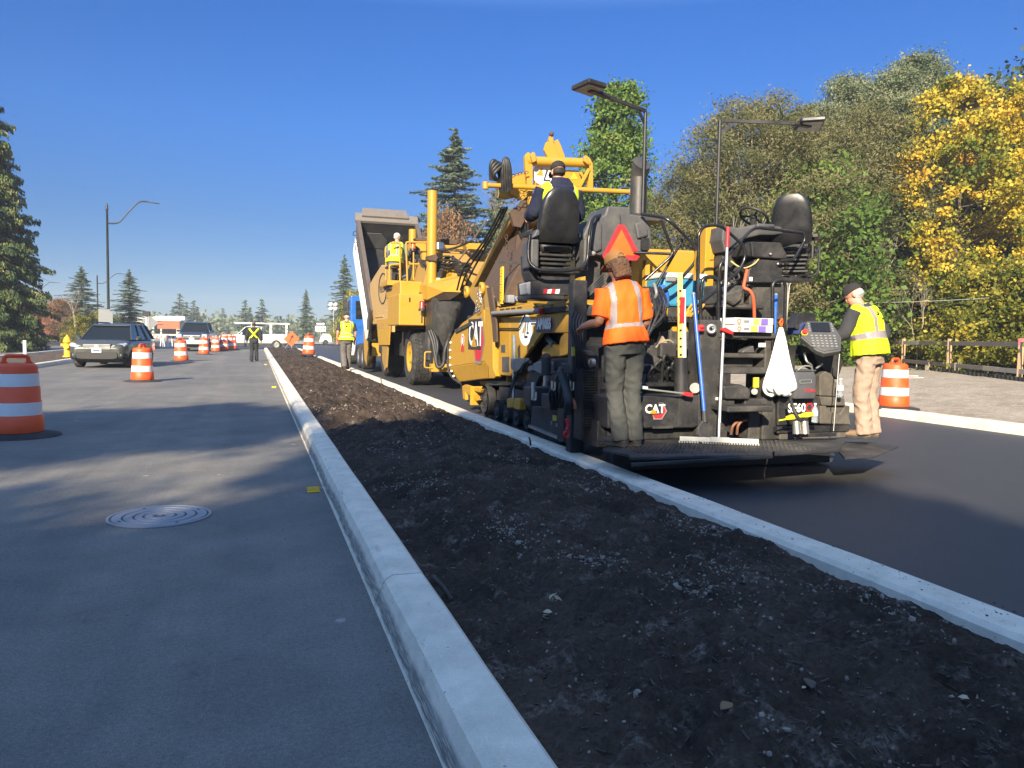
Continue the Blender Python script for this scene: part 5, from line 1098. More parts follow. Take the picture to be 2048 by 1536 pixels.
# barricades, far cones
def barricade():
    r = empty('barricade', (0,0,0), None, None)
    for y in (-.25, .25):
        mb = MB(); mb.bar(V(-.5,y,0), V(-.4,y*.2,1.05), .06, .04); mb.build('barricade_leg', WHT, r); mb = MB(); mb.bar(V(.5,y,0), V(.4,y*.2,1.05), .06, .04); mb.build('barricade_leg', WHT, r)
    mb = MB(); mb.box(-.55, .55, -.1, -.07, .75, 1.0); mb.build('barricade_board', WHT, r); mb = MB()
    for k in range(3): mb.prism([V(-.5+k*.36,-.103,.76), V(-.35+k*.36,-.103,.76), V(-.25+k*.36,-.103,.99), V(-.4+k*.36,-.103,.99)], (0,.002,0))
    mb.build('board_stripe', ORA, r); return r
bc = barricade()
for k, (px, dep, lab) in enumerate(((316, 68, 'small white barricade left of the dark pickup, leftmost'), (333, 70, 'small white barricade left of the dark pickup, middle one'), (346, 66, 'small white barricade close to the left side of the dark pickup'))):
    o = bc if k == 0 else copy_tree(bc); p = sight(px, 690); o.location = (p.x*dep, p.y*dep, 0); o.rotation_euler = (0,0,.3*k-.2); tag(o, lab, 'barricade', 'white barricades by the dark pickup')
# vehicles: a body skin from cross sections, then glass, lamps and wheels as parts
GLS = mat('car_glass', (.010,.012,.014), .05, 0, .02, (.02,.02,.02), 3, 0, 40, .4); CHR = mat('chrome', (.62,.62,.62), .2, .4, .05); DPL = mat('dark_plastic', (.010,.010,.011), .5, 0, .06); HEAD = mat('headlamp_glass', (.5,.52,.55), .1, .3, .04); PLATE = mat('plate_white', (.75,.76,.80), .5, 0, .05)
def car(name, col, L, Wd, H, hoodz, belt, nose, ws0, ws1, roof1, kind, label):
    """front points to -Y; returns root at the origin"""
    r = empty(name, (0,0,0), label, 'car' if kind == 'wagon' else 'pickup'); h = L/2; hw = Wd/2; zb = .28 if kind == 'wagon' else .42
    st = []
    for (y, w_, z0, z1) in ((-h,hw*.80,zb+.12,hoodz*.70),(-h+.05,hw*.90,zb+.04,hoodz*.86),(-h+.22,hw*.97,zb,hoodz*.95),(-h+.6,hw,zb,hoodz),(-h+ws0,hw,zb,belt),(0,hw,zb,belt+.01),(h-.8,hw,zb,belt+.02),(h-.15,hw*.97,zb+.02,belt),(h,hw*.9,zb+.12,belt-.1)):
        st.append((V(0,y,(z0+z1)/2), V(w_,0,0), V(0,0,(z1-z0)/2)))
    mb = MB(); mb.loft(st, 36, 0, .36); mb.build('body', col, r)
    g0, g1, g2, g3 = -h+ws0, -h+ws1, roof1, h-(.25 if kind == 'wagon' else 2.3)
    tw, bw = hw*.70, hw*.93
    gv = [V(-bw,g0,belt-.02), V(bw,g0,belt-.02), V(bw,g3,belt-.02), V(-bw,g3,belt-.02), V(-tw,g1,H-.06), V(tw,g1,H-.06), V(tw,g2,H-.05), V(-tw,g2,H-.05)]
    mb = MB(); mb.add(gv, [(0,1,5,4),(1,2,6,5),(2,3,7,6),(3,0,4,7)]); mb.build('window_band', GLS, r)
    mb = MB(); mb.loft([(V(0,g1-.10,H-.075), V(tw*.97,0,0), V(0,0,.010)), (V(0,g1+.15,H-.04), V(tw*1.03,0,0), V(0,0,.035)), (V(0,(g1+g2)/2,H-.03), V(tw*1.04,0,0), V(0,0,.045)), (V(0,g2+.05,H-.06), V(tw*1.0,0,0), V(0,0,.03))], 20, 0, .5)
    for sx in (-1, 1):
        mb.bar(V(sx*bw,g0,belt-.02), V(sx*tw,g1,H-.06), .045, .05); mb.bar(V(sx*bw,g3,belt), V(sx*tw,g2,H-.05), .09, .08)
        for f in ((.36,.70) if kind == 'wagon' else (.5,)): mb.bar(V(sx*(bw+.004),g0+(g3-g0)*f,belt), V(sx*(tw+.006),g1+(g2-g1)*(f*.95),H-.06), .05, .07)
    mb.build('roof', col, r, .008)
    if kind == 'wagon':
        for sx in (-1, 1): mb = MB(); mb.tube(round_path([V(sx*tw*.96,g1+.2,H-.03), V(sx*tw*.96,g1+.35,H+.04), V(sx*tw*.96,g2-.2,H+.04), V(sx*tw*.96,g2,H-.03)], .1), .028, 6); mb.build('roof_rail', BLK, r)
    for sx in (-1, 1):
        mb = MB()
        if kind == 'wagon': mb.loft([(V(sx*hw*.60,-h+.03,hoodz*.76), V(.13,.02,0), V(0,.0,.05)), (V(sx*hw*.78,-h+.10,hoodz*.80), V(.18,.06,0), V(0,0,.075)), (V(sx*hw*.93,-h+.30,hoodz*.85), V(.07,.1,0), V(0,0,.06))], 14)
        else: mb.box(sx*hw*.80-.17, sx*hw*.80+.17, -h+.0, -h+.2, hoodz*.70, hoodz*.90)
        mb.build('headlight', HEAD, r, .02)
        mb = MB(); mb.loft([(V(sx*(hw+.07),g0+.25,belt+.02), V(.04,0,0), V(0,0,.05)), (V(sx*(hw+.12),g0+.32,belt+.05), V(.11,0,0), V(0,0,.085)), (V(sx*(hw+.12),g0+.42,belt+.05), V(.10,0,0), V(0,0,.075))], 14); mb.build('side_mirror', col, r)
        mb = MB(); mb.cyl(V(sx*hw*.80,-h+.02,zb+.22), V(sx*hw*.80,-h+.12,zb+.22), .055, None, 12); mb.build('fog_light', HEAD, r)
        for (wy, rr) in ((-h+.95, .35 if kind == 'wagon' else .40), (h-1.0, .35 if kind == 'wagon' else .40)):
            c = V(sx*(hw-.0), wy, rr); mb = MB(); mb.lathe([(rr*.6,-.03),(rr*.95,-.02),(rr,.03),(rr,.20),(rr*.9,.24)], c, V(-sx,0,0), 26); w2 = mb.build('wheel', RUB, r)
            mb = MB(); mb.lathe([(.0,-.02),(rr*.2,-.02),(rr*.55,.02),(rr*.62,-.02)], c, V(-sx,0,0), 18); mb.build('rim', LGREY, w2)
    zg = hoodz*.78
    mb = MB(); mb.prism([V(-hw*.46,-h-.012,zg-.13), V(hw*.46,-h-.012,zg-.13), V(hw*.54,-h-.012,zg+.08), V(-hw*.54,-h-.012,zg+.08)], (0,.14,0)); gr = mb.build('grille', DPL if kind == 'wagon' else CHR, r, .02)
    mb = MB()
    for k in range(4 if kind == 'wagon' else 3): mb.bar(V(-hw*.48,-h-.018,zg-.09+k*.05), V(hw*.48,-h-.018,zg-.09+k*.05), .016, .022 if kind == 'wagon' else .03)
    mb.build('grille_bar', CHR if kind == 'wagon' else BLK, gr); mb = MB(); mb.ball(V(0,-h-.02,zg), (.085,.015,.05)); mb.build('badge', CHR, gr)
    mb = MB(); mb.loft([(V(0,-h-.02,zb+.20), V(hw*.72,0,0), V(0,.0,.13)), (V(0,-h+.14,zb+.18), V(hw*.98,0,0), V(0,0,.17)), (V(0,-h+.4,zb+.16), V(hw*1.005,0,0), V(0,0,.14))], 26, 0, .4); mb.build('bumper', DPL if kind == 'wagon' else CHR, r)
    mb = MB(); mb.box(-.16, .16, -h-.045, -h-.03, zb+.30, zb+.46); pl = mb.build('licence_plate', PLATE, r); mb = MB(); mb.box(-.11, .11, -h-.047, -h-.045, zb+.36, zb+.41); mb.build('plate_print', NAVY, pl)
    mb = MB(); mb.box(-hw+.1, hw-.1, -h+.4, h-.3, .2, zb+.2); mb.build('underbody', BLK, r)
    mb = MB(); mb.ball(V(-.32,g1+.55,belt+.18), (.13,.1,.14)); mb.ball(V(.32,g1+.55,belt+.18), (.13,.1,.14)); mb.build('headrests', GREY, r); return r
OLIV = mat('olive_grey_paint', (.065,.068,.058), .28, .3, .10, (.08,.075,.065), 2, 0, 40, .5, None, .6); DBLU = mat('dark_blue_paint', (.022,.030,.050), .3, .2, .06, (.05,.05,.05), 2, 0, 40, .5, None, .5)
c1 = car('car', OLIV, 4.87, 1.90, 1.66, 1.04, 1.06, 0, 1.15, 1.95, 1.75, 'wagon', 'olive grey station wagon driving towards the camera on the left road'); q = aZ(222, 737); c1.location = (q.x-.2, q.y+2.4, 0); c1.rotation_euler = (0,0,R(-6)); c1.scale = (1.0,1,1.0)
c2 = car('pickup_truck', DBLU, 5.6, 2.0, 1.92, 1.25, 1.27, 0, 1.55, 2.1, .8, 'pickup', 'dark blue pickup with a chrome grille waiting behind the barrels'); q = aZ(390, 703); c2.location = (q.x, q.y+2.6, 0); c2.rotation_euler = (0,0,R(-4)); c2.scale = (1.03,1,1.08)
c3 = car('pickup_truck', WHT, 5.6, 2.0, 1.90, 1.2, 1.25, 0, 1.5, 2.1, .6, 'pickup', 'white work truck with a ladder rack crossing behind the walker'); q = aZ(510, 699); c3.location = (q.x, q.y+3, 0); c3.rotation_euler = (0,0,R(-95)); 
mb = MB(); Hh = 2.15
for y in (-.2, 1.3, 2.6):
    for sx in (-.9, .9): mb.bar(V(sx,y,1.2), V(sx,y,Hh), .06, .06)
    mb.bar(V(-.95,y,Hh), V(.95,y,Hh), .06, .06)
for sx in (-.9, 0, .9): mb.bar(V(sx,-1.6,Hh+.03), V(sx,2.8,Hh+.03), .06, .08)
o = mb.build('ladder_rack', WHT); o.parent = c3
# far buildings
def house(px, dep, w_, d_, h_, rh, wall, roof, label, rz=0, by=0):
    p = sight(px, 690); o = V(p.x*dep, p.y*dep, by); r = empty('house', o, label, 'building'); mb = MB(); mb.box(o.x-w_/2, o.x+w_/2, o.y, o.y+d_, o.z, o.z+h_); mb.build('wall', wall, r)
    mb = MB(); mb.prism([o+V(-w_/2-.4,-.4,h_+.01), o+V(w_/2+.4,-.4,h_+.01), o+V(w_*.06,-.4,h_+rh), o+V(-w_*.06,-.4,h_+rh)], (0,d_+.8,0)); mb.build('roof', roof, r)
    for k in (-.28, .05, .3): mb = MB(); mb.box(o.x+k*w_-.6, o.x+k*w_+.6, o.y-.03, o.y, o.z+1.0, o.z+2.2); mb.build('window', GLS, r)
    return r
house(108, 112, 9, 10, 3.0, 2.2, mat('maroon_siding', (.26,.035,.045), .7), mat('brown_shingle', (.11,.085,.07), .9), 'maroon house with a brown gable roof behind the cedar', by=.4)
def flat(px, dep, w_, d_, h_, band, label):
    p = sight(px, 690); o = V(p.x*dep, p.y*dep, 0); r = empty('shop_building', o, label, 'building'); mb = MB(); mb.box(o.x-w_/2, o.x+w_/2, o.y, o.y+d_, 0, h_); mb.build('wall', mat('cream_wall', (.58,.54,.46), .8), r)
    mb = MB(); mb.box(o.x-w_/2-.2, o.x+w_/2+.2, o.y-.2, o.y+d_+.2, h_, h_+.7); mb.build('parapet', band, r)
    for k in (-.3, 0, .3): mb = MB(); mb.box(o.x+k*w_-1.2, o.x+k*w_+1.2, o.y-.05, o.y, .8, 2.4); mb.build('window', GLS, r)
flat(306, 140, 9, 9, 3.2, WHT, 'low white shop at the far left behind the grey car'); flat(352, 165, 10, 10, 2.4, mat('brown_band', (.20,.12,.08), .7), 'shop with a brown parapet behind the dark pickup')
p = sight(336, 690)*128; r = empty('petrol_canopy', (p.x, p.y, 0), 'orange and white fuel station canopy left of the dark pickup', 'canopy'); mb = MB(); mb.box(p.x-2.6, p.x+2.6, p.y, p.y+5, 3.2, 3.8); mb.build('canopy_roof', WHT, r); mb = MB(); mb.box(p.x-1.6, p.x+1.8, p.y-.1, p.y+.4, 1.7, 3.0); mb.build('orange_panel', mat('orange_brick', (.50,.12,.05), .8), r)
for k in (-2.5, 2.5): mb = MB(); mb.cyl((p.x+k,p.y+2.5,0), (p.x+k,p.y+2.5,3.6), .2); mb.build('canopy_column', WHT, r)
# ================================================================ material transfer machine in front of the paver
MTAN = mat('sun_faded_yellow', (.46, .29, .10), .5, 0, .3, (.30, .20, .10), 1.6, .05, 30)
mt = empty('transfer_machine', (5.3, 23, 0), 'tall yellow wheeled asphalt transfer machine feeding the paver from its raised boom', 'machine')
def wheel(parent, c, r, wd, axis=V(1,0,0), hubm=YEL, tread=True):
    """deep tread tyre with a dished rim; c = centre of the outer (left) face"""
    mb = MB(); prof = [(r*.55,.02),(r*.72,-.015),(r*.90,.0),(r*.975,.045),(r,.10),(r,wd-.10),(r*.975,wd-.045),(r*.9,wd),(r*.55,wd)]
    mb.lathe(prof, c, axis, 48)
    if tread:
        u = V(0,1,0); v = V(0,0,1); n = 40
        for k in range(n):
            for j in range(5):
                a = 2*math.pi*(k+.25*(j % 2))/n; x0 = .06+(wd-.12)*j/5; x1 = x0+(wd-.12)/5*.86
                P = lambda x, b, rr: Vector(c)+axis*x+(u*math.cos(b)+v*math.sin(b))*rr
                b0, b1 = a, a+2*math.pi/n*.78; sk = .03*(1 if j % 2 else -1)
                mb.add([P(x0,b0+sk,r),P(x1,b0-sk,r),P(x1,b1-sk,r),P(x0,b1+sk,r),P(x0,b0+sk,r+.022),P(x1,b0-sk,r+.022),P(x1,b1-sk,r+.022),P(x0,b1+sk,r+.022)],
                       [(4,5,6,7),(0,4,7,3),(1,2,6,5),(0,1,5,4),(3,7,6,2)])
    w_ = mb.build('wheel', RUB, parent)
    mb = MB(); mb.lathe([(.001,.10),(r*.16,.10),(r*.18,.04),(r*.24,.04),(r*.26,.12),(r*.46,.13),(r*.50,.03),(r*.56,.01),(r*.57,.05)], c, axis, 30)
    for k in range(10): a = k*.628; q = Vector(c)+V(0,math.cos(a),math.sin(a))*r*.32; mb.cyl(q+axis*.09, q+axis*.14, .022, None, 6)
    mb.build('rim', hubm, w_); return w_
wheel(mt, V(4.12, 21.75, .80), .78, .60); wheel(mt, V(4.12, 26.3, .78), .76, .60); wheel(mt, V(6.2, 21.75, .80), .78, .60); wheel(mt, V(6.2, 26.3, .78), .76, .60)
mb = MB()
mb.prism([V(4.0,y,z) for y, z in ((23.6,1.75),(28.6,1.75),(28.9,3.3),(27.9,3.5),(26.2,3.76),(24.4,3.6),(23.6,3.2))], (2.8,0,0)); mb.build('hopper_hull', MTAN, mt, .04, 2)
mb = MB(); mb.prism([V(3.93,y,z) for y, z in ((23.5,1.78),(27.6,1.78),(27.6,1.9),(23.5,2.02))], (.1,0,0)); mb.box(3.97, 4.05, 23.62, 25.4, 1.5, 2.2); mb.box(3.97,4.03,25.6,27.4,2.0,2.05); mb.build('hull_ledge', MTAN, mt, .01)
mb = MB(); c = aX(766,577,4.0); n = 30
mb.tube([c+V(-.01, .85*math.cos(2*math.pi*k/n), .50*math.sin(2*math.pi*k/n)) for k in range(n)], .022, 5, 0, True); mb.text('WEILER', c+V(0,.75,-.12), V(0,-1,0), V(0,0,1), .36, 0, .012, .95); mb.build('oval_emblem', BLKD, mt)
mb = MB(); mb.prism([aX(753,640,3.9), aX(780,637,3.9), aX(777,690,3.9), aX(757,690,3.9)], (.04,0,0)); sg = mb.build('side_flap', YEL, mt)
mb = MB(); a = aX(755,655,3.9)
for k in range(9): mb.box(a.x-.006, a.x, a.y-.18-k*.17, a.y-.06-k*.17, a.z-.03, a.z+.13+.05*(k % 3 == 0))
mb.build('worn_print', mat('dull_ochre_print', (.30,.17,.04), .6), sg)
mb = MB(); mb.prism([aX(764,690,3.95), aX(775,692,3.95), aX(772,735,3.95), aX(769,742,3.95), aX(766,725,3.95)], (.06,0,0)); mb.build('mud_flap', YELD, mt, .01)
mb = MB(); mb.box(4.35, 6.55, 20.2, 29, .75, 1.5); mb.box(4.7, 6.3, 19.2, 21, .55, .8); mb.build('chassis', BLKD, mt, .02)
mb = MB(); rect_y(mb, 798, 588, 861, 651, 20.9, 1.9); rect_y(mb, 800, 563, 862, 592, 21.3, 2.4); mb.build('engine_housing', YEL, mt, .03, 2)
mb = MB(); rect_y(mb, 818, 595, 821, 604, 20.89, .02); c = aX(801,626,aY(798,620,20.9).x); mb.build('housing_latch', BLK, mt)
mb = MB(); c = aY(799,627,20.9); disc_x(mb, V(c.x, 21.6, c.z), .35, .32, 0); tri_x(mb, [V(c.x,21.75,c.z-.12), V(c.x,21.5,c.z-.12), V(c.x,21.5,c.z-.05), V(c.x,21.62,c.z+.15)], 1); mb.build('round_emblem', [WHT, NAVY], mt)
mb = MB(); top = [aY(853,570,20.3), aY(932,552,18.8), aY(921,585,18.8), aY(888,584,19.3), aY(855,600,20.3)]
mb.prism(top, (.0,.9,.05)); mb.build('fender_wing', YEL, mt, .01)
mb = MB(); mb.prism([aY(855,601,20.3), aY(888,585,19.3), aY(921,586,18.8), aY(900,600,19.3)], (0,.8,-.02)); mb.build('wing_underside', RUST, mt)
# exhaust column, second stack, beacons
mb = MB(); c = aY(863,570,20.6); t_ = aY(863,382,20.6).z; mb.cyl((c.x,20.6,c.z-.1), (c.x,20.6,t_), .135, None, 28); mb.cyl((c.x,20.6,t_), (c.x,20.6,t_+.02), .11, None, 20, 1); mb.build('exhaust_column', [YEL, BLK], mt)
mb = MB(); c = aY(825,500,25); mb.cyl((c.x,25,c.z-.9), (c.x,25,aY(825,459,25).z), .125, None, 20); mb.build('exhaust_stack', YEL, mt)
for (a, b, Y_, m_) in ((826, 497, 22.6, mat('amber_lens', (.75,.13,.01), .25)), (844, 617, 20.7, mat('dark_red_lens', (.25,.02,.03), .3))):
    mb = MB(); c = aY(a, b, Y_); mb.lathe([(.0,.2),(.06,.2),(.075,.16),(.075,.02),(.085,0)], c, (0,0,1), 16); o = mb.build('beacon', m_, mt)
    mb = MB(); mb.cyl(c, c+V(0,0,-.07), .095, .10, 16); mb.cyl(c+V(0,0,-.07), c+V(0,.0,-.4), .02, None, 6); mb.build('beacon_base', BLK, o)
# operator perch with its railing
YO = 22.8
mb = MB(); rect_y(mb, 775, 561, 822, 571, YO-.3, 1.3); mb.build('operator_platform', YEL, mt, .01); mb = MB(); rect_y(mb, 780, 571.5, 813, 578, YO-.2, 1.1); rect_y(mb, 790, 578, 800, 604, YO+.3, .2); mb.build('platform_bracket', BLKD, mt)
def mrail(pts, Y, r=.028): mb = MB(); mb.tube(round_path([aY(a,b,Y) for a, b in pts], .06), r, 7); return mb.build('railing', YEL, mt)
mrail([(800,564),(800,486),(781,486)], YO-.28); mrail([(815,568),(812,484),(872,485)], YO-.3); mrail([(827,560),(827,500)], YO-.2); mrail([(779,565),(779,530),(800,528)], YO-.25); mrail([(772,560),(772,515)], YO+.9); mrail([(815,528),(851,528)], YO-.2); mrail([(781,487),(771,495),(771,515)], YO+.3)
mb = MB(); plate_y(mb, [(773,505),(778,499),(786,502),(796,520),(796,528),(776,528)], YO-.0, .14); s_ = mb.build('operator_seat', GREY, mt, .04, 2)
mb = MB(); plate_y(mb, [(783,500),(788,500),(797,520),(793,526),(787,522)], YO-.04, .04); mb.build('seat_backrest_cover', LEATH, s_, .01); mb = MB(); rect_y(mb, 776, 531, 800, 536, YO, .55); rect_y(mb, 786, 536, 796, 560, YO+.2, .2); mb.build('seat_base', BLK, s_, .01)
mb = MB(); plate_y(mb, [(830,490),(839,496),(843,506),(832,508)], YO, .2); plate_y(mb, [(818,502),(838,503),(846,520),(840,528),(820,520)], YO+.1, .3); mb.split('control_console', BLKD, mt, .01)
# decks, beams and ducts between column and boom
mb = MB()
rect_y(mb, 820, 486, 853, 502, 24, .5); rect_y(mb, 873, 488, 932, 495, 22, .3); rect_y(mb, 873, 503, 920, 506, 21.6, .1); rect_y(mb, 873, 510, 923, 514, 21.4, .3); rect_y(mb, 898, 514, 904, 534, 21.2, .2); rect_y(mb, 915, 514, 921, 534, 21.2, .2); rect_y(mb, 873, 527, 940, 534, 21.0, .3); rect_y(mb, 894, 527, 899, 565, 20.8, .3); rect_y(mb, 898, 546, 936, 556, 20.6, 1.2); rect_y(mb, 845, 505, 853, 520, 21.5, .3); rect_y(mb, 885, 534, 932, 548, 21.5, .5)
plate_y(mb, [(889,490),(932,491),(930,499),(893,497)], 21.0, .1); plate_y(mb, [(930,486),(968,487),(968,500),(935,498)], 20.5, .4); plate_y(mb, [(904,545),(935,552),(931,570),(905,569)], 20.2, .4); plate_y(mb, [(870,560),(905,552),(905,566),(868,572)], 20.2, .4); rect_y(mb, 905, 536, 925, 542, 20.5, .2)
mb.split('upper_beam', YEL, mt, .012)
mb = MB(); mb.prism([V(4.3,21,2.6), V(6.4,21,2.6), V(6.4,21,3.7), V(4.6,21,3.7)], (0,4,0)); mb.build('machine_core', YELD, mt)
mb = MB(); plate_y(mb, [(881,478),(917,479),(912,489),(886,487)], 21.5, .5); plate_y(mb, [(830,476),(872,476),(872,484),(833,481)], 24.5, .5); plate_y(mb, [(855,512),(872,508),(876,515),(872,522),(856,520)], 20.4, .3); mb.split('dark_cover', RUST, mt)
mb = MB(); c = aY(881,494,21.6); mb.cyl(c+V(0,0,-.12), c+V(0,0,.12), .11, .12, 14); mb.build('white_bucket', WHT, mt)
mb = MB(); plate_y(mb, [(889,515),(893,511),(899,512),(903,524),(889,525)], 21, .2); mb.build('maroon_cover', mat('maroon_cloth', (.12,.012,.02), .8), mt, .02)
mb = MB(); rect_y(mb, 873, 556, 880, 564, 20.5, .1); mb.split('data_plate', WHT, mt); mb = MB(); plate_y(mb, [(873,545),(885,540),(882,560),(880,570),(870,568)], 20.6, .3); mb.build('hydraulic_block', BLK, mt)
mb = MB()
for k in range(11): mb.tube(smooth_path([aY(872,520+k*3,20.8), aY(890+k*2,512+(k%4)*8,20.5), aY(915,520+k*3,20.2), aY(945-k,545-(k%3)*9,19.6)], 4), .022, 5)
for k in range(5): mb.tube(smooth_path([aY(830+k*3,510,22), aY(840+k*2,525-k*2,21.6), aY(852,530+k*4,21.2)], 4), .02, 5)
mb.tube(smooth_path([aY(873,500,20.5), aY(900,498,20.2), aY(925,490,19.8), aY(945,480,19.5)], 4), .03, 6); mb.split('hydraulic_hose', HOSE, mt)
mb = MB(); mb.tube(smooth_path([aY(945,480,19), aY(955,467,18), aY(975,440,17)], 4), .02, 5); mb.tube([aY(918,520,20), aY(935,498,19.2)], .02, 5); mb.split('steel_strut', STEEL, mt)
# rubber discharge chute, trailing hoses and step at the rear
mb = MB(); mb.loft([(aY(898,604,19.6), V(.42,0,0), V(0,.4,0)), (aY(893,630,19.6), V(.36,0,0), V(0,.4,0)), (aY(888,652,19.6), V(.30,0,0), V(0,.35,0)), (aY(884,700,19.7), V(.12,0,0), V(0,.15,0))], 20); mb.build('rubber_chute', RUB, mt)
mb = MB(); mb.box(4.4, 6.0, 19.8, 20.8, .6, 2.4); mb.build('rear_cavity', BLK, mt)
mb = MB()
for (a, r_) in (((858,662),.05), ((862,660),.045), ((867,664),.05)): mb.tube(smooth_path([aY(a[0],a[1],19.3), aY(a[0]+8,a[1]+25,19.2), aY(872,720,19.1), aY(877,735,19.0), aY(887,727,19.0), aY(890,700,19.0), aY(902,665,19.0), aY(915,620,18.6)], 4), r_, 7)
mb.split('trailing_hose', HOSE, mt)
mb = MB(); mb.tube(round_path([aY(862,704,19.5), aY(850,704,19.5), aY(849,735,19.5), aY(866,736,19.5)], .05), .025, 6); rect_y(mb, 863, 728, 896, 744, 19.5, .3); rect_y(mb, 868, 662, 872, 735, 19.6, .1); rect_y(mb, 880, 735, 900, 744, 19.2, .2); mb.build('rear_step', YEL, mt, .01)
# front push frame towards the truck, draped canvas
mb = MB(); mb.prism([V(4.0,y,z) for y, z in ((29.0,1.9),(30.6,1.85),(30.7,1.6),(30.3,.4),(29.6,.2),(29.0,.5))], (.12,0,0)); mb.box(4.0, 6.7, 29.0, 29.2, .6, 2.0); mb.build('front_hopper', YEL, mt, .02)
mb = MB(); mb.loft([(aX(743,618,4.0), V(.12,.2,0), V(.05,.0,.0)), (aX(743,640,3.95), V(.2,.5,0), V(.1,0,0)), (aX(742,660,3.95), V(.2,.75,0), V(.12,0,0))], 16); mb.build('canvas_drape', mat('black_canvas', (.03,.03,.032), .9, 0, .3, (.08,.07,.06)), mt)
# boom: two side rails, thick tube, slats, dark belt housing, then the discharge head above the hopper
def L(a, ya, b, yb): return aY(*a, ya), aY(*b, yb)
mb = MB()
for (a, b, r_) in (((975,596),(1062,432),.15),): p, q_ = L(a, 18.2, b, 13.6); mb.tube([p, q_], r_, 14)
for (a, b, wd) in (((946,583),(1036,423),.16), ((958,590),(1056,402),.20), ((985,600),(1085,425),.10), ((1000,590),(1090,440),.05)): p, q_ = L(a, 18.4, b, 13.5); mb.bar(p, q_, wd, .16)
for k in range(7):
    f = .1+k*.13; p0 = aY(946,583,18.4).lerp(aY(1036,423,13.5), f); p1 = aY(985,600,18.4).lerp(aY(1085,425,13.5), f); mb.bar(p0, p1, .05, .05)
mb.build('boom', YEL, mt, .01)
mb = MB(); a0, a1, b0, b1 = aY(1002,590,18.5), aY(1092,405,13.8), aY(1040,600,18.5), aY(1140,412,13.8)
mb.prism([a0, a1, b1, b0], (0,.3,-.25)); mb.build('belt_housing', RUST, mt)
mb = MB(); plate_y(mb, [(1020,425),(1060,388),(1068,400),(1042,455),(1028,452)], 13.4, .1); plate_y(mb, [(1034,470),(1052,458),(1058,470),(1046,500),(1030,520)], 13.6, .1); mb.split('boom_gusset', RUST, mt)
mb = MB()
for k in range(3): mb.tube(smooth_path([aY(914+k*7,580,18), aY(928+k*7,535+k*6,17), aY(962+k*6,490,15.5), aY(988+k*6,445,14.3), aY(1004+k*5,415,13.6)], 5), .022, 7)
for k in range(4): mb.tube(smooth_path([aY(1002+k*5,385,13.2), aY(998+k*5,345+k*3,13.1), aY(990+k*6,322+k*3,13.0), aY(982+k*2,330+k*6,13.0), aY(982+k*4,360,13.1)], 5), .035, 7)
for k in range(3): mb.tube(smooth_path([aY(1006+k*5,385,13.1), aY(1005+k*4,340,13.0), aY(1010+k*2,317,13.0), aY(1014+k*3,340,13.0), aY(1017+k*2,380,13.1)], 5), .035, 7)
for k in range(4): mb.tube(smooth_path([aY(1062+k*4,405,13.3), aY(1050+k*5,430,13.4), aY(1038+k*6,455-k*4,13.5), aY(1045+k*4,480,13.6)], 4), .03, 6)
mb.split('boom_hose', HOSE, mt)
mb = MB(); YH = 13.3
for (x0, x1) in ((1050,1060),(1172,1182)):
    pass
plate_y(mb, [(1051,335),(1050,312),(1056,304),(1064,308),(1066,330),(1066,408),(1058,410),(1056,380)], YH, .1); plate_y(mb, [(1170,318),(1178,313),(1186,326),(1187,372),(1184,385),(1176,382),(1180,340)], YH, .1)
plate_y(mb, [(1062,312),(1066,303),(1071,306),(1073,322),(1066,325)], YH-.1, .08); plate_y(mb, [(1168,322),(1170,310),(1176,312),(1178,330)], YH-.1, .08)
plate_y(mb, [(1022,352),(1058,342),(1058,372),(1060,398),(1040,398),(1020,388),(1010,370)], YH+.3, .12); plate_y(mb, [(1000,376),(1056,374),(1056,390),(1040,392),(1014,398),(998,394)], YH+.35, .1)
plate_y(mb, [(1070,338),(1158,341),(1166,372),(1160,392),(1070,378)], YH+.15, .08); mb.bar(aY(1158,375,YH), aY(1178,338,YH), .06, .06); mb.bar(aY(1160,345,YH+.1), aY(1180,372,YH+.1), .05, .05)
mb.split('head_plate', YEL, mt, .008)
mb = MB(); mb.cyl(aY(1054,322,YH+.06), aY(1178,326,YH+.06), .085, None, 18); mb.cyl(aY(971,370,YH-.15), aY(1262,384,YH-.15), .045, None, 12)
mb.cyl(aY(971,364,YH-.15), aY(971,378,YH-.15), .055, None, 10); mb.cyl(aY(1263,379,YH-.15), aY(1263,390,YH-.15), .055, None, 10); mb.split('cross_tube', YEL, mt)
mb = MB()
for dx in (0, 12): plate_y(mb, [(1088+dx,300),(1092+dx,285),(1104+dx,278),(1110+dx,290),(1118+dx,312),(1118+dx,330),(1106+dx,330),(1098+dx,318)], YH+.05+dx*.012, .06)
plate_y(mb, [(1098,280),(1101,270),(1106,271),(1108,283),(1104,290)], YH+.1, .1); mb.build('lifting_fork', YEL, mt, .006)
mb = MB(); c = aY(1103,268,YH+.1); mb.ball(c, .045); mb.build('fork_pin', RUST, mt)
mb = MB(); c = aY(1088,349,YH+.14); n = 28; mb.add([c+V(.23*math.cos(2*math.pi*k/n), -.01, .205*math.sin(2*math.pi*k/n)) for k in range(n)], [tuple(range(n))], 0)
P = lambda a, b: c + V(a, -.014, b)
mb.add([P(-.17,-.03), P(-.02,-.03), P(-.04,.12)], [(0,1,2)], 1); mb.add([P(-.02,-.12), P(.12,-.12), P(.12,-.09), P(.02,-.09), P(.08,.09), P(.04,.09)], [tuple(range(6))], 2); mb.add([P(.09,-.06), P(.19,-.06), P(.19,-.03), P(.13,-.03), P(.17,.09), P(.13,.09)], [tuple(range(6))], 2); mb.build('round_emblem', [WHT, YEL, NAVY], mt)
mb = MB(); plate_y(mb, [(1141,358),(1155,358),(1148,345)], YH+.14, .005); mb.split('warning_decal', YTAG, mt)
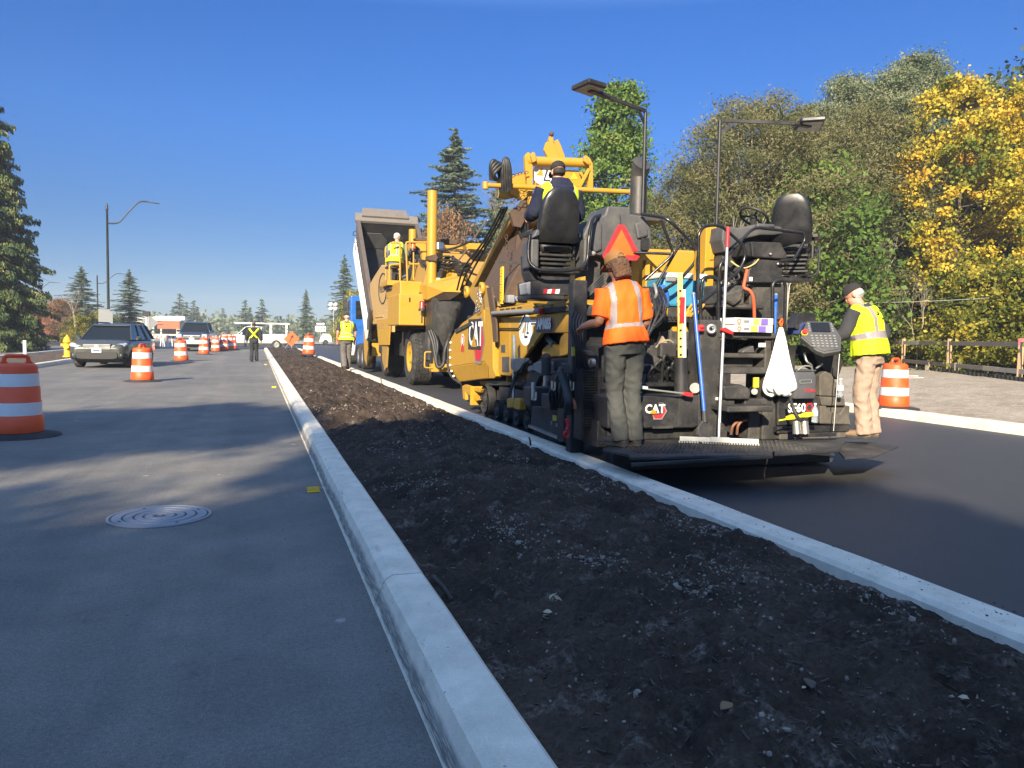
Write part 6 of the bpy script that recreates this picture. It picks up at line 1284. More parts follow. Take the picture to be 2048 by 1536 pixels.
mb = MB(); a = aY(1072,366,YH+.14); mb.box(a.x, a.x+.4, YH+.13, YH+.14, a.z-.03, a.z+.03); mb.build('red_strip', RED, mt)
chain(aY(1022,400,13.2), aY(1055,385,13.2), .05, .03, 'chain', mt, RUST); chain(aY(1010,360,13.2), aY(1056,345,13.2), -.03, .03, 'chain', mt, RUST); chain(aY(1012,470,13.4), aY(1022,560,13.2), 0, .03, 'chain', mt, RUST)
# tall dark hopper insert standing in the paver hopper
mb = MB(); YI = 12.9
mb.prism(px_y([(1004,606),(1020,566),(1078,452),(1120,454),(1205,466),(1205,606)], YI), (0,1.8,0))
o = mb.build('hopper_insert', RUST, pv, .015); mb = MB(); mb.box(aY(990,525,YI).x, 5.9, YI-.012, YI, aY(1000,524,YI).z-.02, aY(1000,524,YI).z+.02); mb.build('insert_seam', BLKD, o)
# yellow level staff standing beside the hood
mb = MB(); a = aX(1003.5,608,4.1); b = aX(1003.5,534,4.1); mb.box(4.08, 4.11, a.y-.06, a.y+.06, a.z, b.z); o = mb.build('level_staff', mat('signal_yellow', (.80,.50,.02), .45, 0, .1), None); tag(o, 'yellow graduated staff standing upright beside the paver hood', 'staff')
mb = MB()
for k in range(12): z_ = a.z + .05 + k*(b.z-a.z-.08)/12; mb.box(4.077, 4.08, a.y-.05, a.y-.05+(.05 if k % 3 else .09), z_, z_+.012)
st_ = mb.build('graduation', BLK, o)
# ================================================================ dump truck with raised bed
tk = empty('dump_truck', (5.1, 34, 0), 'blue and white dump truck tipping its raised bed into the transfer machine', 'truck')
AN = R(41); D = V(0, math.cos(AN), math.sin(AN)); U = V(0, -math.sin(AN), math.cos(AN)); HB = V(0, 28.9, 1.15)
def bp(x, l, h): return V(x, HB.y, HB.z) + D*l + U*h
bed_m = mat('worn_bed_steel', (.13,.105,.09), .6, .3, .5, (.07,.045,.033), 2.2, .15, 25); dk_m = mat('tarred_steel', (.012,.012,.014), .7, 0, .4, (.04,.036,.034), 3)
LB = 6.0
mb = MB(); mb.prism([bp(3.95,0,0), bp(6.45,0,0), bp(6.45,LB,0), bp(3.95,LB,0)], U*.06); mb.prism([bp(4.0,0,.06), bp(4.0,LB,.06), bp(4.0,LB,1.35), bp(4.0,.15,1.35)], (.06,0,0)); mb.prism([bp(6.40,0,.06), bp(6.40,LB,.06), bp(6.40,LB,1.35), bp(6.40,.15,1.35)], (.06,0,0)); mb.prism([bp(4.06,LB-.08,.06), bp(6.4,LB-.08,.06), bp(6.4,LB-.08,1.35), bp(4.06,LB-.08,1.35)], D*.08)
bed = mb.build('bed', dk_m, tk)
mb = MB(); mb.prism([bp(3.93,.1,1.22), bp(3.93,LB,1.22), bp(3.93,LB,1.42), bp(3.93,.1,1.42)], (.16,0,0)); mb.prism([bp(6.36,.1,1.22), bp(6.36,LB,1.22), bp(6.36,LB,1.42), bp(6.36,.1,1.42)], (.16,0,0)); mb.prism([bp(3.95,.0,.7), bp(3.95,LB,.8), bp(3.95,LB,1.2), bp(3.95,.0,1.2)], (.05,0,0)); mb.build('bed_rail', bed_m, bed, .01)
mb = MB(); mb.prism([bp(3.9,.2,-.15), bp(3.9,LB-.2,-.15), bp(3.9,LB-.2,.62), bp(3.9,.2,.62)], (.06,0,0)); mb.build('bed_side', WHT, bed, .01)
mb = MB(); mb.prism([bp(3.88,LB-.1,1.3), bp(6.5,LB-.1,1.3), bp(6.5,LB+.25,1.45), bp(3.88,LB+.25,1.45)], U*.12); mb.prism([bp(4.15,LB+.05,1.5), bp(6.1,LB+.05,1.5), bp(6.05,LB+.55,1.55), bp(4.2,LB+.55,1.55)], U*.08); mb.build('bed_canopy', mat('tan_canopy_steel', (.16,.14,.125), .7, .1, .4, (.08,.06,.05), 3), bed, .01)
mb = MB(); mb.prism([bp(4.2,LB-.14,.1), bp(5.2,LB-.14,.1), bp(5.3,LB-.14,.5), bp(5.0,LB-.14,.85), bp(4.4,LB-.14,.85)], D*.04); mb.build('headboard_patch', GREY, bed, .01)
mb = MB()
for k in range(3): mb.tube(round_path([bp(3.9,LB-.6-k*.5,1.2), bp(3.78,LB-.6-k*.5,1.2), bp(3.78,LB-.6-k*.5,1.0), bp(3.9,LB-.6-k*.5,1.0)], .04), .015, 5)
mb.build('ladder_rung', BLKD, bed)
blue = mat('truck_blue_paint', (.015,.11,.42), .3, 0, .1, (.1,.1,.12), 2, .0, 40, .5, None, .4)
mb = MB(); mb.prism([V(4.02,y,z) for y, z in ((35.2,.9),(37.6,.9),(37.6,2.0),(36.9,2.15),(36.6,3.05),(35.2,3.15))], (2.2,0,0)); cab = mb.build('cab', blue, tk, .06, 3)
mb = MB(); mb.box(4.005, 4.03, 35.22, 37.0, 1.55, 1.72); mb.build('cab_stripe', mat('pale_cyan_stripe', (.25,.62,.80), .4), cab)
mb = MB(); mb.box(4.25, 6.05, 35.18, 35.21, 2.1, 2.9); mb.box(4.01, 4.03, 35.7, 36.5, 2.1, 2.9); mb.build('cab_window', GLOSS, cab)
mb = MB(); mb.tube([aY(716,628,36.4), aY(697,622,36.4)], .02, 6); rect_y(mb, 686, 600, 693, 621, 36.4, .08); mb.build('side_mirror', BLK, cab, .02)
mb = MB(); mb.tube([aY(687,568,36.4), aY(686,600,36.4)], .012, 5); mb.build('antenna', BLK, cab)
mb = MB(); mb.box(4.5, 5.7, 29.2, 37.6, .75, 1.0); mb.build('chassis', BLKD, tk)
for y in (31.4, 32.7, 37.0): wheel(tk, V(4.05, y, .52), .52, .5, hubm=STEEL, tread=False)
mb = MB(); mb.loft([(V(4.02,34.2,.5), V(.1,0,0), V(0,.25,0)), (V(4.0,34.2,.75), V(.16,0,0), V(0,.5,0)), (V(4.0,34.2,1.1), V(.16,0,0), V(0,.5,0)), (V(4.02,34.2,1.35), V(.1,0,0), V(0,.25,0))], 16); mb.build('fuel_tank', WHT, tk)
mb = MB(); mb.cyl((5.2,34.8,1.0), bp(5.2,4.6,0), .12, .09, 12); mb.build('lift_ram', STEEL, tk)
# ================================================================ people
def cloth(name, col, rough=.85, scale=14, fade=.2):
    m, t, p = nodes(name); c = coords(t); a = nz(t, c, scale*.35, 4); b = nz(t, coords(t, (1,1,.35)), scale*2, 3); f = nz(t, c, 240, 2, .7)
    k = mix(t, ramp(t, a, [(.42, 0.), (.68, fade*2)]), col, tuple(min(1, v*.62+.035) for v in col)); k = mix(t, 1.0, k, ramp(t, f, [(.3, .82), (.7, 1.15)]), 'MULTIPLY')
    t.links.new(k, p.inputs['Base Color']); p.inputs['Roughness'].default_value = rough; p.inputs['Specular IOR Level'].default_value = .2
    bump(t, p, b, .35, .012); return m
def skin_mat(name, col):
    m, t, p = nodes(name); c = coords(t); k = mix(t, ramp(t, nz(t, c, 9, 4), [(.4, 0.), (.7, .5)]), col, (col[0]*.8, col[1]*.6, col[2]*.55)); t.links.new(k, p.inputs['Base Color'])
    p.inputs['Roughness'].default_value = .5; p.inputs['Subsurface Weight'].default_value = .08; p.inputs['Subsurface Radius'].default_value = (.01,.004,.002); return m
SKIN = skin_mat('tanned_skin', (.42, .215, .135)); SKIN2 = skin_mat('ruddy_skin', (.55, .27, .18))
HIORA = cloth('orange_hi_vis_cloth', (.95, .125, .012), .7, 14, .05); HIYEL = cloth('lime_hi_vis_cloth', (.56, .70, .022), .7, 14, .04)
REFL = cloth('silver_reflective_tape', (.27, .235, .245), .4, 14, .08); INK = cloth('black_print', (.03, .03, .03))
HAIRB = cloth('brown_hair', (.13, .065, .035), .6, 30, .35); HAIRG = cloth('grey_hair', (.40, .38, .36), .6, 30, .2); HAIRD = cloth('dark_hair', (.03, .022, .018), .6)
def fuse(mb, name, mats, parent, voxel=.01, wr=0.0, fn=None, ws=16, it=4, seed=0, stretch=(1,1,.55)):
    """melt overlapping lofts into one continuous skin; wr = depth of cloth folds; fn picks a material per face"""
    o = mb.build(name, mats, parent); org = wloc(o)
    md = o.modifiers.new('fuse', 'REMESH'); md.mode = 'VOXEL'; md.voxel_size = voxel; md.use_smooth_shade = True
    if it: sm = o.modifiers.new('relax', 'SMOOTH'); sm.factor = .5; sm.iterations = it
    dg = bpy.context.evaluated_depsgraph_get(); me = bpy.data.meshes.new_from_object(o.evaluated_get(dg)); o.modifiers.clear(); old = o.data; o.data = me; bpy.data.meshes.remove(old); me.name = name
    if wr:
        nr = [v.normal.copy() for v in me.vertices]
        for v, nn in zip(me.vertices, nr):
            q = Vector((v.co.x*ws*stretch[0]+seed, v.co.y*ws*stretch[1], v.co.z*ws*stretch[2]))
            d = noise.noise(q + 1.2*Vector((noise.noise(q*.5), noise.noise(q*.5+Vector((9,0,0))), 0)))
            r = 1-abs(noise.noise(q*.8+Vector((3,7,1))))*2.2
            v.co += nn*wr*(.55*d + .45*(r-.4))
        me.update()
    me.materials.clear()
    for m in (mats if isinstance(mats, list) else [mats]): me.materials.append(m)
    if fn:
        for p in me.polygons: p.material_index = fn(p.center)
    for p in me.polygons: p.use_smooth = True
    return o
def lerp_path(pts, f):
    f = f*(len(pts)-1); i = min(int(f), len(pts)-2); return pts[i].lerp(pts[i+1], f-i)
class Person:
    """pose given as points in the person's own frame: X right, Y the way the person faces, Z up; origin between the feet"""
    def __init__(s, loc, rz, k, J, label, group=None):
        s.root = empty('person', loc, label, 'person', group); s.M = Matrix.Translation(loc) @ Matrix.Rotation(rz, 4, 'Z') @ Matrix.Scale(k, 4); s.k = k; s.J = {a: Vector(b) for a, b in J.items()}
        J = s.J; s.rx = (J['shR']-J['shL']).normalized(); s.hx = (J['hipR']-J['hipL']).normalized(); s.spine = [J['pelvis'], J['waist'], J['chest'], J['neck']]
    def w(s, p): return s.M @ Vector(p)
    def ring(s, f, hw, hd, grow=0.0):
        c = lerp_path(s.spine, f); a = (lerp_path(s.spine, min(1, f+.05)) - lerp_path(s.spine, max(0, f-.05))).normalized()
        x = s.hx.lerp(s.rx, min(1, f*1.3)); x = (x - a*x.dot(a)).normalized(); y = a.cross(x); R3 = s.M.to_3x3()
        return (s.w(c), R3 @ (x*(hw+grow)), R3 @ (y*(hd+grow)))
    TOR = [(-.16,.155,.105),(-.04,.178,.128),(.14,.170,.122),(.33,.152,.112),(.52,.168,.122),(.70,.188,.126),(.84,.192,.112),(.93,.150,.088),(1.0,.072,.068)]
    def torso(s, mb, g=0.0, f0=-.16, f1=1.0, bell=0.0, fat=0.0):
        st = []
        fs = [t for t in s.TOR if f0 <= t[0] <= f1]
        ext = []
        for (f, a, b) in fs:
            be = bell*max(0, .35-f)
            if f < 0:
                c, x, y = s.ring(0.001, a, b, g+be); d = s.M.to_3x3() @ (s.spine[0]-s.spine[1]).normalized(); ext.append((c + d*(-f*.9), x, y))
            else:
                q = fat*math.exp(-((f-.28)/.25)**2); ext.append(s.ring(f, a+q*.7, b+q, g+be))
        mb.loft(ext, 22, 0, .86); return mb
    def limb(s, mb, pts, rad, n=12):
        R_ = [r*s.k for r in rad]; P = [s.w(p) for p in pts]
        pp = smooth_path(P, 4); rr = []
        for i in range(len(pp)): 
            f = i/4; j = min(int(f), len(R_)-2); rr.append(R_[j] + (R_[j+1]-R_[j])*(f-j))
        mb.tube(pp, rr, n)
        return mb
    def arm_pts(s, sd):
        J = s.J; a, b, c = J['sh'+sd], J['el'+sd], J['wr'+sd]; return [a, a.lerp(b,.5), b, b.lerp(c,.5), c]
    def leg_pts(s, sd):
        J = s.J; a, b, c = J['hip'+sd], J['kn'+sd], J['an'+sd]; return [a, a.lerp(b,.5), b, b.lerp(c,.4), c]
    def hand(s, mb, sd, curl=.5, spread=.2):
        J = s.J; wv = J['wr'+sd]; d = (J.get('hd'+sd, wv*2-J['el'+sd]) - wv).normalized(); nn = J.get('pn'+sd, Vector((0,0,-1))); nn = (nn - d*nn.dot(d)).normalized(); x = d.cross(nn)*(1 if sd == 'R' else -1)   # x points to the thumb side
        sg = 1
        R3 = s.M.to_3x3(); mb.loft([(s.w(wv), R3 @ (x*.030), R3 @ (nn*.022)), (s.w(wv+d*.045), R3 @ (x*.040), R3 @ (nn*.017)), (s.w(wv+d*.09), R3 @ (x*.042), R3 @ (nn*.014))], 12)
        for i, (off, L) in enumerate(((.032,.075),(.011,.085),(-.010,.080),(-.031,.062))):
            p = wv + d*.082 + x*off; pts = [p]; dd = (d + x*off*spread*6).normalized(); ang = 0
            for seg in (.42,.33,.25):
                ang += curl*.55; e = dd*math.cos(ang) + nn*math.sin(ang); pts.append(pts[-1] + e*L*seg)
            mb.tube([s.w(q) for q in pts], [.0095*s.k, .009*s.k, .0085*s.k, .0065*s.k], 8)
        p = wv + d*.025 + x*.030; e = (x*.75 + d*.65 + nn*.25).normalized(); q = p+e*.038; r = q + (d*.8+x*.25+nn*.35).normalized()*.035
        mb.tube([s.w(p), s.w(q), s.w(r)], [.012*s.k, .0105*s.k, .008*s.k], 8)
    def head_frame(s):
        J = s.J; up_ = (J['head']-J['skull0']).normalized() if 'skull0' in J else Vector((0,0,1)); f = J['look']; f = (f - up_*f.dot(up_)).normalized(); x = f.cross(up_); return J['head'], x, f, up_
    def body(s, skin, voxel=.008, curl=(.5,.5), hands=True):
        J = s.J; mb = MB(); s.torso(mb, -.012)
        for sd in 'LR':
            s.limb(mb, s.arm_pts(sd), [.056,.050,.043,.041,.030]); s.limb(mb, s.leg_pts(sd), [.088,.076,.056,.054,.040])
            if hands: s.hand(mb, sd, curl[0 if sd == 'L' else 1])
            a = J['an'+sd]; t = J['toe'+sd]; s.limb(mb, [a, a.lerp(t,.4)+Vector((0,0,-.02)), t], [.040,.040,.028])
        c, x, f, u = s.head_frame(); R3 = s.M.to_3x3(); H = lambda a, b, d: s.w(c + x*a + f*b + u*d)
        s.limb(mb, [J['neck']-Vector((0,0,.02)), J['neck'].lerp(c,.45), c-u*.05], [.066,.056,.055])
        rot = Matrix((R3.normalized() @ x, R3.normalized() @ f, R3.normalized() @ u)).transposed(); k = s.k
        mb.ball(H(0,-.012,.028), (.077*k,.097*k,.098*k), 18, 12, rot); mb.ball(H(0,.028,-.045), (.058*k,.066*k,.078*k), 16, 10, rot); mb.ball(H(0,.055,-.088), (.034*k,.034*k,.028*k), 12, 8, rot)
        mb.loft([(H(0,.082,.022), R3 @ (x*.008), R3 @ (u*.010)), (H(0,.098,-.010), R3 @ (x*.012), R3 @ (u*.010)), (H(0,.102,-.030), R3 @ (x*.017), R3 @ (u*.010)), (H(0,.086,-.036), R3 @ (x*.014), R3 @ (u*.008))], 10)
        for sg in (-1, 1):
            mb.ball(H(sg*.080,-.008,-.012), (.010*k,.020*k,.032*k), 10, 8, rot); mb.ball(H(sg*.030,.078,.026), (.020*k,.014*k,.010*k), 10, 6, rot)
        mb.ball(H(0,.086,-.060), (.024*k,.012*k,.008*k), 10, 6, rot)
        b = fuse(mb, 'body', skin, s.root, voxel, 0, None, 16, 3)
        e = MB()
        for sg in (-1, 1): e.ball(H(sg*.031,.089,.012), .0095*k, 8, 6)
        e.build('eyes', s_eye, b); e = MB(); e.ball(H(0,.098,-.062), (.022*k,.006*k,.004*k), 8, 5, rot); e.build('mouth', s_lip, b)
        return b
    def cap(s, m, voxel=.008, tilt=0.0, back=False, brim=True):
        c, x, f, u = s.head_frame(); k = s.k; R3 = s.M.to_3x3(); u = (u + f*tilt).normalized(); f = (f - u*f.dot(u)).normalized(); x = f.cross(u)
        H = lambda a, b, d: s.w(c + x*a + f*b + u*d); mb = MB(); st = []
        for (z, w, d) in ((.030,.088,.108),(.055,.090,.108),(.085,.085,.100),(.110,.070,.082),(.128,.046,.054),(.136,.015,.018)): st.append((H(0,-.012,z), R3 @ (x*w), R3 @ (f*d)))
        mb.loft(st, 22, 0, .95); o = mb.build('cap', m, s.root)
        if brim:
            b = MB(); n = 12; vs = []
            for zz in (.034, .040):
                for i in range(n+1):
                    t = math.pi*i/n; vs.append(H(.082*math.cos(t), .06+.03*math.sin(t), zz - .0*abs(math.cos(t)))); vs.append(H(.086*math.cos(t), .075+.105*math.sin(t)**.8, zz-.020*math.sin(t) - .018*math.cos(t)**2))
            fs = []; q = 2*(n+1)
            for i in range(n): a = 2*i; fs += [(a,a+2,a+3,a+1), (q+a,q+a+1,q+a+3,q+a+2), (a+1,a+3,q+a+3,q+a+1)]
            b.add(vs, fs, 0, True); b.build('cap_brim', m, o)
        b = MB(); b.ball(H(0,-.012,.137), .009*k, 8, 5); b.build('cap_button', m, o)
        if back:
            b = MB(); b.tube([H(.038*math.cos(t), -.119-.004, .040+.034*math.sin(t)) for t in [math.pi*i/10 for i in range(11)]], .004, 5); b.tube([H(.045,-.119,.036), H(0,-.126,.036), H(-.045,-.119,.036)], .009*k, 6); b.build('cap_strap', m, o)
        return o
    def hair(s, m, low=-.04, bulk=.012, curl=.012, cover=.06):
        c, x, f, u = s.head_frame(); k = s.k; R3 = s.M.to_3x3(); rot = Matrix((R3.normalized() @ x, R3.normalized() @ f, R3.normalized() @ u)).transposed(); H = lambda a, b, d: s.w(c + x*a + f*b + u*d)
        mb = MB(); mb.ball(H(0,-.028,-.005), ((.076+bulk)*k,(.084+bulk)*k,.070*k), 18, 12, rot)
        mb.loft([(H(0,-.055,.02), R3 @ (x*(.076+bulk)), R3 @ (f*(.054+bulk))), (H(0,-.060,-.02), R3 @ (x*(.078+bulk)), R3 @ (f*(.052+bulk))), (H(0,-.062,low), R3 @ (x*(.066+bulk)), R3 @ (f*(.040+bulk)))], 18)
        return fuse(mb, 'hair', m, s.root, .007*k, curl, None, 55, 2, 3, (1,1,1))
    def pants(s, m, g=.020, wr=.012, voxel=.010, hem=.0, baggy=.0):
        mb = MB(); s.torso(mb, g-.004, -.16, .33)
        for sd in 'LR': p = s.leg_pts(sd); p[-1] = p[-1] + Vector((0,0,-.045)); s.limb(mb, p, [.090+g, .080+g, .062+g+baggy, .060+g+baggy*1.3, .054+g+baggy*1.5+hem], 16)
        return fuse(mb, 'trousers', m, s.root, voxel*s.k, wr, None, 13, 3, 2, (1,1,1.1))
    def shirt(s, m, g=.018, sleeve=.45, wr=.009, voxel=.010, bell=.10, f0=.0, fn=None, name='shirt', fat=.0, cuff=0.012):
        mb = MB(); s.torso(mb, g, f0, 1.0, bell, fat)
        for sd in 'LR':
            a = s.arm_pts(sd)
            if sleeve < .5: e = a[0].lerp(a[2], sleeve*2); s.limb(mb, [a[0]+(a[0]-s.J['chest'])*.02, a[0].lerp(e,.5), e], [.066+g, .058+g, .053+g+cuff], 16)
            else: s.limb(mb, a[:-1] + [a[3].lerp(a[4], max(0, sleeve*2-1))], [.062+g, .056+g, .050+g, .044+g, .036+g], 16)
        return fuse(mb, name, m, s.root, voxel*s.k, wr, fn, 12, 3, 5)
    def vest(s, mats, fn, g=.034, bell=.16, f0=.0, wr=.007, voxel=.010, fat=0.0):
        mb = MB(); s.torso(mb, g, f0, .93, bell, fat)
        for sd in 'LR':
            sh = s.J['sh'+sd]; nk = s.J['neck']; s.limb(mb, [nk.lerp(sh,.25)-Vector((0,0,.03)), nk.lerp(sh,.62)-Vector((0,0,.025)), sh.lerp(s.J['chest'],.18)], [.062+g*.5, .066+g*.5, .060+g*.5], 14)
        return fuse(mb, 'vest', mats, s.root, voxel*s.k, wr, fn, 11, 3, 8)
    def boots(s, m, sole, r=.052):
        for sd in 'LR':
            a = s.J['an'+sd]; t = s.J['toe'+sd]; d = Vector((t.x-a.x, t.y-a.y, 0)).normalized(); x = d.cross(Vector((0,0,1))); z0 = t.z-.028; R3 = s.M.to_3x3(); mb = MB(); x = x*1.12
            hl = a - d*.055; g = lambda p, z: Vector((p.x, p.y, z))
            st = [(g(hl-d*.015, z0+.045), x*.028, Vector((0,0,.030))), (g(hl+d*.01, z0+.055), x*.042, Vector((0,0,.050))), (g(a+d*.04, z0+.062), x*.046, Vector((0,0,.056))), (g(a+d*.10, z0+.048), x*.050, Vector((0,0,.042))), (g(a+d*.185, z0+.044), x*.050, Vector((0,0,.034))), (g(a+d*.235, z0+.034), x*.036, Vector((0,0,.024)))]
            mb.loft([(s.w(c), R3 @ b, R3 @ e) for c, b, e in st], 18, 0, .9); mb.loft([(s.w(a+Vector((0,0,-.03))), R3 @ (x*.048), R3 @ (d*.055)), (s.w(a+Vector((0,0,.08))), R3 @ (x*.050), R3 @ (d*.058))], 16)
            o = fuse(mb, 'boot', m, s.root, .008*s.k, .003, None, 30, 3)
            mb = MB(); pts = [hl-d*.02-x*.03, hl-d*.02+x*.03, a+x*.048, a+d*.10+x*.053, a+d*.17+x*.052, a+d*.215+x*.03, a+d*.215-x*.03, a+d*.17-x*.052, a+d*.10-x*.053, a-x*.048]
            mb.prism([s.w(g(p, z0)) for p in pts], R3 @ Vector((0,0,.026))); mb.build('boot_sole', sole, o, .004)
    def uvh(s, wp):
        """lateral offset, height share and depth of a world point on the torso, for stripes"""
        p = s.M.inverted() @ (Vector(wp) + wloc(s.root)); best = 0; bd = 9
        for i in range(41):
            q = lerp_path(s.spine, i/40); d = (q-p).length
            if d < bd: bd = d; best = i/40
        q = lerp_path(s.spine, best); x = s.rx; fwd = Vector((0,0,1)).cross(x); v = p-q; return v.dot(x), best, v.dot(fwd), p
s_eye = mat('dark_eye', (.02,.015,.012), .2, 0, 0.01); s_lip = mat('lip', (.32,.12,.10), .5, 0, .02); SOLE = mat('boot_sole_rubber', (.02,.018,.016), .8, 0, .3)
BASE = dict(pelvis=(0,0,.97), waist=(0,.0,1.13), chest=(0,.0,1.32), neck=(0,-.01,1.515), head=(0,.02,1.655), skull0=(0,-.01,1.52), look=Vector((0,1,0)),
    shL=(-.19,0,1.445), shR=(.19,0,1.445), elL=(-.25,-.02,1.16), elR=(.25,-.02,1.16), wrL=(-.26,.06,.91), wrR=(.26,.06,.91),
    hipL=(-.092,0,.93), hipR=(.092,0,.93), knL=(-.10,.03,.50), knR=(.10,.03,.50), anL=(-.11,0,.10), anR=(.11,0,.10), toeL=(-.13,.2,.035), toeR=(.13,.2,.035))
def pose(**k): d = dict(BASE); d.update(k); return d
# --- the worker in orange, at the left end of the screed, hands on the control lever
z0 = .36; f = aZ(1250, 893, z0)
J = pose(pelvis=(-.02,.0,1.0), waist=(-.03,.02,1.15), chest=(-.05,.02,1.35), neck=(-.09,.03,1.545), head=(-.115,.07,1.69), skull0=(-.09,.02,1.55), look=(-.25,1,-.25),
    shL=(-.225,.05,1.455), shR=(.110,.0,1.465), elL=(-.285,.03,1.17), elR=(.195,.02,1.17), wrL=(-.34,.29,1.115), wrR=(.12,.27,1.08), hdL=(-.33,.42,1.09), hdR=(.03,.40,1.08), pnL=(.5,0,-.8), pnR=(-.3,0,-.9),
    hipL=(-.115,0,.95), hipR=(.075,0,.95), knL=(-.10,.05,.52), knR=(.075,.03,.52), anL=(-.055,-.02,.105), anR=(.10,-.005,.105), toeL=(-.16,.17,.035), toeR=(.10,.2,.035))
_t = Person.TOR; Person.TOR = [(f, a*.90, b*.95) for f, a, b in _t]
A = Person((f.x, f.y, z0), R(0), 1.055, J, 'worker with a brown cap and orange shirt standing on the left end of the screed')
A.body(skin_mat('dark_tanned_skin', (.27, .135, .085)), .007, (.9, .8))
def st_orange(c):
    u, h, fw_, p = A.uvh(c)
    if abs(p.x+.05) > .30 and p.z < 1.40: return 0
    if .235 < h < .335 and abs(u) < .30: return 1
    if h >= .33 and (-.135 < u+.02-.05*(h-.5) < -.085 or .085 < u-.02+.05*(h-.5) < .135): return 1
    return 0
A.shirt([HIORA, REFL], .024, .44, .015, .009, .10, -.05, st_orange, fat=.01, cuff=.004); A.pants(cloth('grey_green_work_cloth', (.058,.060,.056), .9, 12, .25), .012, .016, .009, .006, .006); A.boots(cloth('dark_suede', (.045,.042,.040), .9), SOLE)
A.hair(HAIRB, -.150, .022, .018); A.cap(cloth('brown_canvas', (.27,.135,.048), .85), tilt=.02, back=True)
Person.TOR = _t
# --- the worker in the lime vest at the right end, one hand on the control panel
z0 = .34; f = aZ(1728, 876, z0)
J = pose(pelvis=(.0,-.02,.955), waist=(.0,.0,1.10), chest=(.0,.04,1.28), neck=(-.01,.10,1.465), head=(-.015,.175,1.58), skull0=(-.01,.10,1.47), look=(-.25,1,-.55),
    shL=(-.195,.09,1.40), shR=(.185,.05,1.40), elL=(-.25,.19,1.15), elR=(.34,-.06,1.16), wrL=(-.26,.42,1.07), wrR=(.22,.06,.98), hdL=(-.30,.55,1.08), hdR=(.17,.12,.93), pnL=(0,.2,-1), pnR=(-.9,0,-.2),
    hipL=(-.09,-.02,.92), hipR=(.09,-.02,.92), knL=(-.10,.02,.50), knR=(.10,.0,.50), anL=(-.09,-.03,.10), anR=(.09,-.06,.10), toeL=(-.13,.18,.035), toeR=(.06,.15,.035))
B = Person((f.x, f.y, z0), R(30), 1.03, J, 'grey-haired worker in a lime vest and tan trousers with one hand on the control panel')
B.body(SKIN2, .007, (.35, .9))
DGREY = cloth('charcoal_knit', (.040, .041, .045), .9)
B.shirt(DGREY, .020, .93, .009, .009, .05, -.04, fat=.02)
def st_vest(P, lo=.30, hi=.41, u0=.085, u1=.14):
    def fn(c):
        u, h, d, p = P.uvh(c)
        if lo < h < hi: return 1
        if h >= hi and u0 < abs(u) < u1: return 1
        return 0
    return fn
B.vest([HIYEL, REFL], st_vest(B, .32, .43), .042, .06, -.04, .016, .009, .02); B.pants(cloth('tan_work_cloth', (.34,.245,.185), .9, 12, .2), .016, .018, .009, .008, .008); B.boots(cloth('tan_suede', (.20,.13,.085), .9), SOLE)
B.hair(HAIRG, -.045, .003, .004); B.cap(cloth('black_mesh_cloth', (.028,.027,.027), .85), tilt=.03, back=True)
def back_print(P, pts, name='emblem_print', m=INK, off=.0):
    mb = MB(); c = lerp_path(P.spine, .74); x = P.rx; a = (P.spine[3]-P.spine[2]).normalized(); y = x.cross(a)
    for poly in pts:
        mb.add([P.w(c + x*u + a*h - (-y if False else Vector((0,0,0))) + (-(a.cross(x)))*(off)) for u, h in poly], [tuple(range(len(poly)))])
    return mb
def emblem(P, off, u0=.02, s=1.0):
    polys = [[(-.10,-.0),(-.01,.045),(-.01,-.01),(-.035,-.035)], [(.0,-.055),(.012,.05),(.032,.05),(.022,-.03),(.075,-.035),(.075,-.058)], [(.050,-.018),(.055,.05),(.075,.05),(.073,.0),(.10,-.004),(.10,-.024)]]
    mb = back_print(P, [[(u0+u*s, h*s) for u, h in q] for q in polys], off=off); o = mb.build('emblem_print', INK, P.root)
    sw = o.modifiers.new('lie', 'SHRINKWRAP'); sw.target = [c for c in P.root.children if c.name.startswith('vest')][0]; sw.offset = .004; sw.wrap_method = 'NEAREST_SURFACEPOINT'; return o
emblem(B, .17)
# --- the paver driver in the left seat, seen from behind
c = aY(1116, 345, 9.12)
J = pose(pelvis=(0,0,.62), waist=(0,-.02,.78), chest=(0,.0,.98), neck=(0,.03,1.175), head=(.0,.065,1.315), skull0=(0,.03,1.175), look=(.03,1,-.12),
    shL=(-.205,.02,1.095), shR=(.205,.02,1.095), elL=(-.295,.08,.82), elR=(.295,.08,.82), wrL=(-.26,.33,.80), wrR=(.26,.33,.80), hdL=(-.24,.46,.79), hdR=(.24,.46,.79),
    hipL=(-.095,0,.60), hipR=(.095,0,.60), knL=(-.14,.43,.58), knR=(.14,.43,.58), anL=(-.14,.48,.16), anR=(.14,.48,.16), toeL=(-.15,.66,.09), toeR=(.15,.66,.09))
C_ = Person((c.x, 9.06, c.z-1.315*1.03), R(0), 1.03, J, 'driver in a lime vest and navy hooded jacket on the left seat of the paver')
C_.body(SKIN2, .011, (.9,.9)); HOOD = cloth('navy_fleece', (.012,.015,.038), .95)
C_.shirt(HOOD, .034, .95, .010, .011, .05, -.04, name='jacket')
C_.vest([HIYEL, REFL], st_vest(C_, .2, .3, .10, .145), .055, .02, -.04, .008, .011); C_.pants(HOOD, .022, .01, .012); C_.boots(cloth('black_leather', (.02,.02,.02), .6), SOLE)
mb = MB(); q = C_.w; n_ = J['neck']
